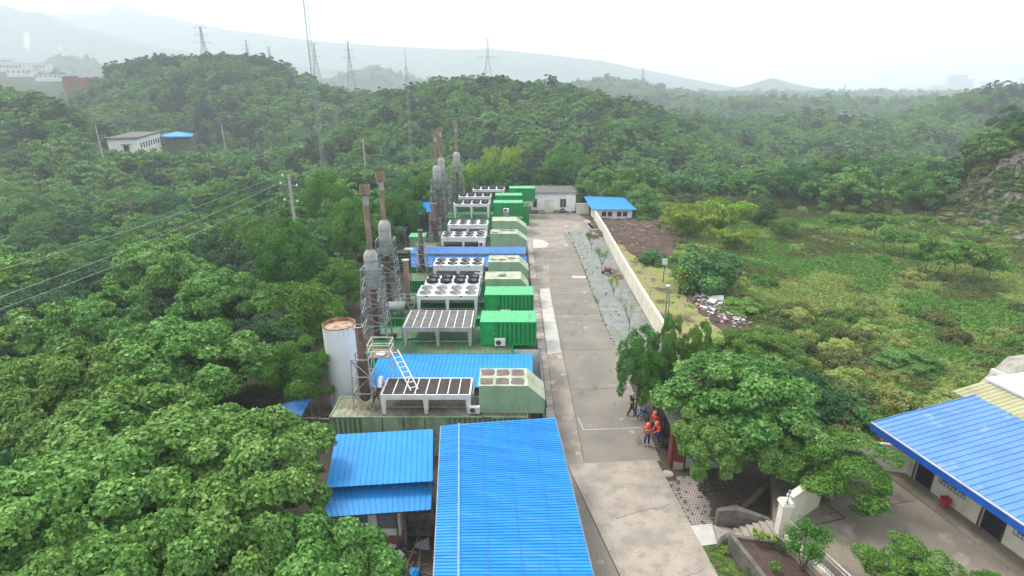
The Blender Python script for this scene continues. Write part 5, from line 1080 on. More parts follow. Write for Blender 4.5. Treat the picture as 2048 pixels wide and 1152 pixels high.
for k, (a, b) in enumerate([((838, 1070), (806, 1150)), ((842, 1075), (838, 1135))]):
    solo(MB().tube(at(*a, .6), at(*b, .05), .025, n=6), 'pole', M['palebark'], ['long pale bamboo pole lying across the litter', 'short pole propped upright beside the long bamboo pole'][k], 'pole')
# old roofs at far left of the first container
t = thing('small_left_shed', 'small shed with a dark blue sheet roof among the trees left of the first container', 'shed', tuple(at(575, 812, 0) * 1.0))
MB().sheet(at(539, 818, 2.5), at(556, 833, 2.3), at(602, 833, 2.3), at(627, 788, 2.5), 9, .03, .2).obj('roof', M['blue_d'], t)
MB().sheet(at(556, 836, 2.1), at(602, 836, 2.1), at(583, 862, 1.9), at(558, 858, 1.9), 6, .03, .2).obj('lower_roof', M['blue_d'], t)
mb = MB(); [post(mb, p.x, p.y, p.z - .03, .08) for p in (at(560, 828, 2.3), at(598, 828, 2.3), at(618, 792, 2.45), at(550, 815, 2.4))]; mb.obj('posts', M['galv'], t)
mb = MB(); q = random.Random(41)
for i in range(110):
    c_ = at(q.uniform(600, 655), q.uniform(812, 862), .4); a_ = q.uniform(0, 6.28); l_ = q.uniform(.5, 1.5); mb.tube(c_, c_ + Vector((math.cos(a_)*l_, math.sin(a_)*l_*.6, q.uniform(-.2, .7))), .018, .006, 4)
tag(mb.obj('brushwood', M['palebark']), 'pile of dry cut branches left of the first container', 'branches', kind='stuff')
solo(MB().tube(at(560, 834, 1.9), at(660, 838, 1.6), .05, n=8), 'pipe', M['galv'], 'grey pipe running from the small left shed to the first container', 'pipe')
p_ = at(595, 890, 0); solo(MB().box(p_.x-.12, p_.x+.12, p_.y-.5, p_.y+.5, 0, .8).box(p_.x-.16, p_.x+.16, p_.y-.54, p_.y+.54, .8, .86), 'stone_block', M['concrete'], 'pale stone block standing in the dark gap by the left trees', 'block')
mb = MB().prism([(-16.5, 28.0, 0), (-11.6, 28.6, 0), (-11.6, 28.85, 0), (-16.5, 28.25, 0)], (0, 0, .35)); solo(mb, 'kerb_wall', M['stone'], 'low dark kerb wall left of the raised blue roof', 'kerb')
t = thing('leaning_sheet_shelter', 'blue sheet shelter in the trees left of the lattice towers', 'shelter', (-14.4, 42, 0))
MB().sheet((-14.9, 41.2, 2.0), (-13.3, 41.6, 2.7), (-12.6, 44.4, 2.9), (-14.6, 44.0, 2.2), 8, .03, .2).obj('roof', M['blue_d'], t); mb = MB(); [post(mb, a, b, c_) for a, b, c_ in ((-14.6, 41.5, 2), (-13.4, 41.8, 2.6), (-12.9, 44.1, 2.8), (-14.4, 43.8, 2.2))]; mb.obj('posts', M['galv'], t)
t = thing('rear_blue_shed', 'shed with a pale blue sheet roof and folded side left of the far chimneys', 'shed', (-16, 92, 0))
MB().sheet(at(818, 405, 3.6), at(828, 432, 3.0), at(862, 422, 3.3), at(862, 397, 3.9), 10, .03, .2).obj('roof', M['blue'], t); p_ = at(845, 440, 0)
MB().box(p_.x-1.9, p_.x+1.2, p_.y, p_.y+2.5, 0, 2.7).obj('wall', M['concrete'], t); MB().box(p_.x+.6, p_.x+.9, p_.y-.02, p_.y-.001, 0, 2.7).obj('post', M['black'], t)
t = thing('small_blue_shelter', 'small blue sheet between the trees left of the green topped box', 'shelter', tuple(at(810, 480, 0)))
MB().sheet(at(800, 455, 2.6), at(808, 470, 2.4), at(818, 453, 2.7), at(812, 451, 2.8), 5, .03, .2).obj('roof', M['blue_d'], t); p_ = at(810, 462, 2.3); MB().box(p_.x-.1, p_.x+.1, p_.y-.1, p_.y+.1, 0, 2.3).obj('post', M['galv'], t)
for k, (x_, y_, z_, w_) in enumerate([(-12.7, 72.5, 3.6, 1.9), (-12.9, 68.6, 2.6, 1.9)]):
    t = thing('equipment_box', ['pale green equipment box with a wide lid left of the far towers', 'cream topped green box in front of the lidded one'][k], 'box', (x_, y_, 0)); mb = MB(); corr(mb, (x_-w_/2, y_), (x_+w_/2, y_), 0, z_-.1, (0,-1), 8); mb.box(x_-w_/2, x_+w_/2, y_+.02, y_+2, 0, z_-.1); mb.obj('body', M['green'] if k else M['pale'], t); MB().box(x_-w_/2-.12, x_+w_/2+.12, y_-.12, y_+2.1, z_-.1, z_).obj('lid', M['paletop'] if k else M['greentop'], t)
# ---------------------------------------------------------------- tank
t = thing('storage_tank', 'tall white cylindrical tank with a rusty open top left of the first container', 'tank', (-12.15, 36.2, 0))
MB().lathe((-12.15, 36.2, 0), [(1.13, 0), (1.13, 6.5)], 48).obj('shell', M['tankwhite'], t, smooth=True)
MB().lathe((-12.15, 36.2, 0), [(1.13, 6.5), (1.145, 6.51), (1.145, 6.57), (1.08, 6.57), (1.08, 6.3)], 48).obj('rim', M['rim'], t)
MB().lathe((-12.15, 36.2, 0), [(1.07, 6.32), (0, 6.4)], 48).obj('top', mat('tank_top', (.42,.34,.26), (.3,.2,.13), 2.2, rough=.9, c3=(.25,.13,.07), s3=2.5, lo3=.55, hi3=.65), t)
q = random.Random(8); mb = MB()
for i in range(26):
    a_ = q.uniform(0, 6.28); l_ = q.uniform(.1, .5); r_ = 1.136; w_ = q.uniform(.01, .04)
    p0, p1 = Vector((-12.15 + math.cos(a_)*r_, 36.2 + math.sin(a_)*r_, 6.5)), Vector((-12.15 + math.cos(a_+w_)*r_, 36.2 + math.sin(a_+w_)*r_, 6.5)); mb.add([p0, p1, p1 - Vector((0,0,l_*.7)), p0 - Vector((0,0,l_))], [(0,1,2,3)])
mb.obj('rust_streaks', M['rim'], t)
# ---------------------------------------------------------------- exhaust stacks
def lattice(t, x, y, z0, z1, w0, w1, bays, m, lw=.085):
    def cn(k, z): s_ = (w0 + (w1-w0)*(z-z0)/(z1-z0))/2; return Vector((x + (-1, 1, 1, -1)[k]*s_, y + (-1, -1, 1, 1)[k]*s_, z))
    for k in range(4): MB().bar(cn(k, z0), cn(k, z1), lw).obj('leg', m, t)
    mb = MB()
    for b in range(bays):
        za = z0 + (z1-z0)*b/bays; zb = z0 + (z1-z0)*(b+1)/bays
        for k in range(4):
            j = (k+1) % 4; mb.bar(cn(k, zb), cn(j, zb), lw*.75)
            if (b + k) % 2: mb.bar(cn(k, za), cn(j, zb), lw*.6)
            else: mb.bar(cn(j, za), cn(k, zb), lw*.6)
    mb.obj('bracing', m, t)
def stack(x, y, ztop, zs1, zs0, z0, tw0, tw1, zt, label, rp=.21, rs_=.5, bays=6):
    t = thing('exhaust_stack', label, 'chimney', (x, y, z0), 'tall exhaust chimneys in lattice towers')
    MB().lathe((x, y, 0), [(rp, zs1+.3), (rp, ztop-.75)], 20).lathe((x, y, 0), [(rp+.04, zs1+.35), (rp+.04, zs1+.45)], 20).obj('pipe', M['rust'], t, smooth=True)
    MB().lathe((x, y, 0), [(rp, ztop-1.5), (rp+.006, ztop-1.45), (rp+.006, ztop-.75)], 20).obj('pipe_top', M['silver'], t, smooth=True)
    MB().lathe((x, y, 0), [(rp*.9, ztop-.78), (rp+.17, ztop-.68), (rp+.17, ztop), (rp+.12, ztop), (rp+.12, ztop-.6)], 22).obj('cap', M['rust'], t)
    MB().lathe((x, y, 0), [(rp, zs1+.32), (rs_*.75, zs1+.12), (rs_, zs1-.1), (rs_, zs0+.25), (rs_*.6, zs0)], 24).obj('silencer', M['silver'], t, smooth=True)
    MB().lathe((x, y, 0), [(rs_+.03, zs1-.6), (rs_+.03, zs1-.52)], 24).lathe((x, y, 0), [(rs_+.03, zs0+.9), (rs_+.03, zs0+.98)], 24).obj('bands', M['galv'], t)
    MB().lathe((x, y, 0), [(rp*1.1, zs0+.05), (rp*1.1, z0+.5)], 18).lathe((x, y, z0+1.2), [(rp*1.35, 0), (rp*1.35, .1)], 18).tube((x, y, z0+.55), (x+1.5, y+.3, z0+.5), rp*.9, n=12).obj('lower_pipe', M['darkrust'], t, smooth=True)
    lattice(t, x, y, z0, zt, tw0, tw1, bays, M['galv'])
    mb = MB(); s_ = tw1/2+.08; mb.box(x-s_, x+s_, y-s_, y-s_+.12, zt-.05, zt).box(x-s_, x+s_, y+s_-.12, y+s_, zt-.05, zt).box(x-s_, x-s_+.12, y-s_+.12, y+s_-.12, zt-.05, zt).box(x+s_-.12, x+s_, y-s_+.12, y+s_-.12, zt-.05, zt); mb.obj('platform', M['galv'], t)
    return t
stack(-10.75, 40.9, 15.5, 10.35, 7.5, 2.9, 2.0, 1.35, 9.2, 'tall exhaust chimney nearest the camera, in a lattice tower with its cap lowest', rs_=.52, bays=7)
stack(-11.2, 48.1, 15.4, 11.0, 8.1, 2.9, 2.1, 1.4, 9.6, 'second tall exhaust chimney just behind and right of the nearest one', rs_=.54, bays=7)
stack(-11.7, 88, 16.0, 10.7, 7.4, 2.0, 2.6, 1.7, 8.8, 'left chimney of the far pair standing close together', rs_=.62, bays=7, rp=.26)
stack(-11.6, 93.5, 16.4, 11.3, 8.0, 2.0, 2.6, 1.8, 9.0, 'right chimney of the far pair, slightly taller', rs_=.6, bays=7, rp=.26)
stack(-9.75, 100.5, 16.6, 11.5, 8.2, 2.9, 2.6, 1.8, 9.4, 'lone far exhaust chimney right of the close pair', rs_=.6, bays=7, rp=.24)
def muffler(x, y, z0, zt, ztop, w_, label, r=.25, m='darkrust', ball=True, tm='galv'):
    t = thing('short_exhaust', label, 'exhaust pipe', (x, y, z0), 'short dark exhaust pipes')
    MB().lathe((x, y, 0), [(r, z0+.5), (r, ztop), (r*.86, ztop), (r*.86, ztop-.3)], 20).lathe((x, y, 0), [(r*1.25, z0+.9), (r*1.25, zt-.4)], 20).obj('pipe', M[m], t, smooth=True)
    MB().lathe((x, y, ztop), [(r*.86, -.02), (r+.04, 0), (r+.04, .05), (r*.9, .06)], 20).obj('rim', M['silver'], t)
    if ball: MB().lathe((x, y, z0+.35), [(.02, 0), (.26, .1), (.36, .35), (.26, .6), (.02, .7)], 16).obj('drum', M['darkrust'], t, smooth=True)
    lattice(t, x, y, z0, zt, w_, w_*.85, 3, M[tm], .06); return t
muffler(-9.35, 31.4, 2.9, 6.4, 8.4, 1.25, 'short dark brown exhaust in a rusty frame on the nearest container', tm='silver')
muffler(-9.95, 59.2, 2.9, 6.2, 7.7, 1.1, 'short exhaust standing through the long blue roof', r=.24, tm='silver')
muffler(-9.95, 71.2, 2.9, 6.4, 8.3, 1.5, 'short dark exhaust in front of the far chimney pair', r=.3)
t = thing('short_exhaust', 'stout grey brown exhaust with a pale lid between the second chimney and the fan coolers', 'exhaust pipe', (-10, 50, 2.9))
MB().lathe((-10, 50.4, 0), [(.26, 2.9), (.26, 6.9)], 20).obj('pipe', M['rust'], t, smooth=True); MB().lathe((-10, 50.4, 6.9), [(.26, 0), (.36, .02), (.36, .1), (0, .14)], 20).obj('lid', M['silver'], t)
MB().tube((-12.0, 45.6, 3.9), (-9.9, 45.6, 3.9), .5, n=20).obj('silencer_drum', M['silver'], t, smooth=True) if False else None
t = thing('drum_silencer', 'horizontal silver drum lying among the pipes behind the second chimney', 'drum', (-10.4, 46.6, 2.9)); MB().tube((-11.2, 46.8, 3.7), (-9.6, 46.8, 3.7), .45, n=22).obj('drum', M['silver'], t, smooth=True); MB().tube((-9.6, 46.8, 3.7), (-9.2, 46.8, 3.7), .2, n=14).tube((-9.2, 46.8, 3.7), (-8.9, 46.0, 3.2), .16, n=12).obj('elbow', M['darkrust'], t); MB().box(-11, -10.8, 46.5, 47.1, 2.9, 3.4).box(-10, -9.8, 46.5, 47.1, 2.9, 3.4).obj('cradle', M['galv'], t)
t = thing('pipe_manifold', 'bundle of bent grey pipes between the second chimney and the pale fan cooler', 'pipes', (-9.3, 47, 2.9)); mb = MB()
for k in range(5):
    y_ = 46.4 + k*.8; mb.tube((-9.0, y_, 3.3 + .12*k), (-8.7, y_, 3.9), .06, n=8).tube((-10.3, y_, 3.3 + .12*k), (-9.0, y_, 3.3 + .12*k), .06, n=8)
mb.obj('pipes', M['galv'], t)
t = thing('dark_vent_box', 'black ribbed vent box left of the grey lidded exhaust', 'vent box', (-11.2, 54.6, 2.9)); MB().box(-11.8, -10.4, 54, 55.3, 4.6, 6.6).obj('housing', M['black'], t); mb = MB(); [post(mb, a, b, 4.6, .1, 0) for a in (-11.7, -10.5) for b in (54.1, 55.2)]; mb.obj('stand', M['galv'], t); mb = MB(); [mb.box(-11.85, -10.35, 53.96, 53.998, 4.75 + k*.3, 4.83 + k*.3) for k in range(6)]; mb.obj('ribs', M['grille2'], t)
for k, (x_, y_, z_) in enumerate([(-9.9, 61.0, 3.3), (-10.2, 73.4, 3.0)]):
    t = thing('walkway_frame', ['grey railing frame beside the exhaust at the long blue roof', 'green railing frame left of the first cooler behind the blue roof'][k], 'railing', (x_, y_, z_)); mb = MB()
    for zz in (.0, .5, 1.0): mb.bar((x_-1.6, y_, z_+zz), (x_+1.0, y_, z_+zz), .05)
    for i in range(5): mb.bar((x_-1.6+i*.65, y_, z_-.4), (x_-1.6+i*.65, y_, z_+1.0), .05)
    mb.obj('rails', M['galv'] if not k else M['pale'], t)
# access platform, ladder and curved fitting by the nearest exhaust
t = thing('access_platform', 'rusty railed platform with a small white object above the nearest short exhaust', 'platform', (-8.6, 33.3, 2.9))
mb = MB().box(-9.3, -7.9, 32.6, 33.9, 5.65, 5.7); mb.obj('deck', M['rust'], t); mb = MB()
for z_ in (6.1, 6.55):
    for a, b in (((-9.3, 32.6), (-7.9, 32.6)), ((-9.3, 33.9), (-7.9, 33.9)), ((-9.3, 32.6), (-9.3, 33.9)), ((-7.9, 32.6), (-7.9, 33.9))): mb.bar((*a, z_), (*b, z_), .05)
for a, b in ((-9.3, 32.6), (-7.9, 32.6), (-9.3, 33.9), (-7.9, 33.9)): mb.bar((a, b, 2.9), (a, b, 6.55), .06)
mb.obj('railing', M['rail'], t); bag_ = MB().lathe((-8.55, 33.0, 5.71), [(.28, 0), (.3, .12), (.1, .2), (0, .2)], 12).obj('white_cover', M['white'], t)
t = thing('ladder', 'white metal ladder leaning from the platform to the nearest cooler', 'ladder', (-7.3, 31, 3)); a0, a1 = Vector((-7.95, 33.2, 5.9)), Vector((-6.3, 30.75, 4.35)); sd_ = Vector((.42, .2, 0)); MB().bar(a0, a1, .06).bar(a0 + sd_, a1 + sd_, .06).obj('stiles', M['white'], t)
for k in range(8): s_ = (k+.5)/8; MB().bar(a0.lerp(a1, s_), (a0+sd_).lerp(a1+sd_, s_), .045).obj('rung', M['white'], t)
mb = MB(); pr = None
for k in range(9):
    a_ = math.pi*k/8; p_ = Vector((-8.35, 31.2 + .45*math.cos(a_)*0 + .9*k/8, 4.3 + .45*math.sin(a_))); pr and mb.tube(pr, p_, .13, n=10); pr = p_
solo(mb, 'curved_duct', M['white'], 'small curved white duct at the left end of the nearest cooler', 'duct')
mb = MB(); q = random.Random(77)
for k in range(8): p_ = Vector((-8.9, 31.0 + .15*k, 3.0)); e_ = Vector((-8.3, 30.9 + .2*k, 3.9 + q.uniform(-.2, .3))); m_ = (p_ + e_)/2 + Vector((-.15, 0, .2)); mb.tube(p_, m_, .03, n=6).tube(m_, e_, .03, n=6)
tag(mb.obj('hoses', M['darkrust']), 'tangle of dark hoses at the left end of the nearest cooler', 'hoses', kind='stuff')
# ---------------------------------------------------------------- end building, hut, yard furniture
def window_on(t, x0, x1, y, z0, z1, n=2, frame='white'):
    wn = MB().box(x0, x1, y-.03, y-.004, z0, z1).obj('window', M['glass'], t); mb = MB()
    for z in (z0-.05, z1): mb.box(x0-.05, x1+.05, y-.06, y-.031, z, z+.05)
    for k in range(n+1): X = x0-.025 + (x1-x0)*k/n; mb.box(X, X+.05, y-.058, y-.031, z0, z1)
    mb.obj('frame', M[frame], wn); return wn
t = thing('end_building', 'white flat roofed building closing the far end of the yard, with a pale double door', 'building', (6, 108, 0))
MB().box(2.4, 12.05, 105.4, 112.5, -3, 3.75).obj('wall', M['whitewall'], t)
MB().box(2.2, 12.2, 105.2, 112.7, 3.75, 3.95).obj('roof', M['stone'], t); MB().box(2.2, 12.2, 105.17, 105.2, 3.55, 3.97).obj('roof_edge', M['grey'], t)
d_ = MB().box(6.3, 7.85, 105.34, 105.396, .02, 2.3).obj('door', M['cream'], t); MB().box(7.06, 7.09, 105.32, 105.339, .05, 2.25).box(7.0, 7.04, 105.3, 105.339, 1.0, 1.25).box(6.24, 7.9, 105.33, 105.339, 2.3, 2.36).obj('door_trim', M['grey'], d_)
window_on(t, 9.1, 10.25, 105.4, 1.0, 2.6, 2); window_on(t, 4.0, 4.75, 105.4, 1.0, 2.6, 1)
q = random.Random(3); mb = MB()
for i in range(22): x_ = q.uniform(2.6, 12); mb.box(x_, x_+q.uniform(.2, .9), 105.385, 105.398, .0, q.uniform(.05, .3))
mb.obj('splash_stains', M['stone'], t)
solo(MB().box(12.06, 14.4, 104.0, 104.2, -.4, 1.9).box(12.0, 14.45, 103.95, 104.25, 1.9, 2.0), 'yard_wall', M['cream'], 'short cream wall between the white end building and the blue roofed hut', 'wall')
t = thing('blue_roofed_hut', 'white hut with blue roof on a brick base at the far end of the wall', 'hut', (18, 100, -2))
MB().box(14.75, 21.4, 98.4, 103.4, -.1, 2.15).obj('wall', M['whitewall'], t); MB().box(14.78, 21.3, 98.46, 103.3, -2.6, -.1).obj('brick_base', M['brick'], t); MB().box(20.85, 21.42, 98.2, 98.39, -2.6, .2).obj('brick_pier', M['brick'], t)
MB().sheet((14.0, 97.6, 2.2), (22.0, 97.6, 2.1), (20.9, 104.2, 3.1), (13.4, 104.2, 3.3), 26, .03, .2).obj('roof', M['blue'], t)
MB().box(14.74, 14.749, 98.7, 99.6, 0, 1.9).obj('side_door', M['grey'], t)
for a in (15.95, 17.0, 18.65, 19.7): window_on(t, a, a+.85, 98.4, .75, 1.6, 1)
# small things at the far end of the yard
def pot(x, y, r, h, label, m='darkrust'): return solo(MB().lathe((x, y, 0), [(r*.7, 0), (r, h), (r*.9, h), (r*.8, h*.8), (0, h*.8)], 16), 'pot', M[m], label, 'pot')
pot(13.2, 93.9, .35, .5, 'dark round pot on the ledge left of the hut, farthest one', 'black'); pot(13.3, 92.4, .35, .5, 'dark round pot on the ledge left of the hut, middle one', 'black'); pot(13.4, 91.0, .38, .55, 'dark round pot on the ledge left of the hut, nearest one', 'black')
solo(MB().prism([(12.9, 90, 0), (13.9, 90, 0), (13.6, 97.5, 0), (12.6, 97.5, 0)], (0, 0, .3)), 'ledge', M['concrete'], 'low concrete ledge beside the hut at the far end of the wall', 'ledge')
t = thing('metal_table_frame', 'grey metal table frame over brown boxes at the far end of the gravel', 'table', (13.1, 87.5, 0))
for a in (12.55, 13.65):
    for b in (87.0, 88.2): MB().bar((a, b, 0), (a, b, 1.0), .07).obj('leg', M['galv'], t)
MB().bar((12.55, 87, 1.0), (13.65, 87, 1.0), .07).bar((12.55, 88.2, 1.0), (13.65, 88.2, 1.0), .07).bar((12.55, 87, 1.0), (12.55, 88.2, 1.0), .07).bar((13.65, 87, 1.0), (13.65, 88.2, 1.0), .07).obj('top_frame', M['galv'], t)
for k, (a, b, s_, lb, m) in enumerate([(13.0, 85.9, .55, 'brown wooden crate under the far end of the wall beside the metal table frame', 'rust'), (12.3, 87.2, .4, 'small brown crate under the metal table frame', 'darkrust'), (10.0-1.6, 104.7, .5, 'brown crate at the foot of the end building, right of its door', 'rust'), (4.2, 104.6, .5, 'long dark crate left of the door of the end building', 'stone'), (5.5, 104.5, .6, 'pale crate right beside the left of the end building door', 'slab')]):
    mb = MB(); w_ = s_*(1.5 if k == 3 else 1)
    for j in range(4): mb.box(a-w_, a+w_, b-s_*.6, b+s_*.6, j*s_*.3, j*s_*.3+s_*.26)
    for c_ in (-1, 1): mb.box(a+c_*w_-.04, a+c_*w_+.04, b-s_*.63, b+s_*.63, 0, s_*1.2)
    solo(mb, 'crate', M[m], lb, 'crate')
mb = MB(); mb.lathe((0,0,0), [(.2,-.1), (.42,-.1), (.45,0), (.42,.1), (.2,.1), (.2,-.1)], 20); mb.v = [(9.6 + x, 104.9 + z, .45 + y) for x, y, z in mb.v]; solo(mb, 'old_tyre', M['black'], 'old black tyre standing against the end building under its right window', 'tyre')
solo(MB().box(3.3, 3.55, 104.4, 104.65, 0, 1.3).lathe((3.42, 104.5, 1.3), [(.1,0),(.1,.1),(0,.15)], 10), 'fire_extinguisher_stand', M['red'], 'narrow dark red cabinet at the left end of the end building', 'cabinet')
# wheelbarrow and rubble near the wall
t = thing('wheelbarrow', 'dark red wheelbarrow with upturned handles on the gravel by the wall', 'wheelbarrow', (12.2, 67.6, 0))
mb = MB(); c0 = Vector((12.1, 67.6, .35)); mb.hexa([c0 + Vector(v) for v in [(-.3,-.25,0),(.3,-.25,0),(.3,.25,0),(-.3,.25,0),(-.55,-.42,.35),(.5,-.42,.4),(.5,.42,.4),(-.55,.42,.35)]]); mb.obj('tray', M['maroon'], t)
MB().bar((12.5, 67.3, .5), (13.5, 67.1, .6), .05).bar((12.5, 67.9, .5), (13.5, 67.8, .6), .05).bar((11.9, 67.4, .3), (11.7, 67.3, 1.2), .05).obj('handles', M['darkrust'], t)
mb = MB(); mb.lathe((0,0,0), [(.05,-.04), (.2,-.05), (.22,0), (.2,.05), (.05,.04)], 16); mb.v = [(11.55 + x, 67.6 + z, .22 + y) for x, y, z in mb.v]; mb.obj('wheel', M['black'], t)
MB().box(12.5, 12.56, 67.3, 67.36, 0, .4).box(12.5, 12.56, 67.85, 67.91, 0, .4).obj('stand', M['darkrust'], t)
q = random.Random(14); mb = MB()
for i in range(60): x_, y_, s_ = 12.9 + q.gauss(0, .45), 66.0 + q.gauss(0, .8), q.uniform(.06, .2); mb.box(x_, x_+s_*1.4, y_, y_+s_, 0, s_*.7)
tag(mb.obj('broken_bricks', M['brick']), 'scatter of broken bricks beside the wheelbarrow', 'bricks', kind='stuff')
# saplings in the gravel
def sapling(px, py, h, label, leafy):
    p_ = at(px, py, 0); q = random.Random(px); t = thing('sapling', label, 'sapling', (p_.x, p_.y, 0), 'young trees planted in the gravel strip'); mb = MB(); tips = []
    mb.tube((p_.x, p_.y, 0), (p_.x+.03, p_.y, h*.35), .05, .04, 6)
    for i in range(7):
        a = q.uniform(0, 6.28); z0 = h*q.uniform(.2, .4); e = Vector((p_.x + math.cos(a)*h*.24, p_.y + math.sin(a)*h*.24, h*q.uniform(.75, 1))); m_ = Vector((p_.x, p_.y, z0)).lerp(e, .45) + Vector((math.cos(a)*.12, math.sin(a)*.12, 0)); mb.tube((p_.x, p_.y, z0), m_, .028, .02, 5).tube(m_, e, .02, .008, 5); tips += [e, m_.lerp(e, .5), m_.lerp(e, .75)]
        for j in range(4): s_ = m_.lerp(e, q.uniform(.1, .9)); a2 = q.uniform(0, 6.28); e2 = s_ + Vector((math.cos(a2)*.25, math.sin(a2)*.25, .35)); mb.tube(s_, e2, .012, .005, 4); tips.append(e2)
    mb.obj('trunk', M['palebark'], t)
    r_ = np.random.default_rng(px); n = leafy; B_ = np.array([tuple(v - Vector((p_.x, p_.y, 0))) for v in tips])[r_.integers(0, len(tips), n)] + r_.normal(size=(n, 3))*.13
    T = unit(r_.normal(size=(n, 3)) + [0,0,-.2]); Nn = unit(r_.normal(size=(n, 3))*.5 + [0,0,1]); Nn = unit(Nn - T*np.sum(T*Nn, 1)[:, None]); ln = r_.uniform(.1, .2, n)
    mesh_child('leaves', leaf_mesh('leaves', B_, Nn, T, ln, ln*.45, [LM['yellow' if leafy < 300 else 'fine']], rs=r_), t)
sapling(1183, 499, 2.4, 'leafy sapling in the gravel, farthest from the camera', 420); sapling(1203, 541, 2.9, 'tall forked sapling next to the wheelbarrow', 520)
sapling(1227, 594, 2.4, 'yellowish sapling standing in the middle of the gravel', 260); sapling(1258, 662, 2.9, 'nearly bare sapling nearest the three gate trees', 70)
# lamp posts and wall poles
t = thing('lamp_post', 'slim grey twin pole lamp with round head beside the wall above the gate trees', 'lamp post', (13.3, 44.8, 0)); p0 = at(1313, 668, 2.2)
x_, y_ = 13.35, 45.2
MB().tube((x_, y_, 0), (x_, y_, 6.1), .07, .06, 10).tube((x_+.28, y_+.15, 0), (x_+.28, y_+.15, 5.2), .045, n=8).tube((x_+.28, y_+.15, 5.1), (x_, y_, 5.6), .03, n=6).obj('pole', M['galv'], t)
MB().lathe((x_, y_, 6.1), [(.05, 0), (.16, .05), (.18, .14), (.1, .22), (0, .24)], 14).obj('lamp_head', M['white'], t)
for k, (y_, h_) in enumerate([(79, 2.6), (70, 2.5), (53, 2.8)]):
    X = float(np.interp(y_, [47, 56, 66, 76, 86], [13.8, 13.85, 13.98, 14.2, 14.45])) + .1; mb = MB().tube((X, y_, 1.95), (X, y_, h_+.2), .03, n=6).bar((X, y_, h_+.1), (X+.25, y_-.1, h_+.25), .04)
    solo(mb, 'wall_bracket', M['galv'], ['thin bracket on the wall near the turned soil', 'thin bracket on the wall opposite the wheelbarrow', 'thin bracket on the wall opposite the bare sapling'][k], 'bracket')
t = thing('sign_post', 'old leaning trunk post with a small white board on the verge behind the wall', 'post', (19.2, 60.4, gz(19.2, 60.4))); g_ = gz(19.2, 60.4)
MB().tube((19.2, 60.4, g_-.2), (19.3, 60.5, g_+2.8), .22, .14, 10).tube((18.3, 64.2, g_-.2), (18.3, 64.2, g_+3.2), .05, n=6).obj('trunk', M['bark'], t); MB().box(17.95, 18.6, 64.1, 64.16, g_+2.5, g_+3.25).obj('board', M['white'], t)
r_ = np.random.default_rng(5); n = 260; B_ = np.stack([r_.normal(0, .45, n), r_.normal(0, .4, n), r_.uniform(1.2, 3.4, n)], 1); T = unit(r_.normal(size=(n, 3)) + [0,0,.3]); Nn = unit(r_.normal(size=(n, 3))*.5 + [0,0,1]); Nn = unit(Nn - T*np.sum(T*Nn, 1)[:, None]); ln = r_.uniform(.15, .4, n)
mesh_child('vine_leaves', leaf_mesh('vine_leaves', B_, Nn, T, ln, ln*.4, [LM['yellow']], rs=r_), t)
# shrub by the railing and bed plants
def shrub(x, y, z, R, h, n, label, lm='fine', leaf=.1, stems=7):
    t = thing('shrub', label, 'shrub', (x, y, z)); q = random.Random(int(x*10)); mb = MB(); r_ = np.random.default_rng(int(x*10)); cs = []
    for i in range(stems): a = i*6.28/stems + q.random(); e = Vector((x + math.cos(a)*R*.65, y + math.sin(a)*R*.65, z + h*q.uniform(.7, .95))); m_ = Vector((x, y, z)).lerp(e, .5) + Vector((0,0,.1*h)); mb.tube((x, y, z-.1), m_, .03, .02, 5).tube(m_, e, .02, .008, 5); cs.append(e - Vector((x, y, z))); cs.append(m_*.35 + e*.65 - Vector((x, y, z)))
    mb.obj('stems', M['bark'], t); B_ = np.array([tuple(c) for c in cs])[r_.integers(0, len(cs), n)] + unit(r_.normal(size=(n, 3)))*r_.uniform(.2, 1, (n, 1))*R*.42*np.array([1, 1, .75])
    T = unit(r_.normal(size=(n, 3)) + [0,0,.1]); Nn = unit(r_.normal(size=(n, 3))*.5 + [0,0,1]); Nn = unit(Nn - T*np.sum(T*Nn, 1)[:, None]); ln = leaf*r_.uniform(.6, 1.4, n)
    mesh_child('leaves', leaf_mesh('leaves', B_, Nn, T, ln, ln*.5, [LM[lm]], rs=r_), t)
shrub(13.62, 20.35, .75, 1.15, 2.3, 3600, 'open grey green shrub growing in the planting bed beside the railing', 'fine', .11)
shrub(12.1, 21.95, .75, .32, .8, 220, 'small bright seedling at the corner of the steps', 'yellow', .13, 4); shrub(12.75, 21.85, .75, .3, .7, 200, 'small seedling beside the top step', 'yellow', .12, 4)
shrub(13.1, 21.5, .75, .35, .55, 260, 'low blue green plant at the foot of the pillar', 'dark', .1, 4); shrub(12.2, 20.2, .75, .3, .5, 200, 'small green plant in the middle of the planting bed', 'fine', .12, 4)
shrub(10.6, 22.1, 0, .3, .35, 200, 'small green weed on the grass below the path slab', 'yellow', .11, 4)
n = 500; q_ = np.random.default_rng(3); bx = 9.95 + q_.random(n)*1.9; by = 17 + q_.random(n)*5.6; ok = bx < 10.6 + (22.6 - by)*.32; scatter('border_grass', np.stack([bx[ok], by[ok], np.full(ok.sum(), .0)], -1), q_.uniform(0, 6, ok.sum()), q_.uniform(.06, .16, ok.sum()), q_.integers(0, 4, ok.sum()), TUF, 'short mossy grass between the concrete apron and the retaining wall', 'grass')
mb = MB(); q = random.Random(15)
for i in range(70): c_ = at(q.uniform(1545, 1590), q.uniform(945, 985), 1.2); a = q.uniform(0, 6.28); l_ = q.uniform(.3, 1.1); mb.tube(c_, c_ + Vector((math.cos(a)*l_, math.sin(a)*l_*.6, q.uniform(-.1, .4))), .018, .006, 4)
tag(mb.obj('cut_branches', M['palebark']), 'heap of cut twigs behind the cream pillar under the trees', 'branches', kind='stuff')
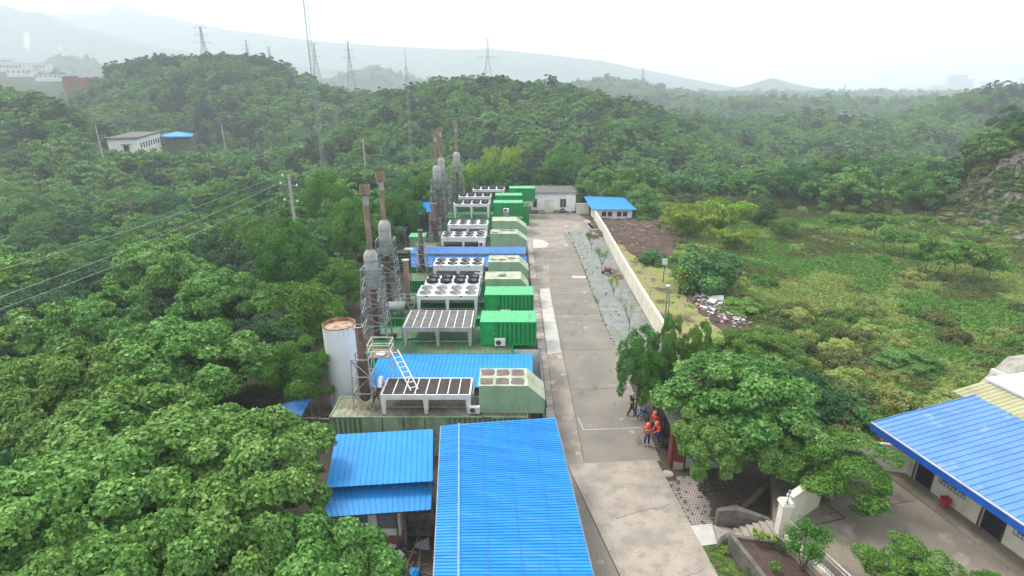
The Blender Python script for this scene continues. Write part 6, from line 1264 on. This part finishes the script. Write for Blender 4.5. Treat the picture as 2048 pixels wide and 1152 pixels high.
solo(MB().tube((12.4, 24.6, .5), (14.2, 26.0, .9), .16, .14, 10), 'fallen_trunk', M['bark'], 'fallen trunk lying beside the heap of cut twigs', 'trunk')
mb = MB(); q = random.Random(16)
for i in range(150):
    x_, y_ = q.uniform(10.6, 13.3), q.uniform(24.2, 28.6); s_ = q.uniform(.02, .07); mb.box(x_, x_+s_, y_, y_+s_*1.3, -.01, q.uniform(.005, .03))
tag(mb.obj('fallen_leaves', M['palebark']), 'dry leaves and bits of litter on the dark ground above the steps', 'litter', kind='stuff')
# ---------------------------------------------------------------- masts, pylons, poles, wires
def mast(x, y, z0, z1, w_, bays, label, taper=.75):
    t = thing('radio_mast', label, 'mast', (x, y, z0)); H_ = z1 - z0; zt = z0 + H_*.9
    def cn(k, z): s_ = w_*(1 - taper*.35*(z-z0)/H_); a = k*2.094 + .5; return Vector((x + math.cos(a)*s_, y + math.sin(a)*s_, z))
    for k in range(3): MB().bar(cn(k, z0), cn(k, zt), .055).obj('leg', M['grey'], t)
    mb = MB()
    for b in range(bays):
        za, zb = z0 + (zt-z0)*b/bays, z0 + (zt-z0)*(b+1)/bays
        for k in range(3): j = (k+1) % 3; mb.bar(cn(k, zb), cn(j, zb), .02); mb.bar(cn(k, za), cn(j, zb), .02)
    mb.obj('bracing', M['grey'], t); MB().tube((x, y, zt-.3), (x, y, z1), .06, .03, 8).box(x-.12, x+.12, y-.12, y+.12, zt-.1, zt).obj('aerial', M['grey'], t)
mast(-36.6, 110, -8, 43, .5, 60, 'tall slim lattice mast reaching above the top of the photo, left of the chimneys')
mast(-22.6, 128, -9, 30.5, .42, 44, 'slim lattice mast standing in the wood behind the far chimneys')
def pylon(px, ytop, ybase, Y, h, label, arms=3, wd=1.0):
    zt = CAM_H + Y*float(el(ytop)); x = (px - 1024)/F_PX*(Y*cP - (zt - CAM_H)*sP); z0 = zt - h; t = thing('electricity_pylon', label, 'pylon', (x, Y, z0), 'high voltage pylons on the hills'); b = h*.13*wd; lw = max(.16, Y*.00042)
    def cn(k, z): f = (z-z0)/h; s_ = b*(1 - f/.62)+ .9*wd*min(1, f/.62) if f < .62 else .9*wd*(1 - (f-.62)*1.6) ; s_ = max(s_, .25); return Vector((x + (-1,1,1,-1)[k]*s_, Y + (-1,-1,1,1)[k]*s_, z))
    lv = [z0 + h*f for f in (0, .16, .31, .44, .54, .62, .7, .78, .86, .94, 1)]
    for k in range(4):
        mb = MB(); [mb.bar(cn(k, a), cn(k, c_), lw) for a, c_ in zip(lv, lv[1:])]; mb.obj('leg', M['hazmetal'], t)
    mb = MB()
    for a, c_ in zip(lv, lv[1:]):
        for k in range(4): j = (k+1) % 4; mb.bar(cn(k, a), cn(j, c_), lw*.6); mb.bar(cn(j, a), cn(k, c_), lw*.6)
    mb.obj('bracing', M['hazmetal'], t)
    for i in range(arms):
        z_ = z0 + h*(.66 + .32*i/max(1, arms-1)); l_ = h*(.2, .14, .15)[i % 3]*wd; mb = MB()
        for s_ in (-1, 1): mb.bar((x, Y, z_+.5), (x + s_*l_, Y, z_), lw*.8); mb.bar((x, Y, z_-.9), (x + s_*l_, Y, z_), lw*.6); mb.bar((x + s_*l_, Y, z_), (x + s_*l_, Y, z_-1.6), lw*.5)
        mb.obj('cross_arm', M['hazmetal'], t)
    return Vector((x, Y, zt))
pylon(400, 53, 97, 430, 30, 'wide armed pylon on the crest of the tree covered hill at the left'); pylon(491, 80, 105, 760, 30, 'small faint pylon right of the wide armed one on the left hill')
pylon(537, 93, 112, 820, 28, 'small faint pylon behind the right shoulder of the left hill'); pylon(627, 86, 150, 560, 34, 'faint pylon directly behind the tall slim mast', wd=.8)
pylon(695, 82, 160, 480, 36, 'tall narrow pylon between the two radio masts', wd=.7); pylon(975, 78, 150, 420, 34, 'largest pylon, on the crest of the middle hill')
pylon(1287, 137, 162, 1000, 30, 'tiny faint pylon above the hazy ridge right of the middle hill', 2); pylon(1317, 184, 207, 560, 15, 'tiny pale pylon on the wooded slope right of the middle hill', 2, .6)
pylon(1523, 190, 245, 430, 26, 'narrow pylon in the hazy valley right of centre', 3, .5); pylon(1690, 170, 184, 1400, 26, 'tiny pylon on the far skyline at the right', 2)
def pole(px, ytop, Y, h, label, name='utility_pole', r=.16):
    zt = CAM_H + Y*float(el(ytop)); x = (px - 1024)/F_PX*(Y*cP - (zt - CAM_H)*sP); t = thing(name, label, 'pole', (x, Y, zt-h)); MB().tube((x, Y, zt-h), (x, Y, zt), r*1.25, r, 10).obj('shaft', M['poleconc'], t); return t, x, zt
pole(190, 248, 150, 8.5, 'plain pale concrete pole left of the white valley building'); pole(443, 250, 178, 7, 'plain pale concrete pole right of the white valley building'); pole(128, 178, 235, 9, 'thin short pole on the left hill'); pole(726, 278, 150, 7, 'plain pale concrete pole in the wood between the two masts')
t, x_, zt = pole(577, 350, 58, 15, 'concrete utility pole with cross arms and white insulators carrying the overhead wires', r=.15)
MB().bar((x_-.9, 58, zt-.95), (x_+.8, 58, zt-1.15), .09).bar((x_-.9, 58, zt-.95), (x_, 58, zt-1.7), .04).bar((x_-.15, 58, zt-.12), (x_-.6, 57.9, zt-.1), .05).bar((x_-.7, 58, zt-2.6), (x_+.6, 58, zt-2.75), .07).bar((x_-.5, 57.9, zt-4.4), (x_+.5, 57.9, zt-4.5), .05).obj('cross_arms', M['galv'], t)
ins = [(x_-.6, zt+.02), (x_-.88, zt-.8), (x_+.75, zt-1.0), (x_-.7, zt-2.5), (x_+.6, zt-2.65)]
for a, z_ in ins: MB().lathe((a, 57.9, z_-.12), [(.05, 0), (.11, .04), (.06, .1), (.11, .14), (.05, .22), (0, .24)], 10).obj('insulator', M['white'], t)
for k, (py, a, z_) in enumerate([(530, x_-.6, zt+.1), (584, x_-.88, zt-.75), (608+0, x_-.1, zt-1.6)]):
    e = at(0, py, 11.2 - k*.55); s_ = Vector((a, 57.9, z_)); e = s_ + (e - s_)*1.25; cv = bpy.data.curves.new('overhead_wire', 'CURVE'); mb = MB(); pr = s_
    for i in range(1, 17): u = i/16; p_ = s_.lerp(e, u) - Vector((0, 0, .5*math.sin(u*math.pi))); mb.tube(pr, p_, .012, n=5, cap=False); pr = p_
    solo(mb, 'overhead_wire', M['wire'], ['uppermost of the three wires running left from the utility pole', 'middle wire running left from the utility pole', 'lowest of the three wires running left from the utility pole'][k], 'wire')
# ---------------------------------------------------------------- buildings in the valley
t = thing('valley_building', 'two storey white building with a dark flat roof among the trees at the left', 'building', (-135, 205, -8))
a0 = at(222, 275, 8); Z1 = 7.4; c1 = at(222, 276, Z1); c2 = at(262, 271, Z1, None); 
F2 = Vector((-126.3, 195, 0)); F1 = F2 + Vector((-8.6, -2.8, 0)); F3 = F2 + Vector((-9.2, 28, 0)); F4 = F1 + Vector((-9.2, 28, 0))
MB().prism([tuple(F1 + Vector((0,0,-10))), tuple(F2 + Vector((0,0,-10))), tuple(F3 + Vector((0,0,-10))), tuple(F4 + Vector((0,0,-10)))], (0, 0, 16.5)).obj('wall', M['whitewall'], t)
ct = (F1+F2+F3+F4)/4; rfp = [tuple(ct + (f - ct)*1.05 + Vector((0,0,6.5))) for f in (F1, F2, F3, F4)]; MB().prism(rfp, (0, 0, .5)).obj('roof', M['stone'], t)
sd = (F3 - F2).normalized(); nn = Vector((sd.y, -sd.x, 0)); fd = (F2 - F1).normalized(); fn = Vector((fd.y, -fd.x, 0))
def pane(t, o, d, nv, u, w_, z0, z1):
    p0 = o + d*u + nv*.06; p1 = o + d*(u+w_) + nv*.06; MB().hexa([p0 + Vector((0,0,z0)) - nv*.05, p1 + Vector((0,0,z0)) - nv*.05, p1 + Vector((0,0,z0)) + nv*.02, p0 + Vector((0,0,z0)) + nv*.02, p0 + Vector((0,0,z1)) - nv*.05, p1 + Vector((0,0,z1)) - nv*.05, p1 + Vector((0,0,z1)) + nv*.02, p0 + Vector((0,0,z1)) + nv*.02]).obj('window', M['glass'], t)
for k in range(9): pane(t, F2, sd, nn, 1.6 + k*3.3, 1.3, 3.2, 5.0)
pane(t, F1, fd, fn, 4.3, 1.6, 2.2, 4.4); p_ = F1 + fd*3.9 + fn*.1; MB().prism([p_ + Vector((0,0,4.6)), p_ + fd*2.6 + Vector((0,0,4.6)), p_ + fd*2.6 + fn*.9 + Vector((0,0,4.6)), p_ + fn*.9 + Vector((0,0,4.6))], (0,0,.2)).obj('canopy', M['stone'], t)
t = thing('blue_roofed_shed', 'open shed with blue hipped roof right of the white valley building', 'shed', (-122, 222, -8))
b = [Vector((-135.3, 222, 5.2)), Vector((-123, 222, 5.2)), Vector((-129.5, 236, 5.2)), Vector((-141, 236, 5.2))]; ap = Vector((-132, 229, 6.6)); MB().add(b + [ap, ] + [v - Vector((0,0,.2)) for v in b], [(0,1,4),(1,2,4),(2,3,4),(3,0,4),(8,7,6,5),(0,5,6,1),(1,6,7,2),(2,7,8,3),(3,8,5,0)]).obj('roof', M['blue'], t)
mb = MB(); [post(mb, v.x*.99-1.2, v.y, 5, .5, -8) for v in b]; mb.box(-135, -128, 225, 233, -8, 4); mb.obj('wall', M['stone'], t)
t = thing('wood_edge_house', 'low grey white house in the trees behind the chimneys, with a white stair box', 'house', (-26, 130, -6))
MB().box(-31, -20.5, 124, 133, -8, 2.2).obj('wall', M['whitewall'], t); MB().box(-31.3, -20.2, 123.7, 133.3, 2.2, 2.5).obj('roof', M['stone'], t); MB().box(-33.4, -31.05, 125, 129, -8, 2.9).obj('stair_box', M['white'], t)
for a in (-30, -27.5, -25): MB().box(a, a+1.1, 123.94, 123.99, -1.2, .3).obj('window', M['glass'], t)
def farblock(name, px, yt, yb, Y, wpx, m, label, roof=None, cat='building', split=0):
    d = Y*cP; zt = CAM_H + Y*float(el(yt)); zb = CAM_H + Y*float(el(yb)); x0 = (px-1024)/F_PX*d; w_ = wpx/F_PX*d; t = thing(name, label, cat, (x0+w_/2, Y, zb)); dp = max(8, w_*.35)
    MB().box(x0, x0+w_, Y, Y+dp, zb-2.5, zt).obj('wall', M[m], t); MB().box(x0-.4, x0+w_+.4, Y-.4, Y+dp+.4, zt, zt+max(.3, (zt-zb)*.08)).obj('roof', M[roof or 'stone'], t)
    if split: mb = MB(); n = split; [mb.box(x0+w_*(k+.25)/n, x0+w_*(k+.7)/n, Y-.15, Y-.02, zb+(zt-zb)*.35, zb+(zt-zb)*.7) for k in range(n)]; mb.obj('window_band', M['stone'], t)
    return t
farblock('factory_hall', -30, 126, 140, 620, 85, 'farwhite', 'long white factory hall at the left edge under the mountains', 'farwhite', split=14)
farblock('factory_hall', 42, 127, 138, 640, 60, 'farwhite', 'white factory hall right of the longest one at the left edge', 'farwhite', split=10)
farblock('office_block', 8, 118, 127, 650, 30, 'farwhite', 'small white block rising above the factory halls', 'farwhite', split=6)
farblock('factory_shed', 22, 140, 148, 560, 50, 'farwhite', 'low pale shed in front of the factory halls', 'fargrey', split=5)
farblock('factory_shed', 76, 149, 156, 500, 55, 'farwhite', 'low shed with a blue edged roof left of the brick ruin', 'blue_r', split=6)
t = thing('brick_ruin', 'roofless ruin of orange brick walls at the foot of the left hill', 'ruin', (-250, 345, 5)); Yr = 345; dR = Yr*cP; q = random.Random(19); mb = MB(); x0 = (128-1024)/F_PX*dR; w_ = 56/F_PX*dR; zb = CAM_H + Yr*float(el(172)); 
for i in range(14): mb.box(x0+w_*i/14, x0+w_*(i+1)/14, Yr, Yr+1, zb-6, CAM_H + Yr*float(el(q.uniform(153, 161))))
for i in range(6): mb.box(x0-.5, x0+.5, Yr+1+i*2, Yr+3+i*2, zb-6, CAM_H + Yr*float(el(q.uniform(150, 160)))); mb.box(x0+w_, x0+w_+1, Yr+1+i*2, Yr+3+i*2, zb-6, CAM_H + Yr*float(el(q.uniform(156, 164))))
mb.obj('walls', M['ruin'], t)
for k, (px, yt, yb, Y, wp_, m, lb, rf_) in enumerate([
 (1895, 152, 180, 2150, 34, 'fargrey', 'tallest hazy tower block on the right skyline', 'fargrey'), (1930, 160, 180, 2160, 14, 'fargrey', 'hazy block attached to the right of the tallest tower', 'fargrey'), (1960, 165, 180, 2200, 20, 'fargrey', 'faint city block right of the tall tower', 'fargrey'),
 (1985, 162, 180, 2200, 10, 'fargrey', 'narrow faint city block further right of the tall tower', 'fargrey'), (2035, 158, 182, 2200, 24, 'fargrey', 'faint tower at the right edge of the photo', 'fargrey'), (1860, 172, 182, 2000, 30, 'fargrey', 'low faint block left of the tall tower', 'fargrey'),
 (1838, 197, 215, 900, 45, 'farred', 'long reddish hazy buildings below the city skyline', 'farred'), (1360, 210, 216, 620, 18, 'farwhite', 'small white roofed house on the hazy slope right of the middle hill', 'farwhite'), (1389, 213, 217, 630, 5, 'farwhite', 'tiny white hut beside the small white roofed house', 'farwhite'),
 (1628, 233, 239, 520, 12, 'farwhite', 'small white house in the hazy valley, left one of the group', 'farwhite'), (1700, 228, 238, 500, 13, 'farwhite', 'brightest small white house in the hazy valley', 'farwhite'), (1722, 229, 235, 540, 12, 'farwhite', 'small pale house right of the brightest one in the valley', 'farwhite'),
 (1590, 237, 241, 500, 14, 'farwhite', 'low white shed at the left of the hazy valley houses', 'farwhite'), (1735, 197, 203, 950, 14, 'farwhite', 'tiny faint house high on the hazy valley side', 'farwhite'),
 (805, 163, 168, 700, 12, 'farwhite', 'tiny white house in the gap between the two hills', 'farwhite'), (715, 145, 149, 1200, 8, 'farwhite', 'tiny white spot of a house on the far mountain foot', 'farwhite'), (135, 92, 96, 1500, 5, 'farwhite', 'tiny white house on the left mountain slope', 'farwhite')]):
    farblock('far_building', px, yt, yb, Y, wp_, m, lb, rf_, split=4 if Y < 1000 else 0)
# pale quarry scar on the left mountain
# ---------------------------------------------------------------- people
def skin_chain(name, nodes, edges, m, parent, sub=1):
    me = bpy.data.meshes.new(name); me.from_pydata([n[0] for n in nodes], edges, []); o = bpy.data.objects.new(name, me); C.objects.link(o)
    md = o.modifiers.new('s', 'SKIN'); md.use_smooth_shade = True; sv = me.skin_vertices
    if not sv: bpy.context.view_layer.update()
    for i, n in enumerate(nodes): r = n[1]; me.skin_vertices[0].data[i].radius = (r, r) if not isinstance(r, tuple) else r
    me.skin_vertices[0].data[0].use_root = True
    if sub: sb = o.modifiers.new('u', 'SUBSURF'); sb.levels = sub; sb.render_levels = sub
    dg = bpy.context.evaluated_depsgraph_get(); me2 = bpy.data.meshes.new_from_object(o.evaluated_get(dg)); me2.name = name; bpy.data.objects.remove(o)
    me2.materials.clear(); me2.materials.append(m); o = bpy.data.objects.new(name, me2); C.objects.link(o); o.parent = parent; return o
def person(loc, rz, label, J, top, legs, shoe='black', hat=None, stripe=False, hair=True, extra_band=None):
    """J: joints in the person's own frame, facing -y, metres"""
    t = thing('person', label, 'person', loc); t.rotation_euler = (0, 0, rz)
    V3 = Vector; j = {k: V3(v) for k, v in J.items()}
    nodes = [(j['pelvis'], .13), (j['waist'], .12), (j['chest'], .145), (j['neck'], .06), (j['head'], .098), (j['head'] + (j['head'] - j['neck']).normalized()*.09, .085)]; ed = [(0,1),(1,2),(2,3),(3,4),(4,5)]
    def add(p, r, par): nodes.append((p, r)); ed.append((par, len(nodes)-1)); return len(nodes)-1
    for s_ in ('l', 'r'):
        a = add(j['sh_'+s_], .062, 2); a = add(j['el_'+s_], .045, a); a = add(j['wr_'+s_], .03, a); hd = (j['wr_'+s_] - j['el_'+s_]).normalized(); sd_ = hd.cross(V3((0, 1, .2))).normalized(); pm = add(j['wr_'+s_] + hd*.07, .034, a)
        for k in range(4): b = j['wr_'+s_] + hd*.11 + sd_*(k-1.5)*.021; n1 = add(b, .010, pm); add(b + hd*(.045, .055, .05, .035)[k] + V3((0, -.012, -.008)), .008, n1)
        th_ = add(j['wr_'+s_] + hd*.05 + sd_*.042, .011, pm); add(j['wr_'+s_] + hd*.09 + sd_*.056, .009, th_)
        a = add(j['hip_'+s_], .09, 0); a = add(j['kn_'+s_], .06, a); a = add(j['an_'+s_], .042, a); add(j['an_'+s_] + V3((0, -.13, -.045)), .038, a)
    skin_chain('body', nodes, ed, M['skin'], t)
    n2 = [(j['waist'] - (j['chest']-j['waist'])*.15, .155), (j['waist']*.5 + j['chest']*.5, .155), (j['chest'], .165), (j['chest']*.45 + j['neck']*.55, .095)]; e2 = [(0,1),(1,2),(2,3)]
    for s_ in ('l', 'r'): b = len(n2); n2 += [(j['sh_'+s_], .085), (j['el_'+s_], .064), (j['wr_'+s_], .052)]; e2 += [(2,b),(b,b+1),(b+1,b+2)]
    jk = skin_chain('jacket', n2, e2, top, t)
    n3 = [(j['pelvis'] + V3((0,0,.08)), .15), (j['pelvis'], .15)]; e3 = [(0,1)]
    for s_ in ('l', 'r'): b = len(n3); n3 += [(j['hip_'+s_], .11), (j['kn_'+s_], .08), (j['an_'+s_] + V3((0,0,.03)), .068)]; e3 += [(1,b),(b,b+1),(b+1,b+2)]
    skin_chain('trousers', n3, e3, legs, t)
    for s_ in ('l', 'r'): a = j['an_'+s_]; skin_chain('shoe', [(a + V3((0, .04, -.035)), .05), (a + V3((0, -.08, -.05)), .047), (a + V3((0, -.17, -.058)), .036)], [(0,1),(1,2)], M[shoe], t)
    hc = j['head'] + (j['head'] - j['neck']).normalized()*.045; up = (j['head'] - j['neck']).normalized(); rot = up.to_track_quat('Z', 'Y').to_matrix()
    def cap_obj(name, m, r, ang, brim):
        mb = MB(); pr = [(r*math.sin(a), r*.98*math.cos(a)) for a in np.linspace(.02, ang, 8)]; pr.append((pr[-1][0] + brim, pr[-1][1] - .004)); pr.append((pr[-1][0], pr[-1][1] - .01)); mb.lathe((0,0,0), pr, 18)
        mb.v = [tuple(rot @ Vector(v) + hc + Vector(loc)) for v in mb.v]; o = mb.obj(name, m, t, smooth=True)
    if hat: cap_obj('helmet' if hat == 'helmet' else 'cap', M['helmet'] if hat == 'helmet' else M['white'], .135, 1.5, .025)
    cap_obj('hair', M['black'], .118, 1.75, 0.0)
    fwd = rot @ Vector((0, -1, 0)); rt = rot @ Vector((1, 0, 0)); mb = MB()
    for s_ in (-1, 1): p_ = hc + fwd*.098 + rt*s_*.035 - up*.02 + Vector(loc); mb.tube(p_, p_ + fwd*.008, .012, n=8)
    p_ = hc + fwd*.09 - up*.085 + Vector(loc); mb.bar(p_ - rt*.025, p_ + rt*.025, .012); mb.obj('eyes_and_mouth', M['black'], t)
    p_ = hc + fwd*.1 - up*.05 + Vector(loc); MB().tube(p_ - fwd*.02 + up*.02, p_ + fwd*.018 - up*.01, .008, .014, 8).tube(hc + rt*.1 - up*.03 + Vector(loc), hc + rt*.125 - up*.03 + Vector(loc), .03, .022, 8).tube(hc - rt*.1 - up*.03 + Vector(loc), hc - rt*.125 - up*.03 + Vector(loc), .03, .022, 8).obj('nose_and_ears', M['skin'], t)
    if stripe:
        c_ = j['chest']*.75 + j['waist']*.25; mb = MB(); mb.lathe((0,0,0), [(.186, -.03), (.190, 0), (.186, .03)], 20); ax = (j['neck'] - j['waist']).normalized().to_track_quat('Z', 'Y').to_matrix(); mb.v = [tuple(ax @ Vector(v) + c_ + Vector(loc)) for v in mb.v]; mb.obj('reflective_band', M['reflect'], t)
    return t
ST = dict(pelvis=(0,0,.95), waist=(0,0,1.12), chest=(0,0,1.34), neck=(0,0,1.5), head=(0,-.02,1.6), sh_l=(.19,0,1.4), el_l=(.26,.03,1.14), wr_l=(.24,-.06,.9), sh_r=(-.19,0,1.4), el_r=(-.26,.03,1.14), wr_r=(-.24,-.06,.9), hip_l=(.09,0,.88), kn_l=(.12,-.02,.5), an_l=(.13,.02,.1), hip_r=(-.09,0,.88), kn_r=(-.12,-.02,.5), an_r=(-.13,.02,.1))
def pose(**k): d = dict(ST); d.update(k); return d
person((8.82, 31.2, 0), 0, 'person in orange helmet and jacket with a white band, standing in the road', pose(wr_l=(.2,-.16,.98), wr_r=(-.22,-.14,.96)), M['orange'], M['trouser'], hat='helmet', stripe=True)
person((9.62, 31.45, 0), -1.2, 'person in an orange jacket and blue trousers, side on, reaching out with a tool', pose(chest=(0,-.08,1.32), neck=(0,-.15,1.47), head=(0,-.19,1.57), sh_l=(.19,-.08,1.38), sh_r=(-.19,-.08,1.38), el_l=(.24,-.2,1.15), wr_l=(.15,-.42,1.05), el_r=(-.24,-.2,1.15), wr_r=(-.12,-.42,1.0), kn_l=(.12,-.1,.5), an_r=(-.14,.14,.1)), M['orange'], M['trouser'], hat='helmet')
person((9.62, 32.6, 0), -.8, 'person in an orange helmet and jacket half hidden behind the one holding a tool', pose(), M['orange'], M['trouser'], hat='helmet')
person((8.55, 34.95, 0), 1.9, 'person dressed in black with a pale cap, striding with legs apart beside the tree', pose(kn_l=(.1,-.2,.52), an_l=(.12,-.3,.1), kn_r=(-.1,.12,.5), an_r=(-.12,.38,.12), chest=(0,-.05,1.33), head=(0,-.08,1.6), neck=(0,-.06,1.49), wr_l=(.16,-.3,1.1), el_l=(.24,-.05,1.14)), M['darkcloth'], M['darkcloth'], hat='cap')
person((9.05, 34.2, 0), .25, 'person in blue and white camouflage clothing bending forward under the tree', pose(pelvis=(0,.15,.86), waist=(0,.05,1.0), chest=(0,-.2,1.1), neck=(0,-.38,1.12), head=(0,-.5,1.08), sh_l=(.19,-.22,1.1), sh_r=(-.19,-.22,1.1), el_l=(.22,-.32,.85), wr_l=(.16,-.46,.65), el_r=(-.22,-.32,.85), wr_r=(-.14,-.46,.65), hip_l=(.09,.14,.8), hip_r=(-.09,.14,.8), kn_l=(.13,.0,.46), kn_r=(-.13,.02,.46), an_l=(.14,.1,.1), an_r=(-.14,.14,.1)), M['camo'], M['camo'])
solo(MB().tube((9.25, 31.25, .9), (9.05, 31.6, .15), .02, n=6).tube((9.25, 31.25, .9), (9.5, 31.1, 1.15), .02, n=6), 'tool_handle', M['palebark'], 'pale tool handle held by the person standing side on', 'tool')
# ---------------------------------------------------------------- haze
hb = MB().box(-3000, 3000, -3000, 3000, -80, 480)
hm = bpy.data.materials.new('haze'); hm.use_nodes = True; t = hm.node_tree; t.nodes.clear()
ho = t.nodes.new('ShaderNodeOutputMaterial'); pv = t.nodes.new('ShaderNodeVolumePrincipled'); pv.inputs['Color'].default_value = (.82, .89, .96, 1); pv.inputs['Density'].default_value = .0006
pv.inputs['Anisotropy'].default_value = .2; t.links.new(pv.outputs[0], ho.inputs['Volume'])
h = hb.obj('haze', hm); tag(h, 'pale haze lying over the valley and the distant mountains', 'haze', kind='stuff')
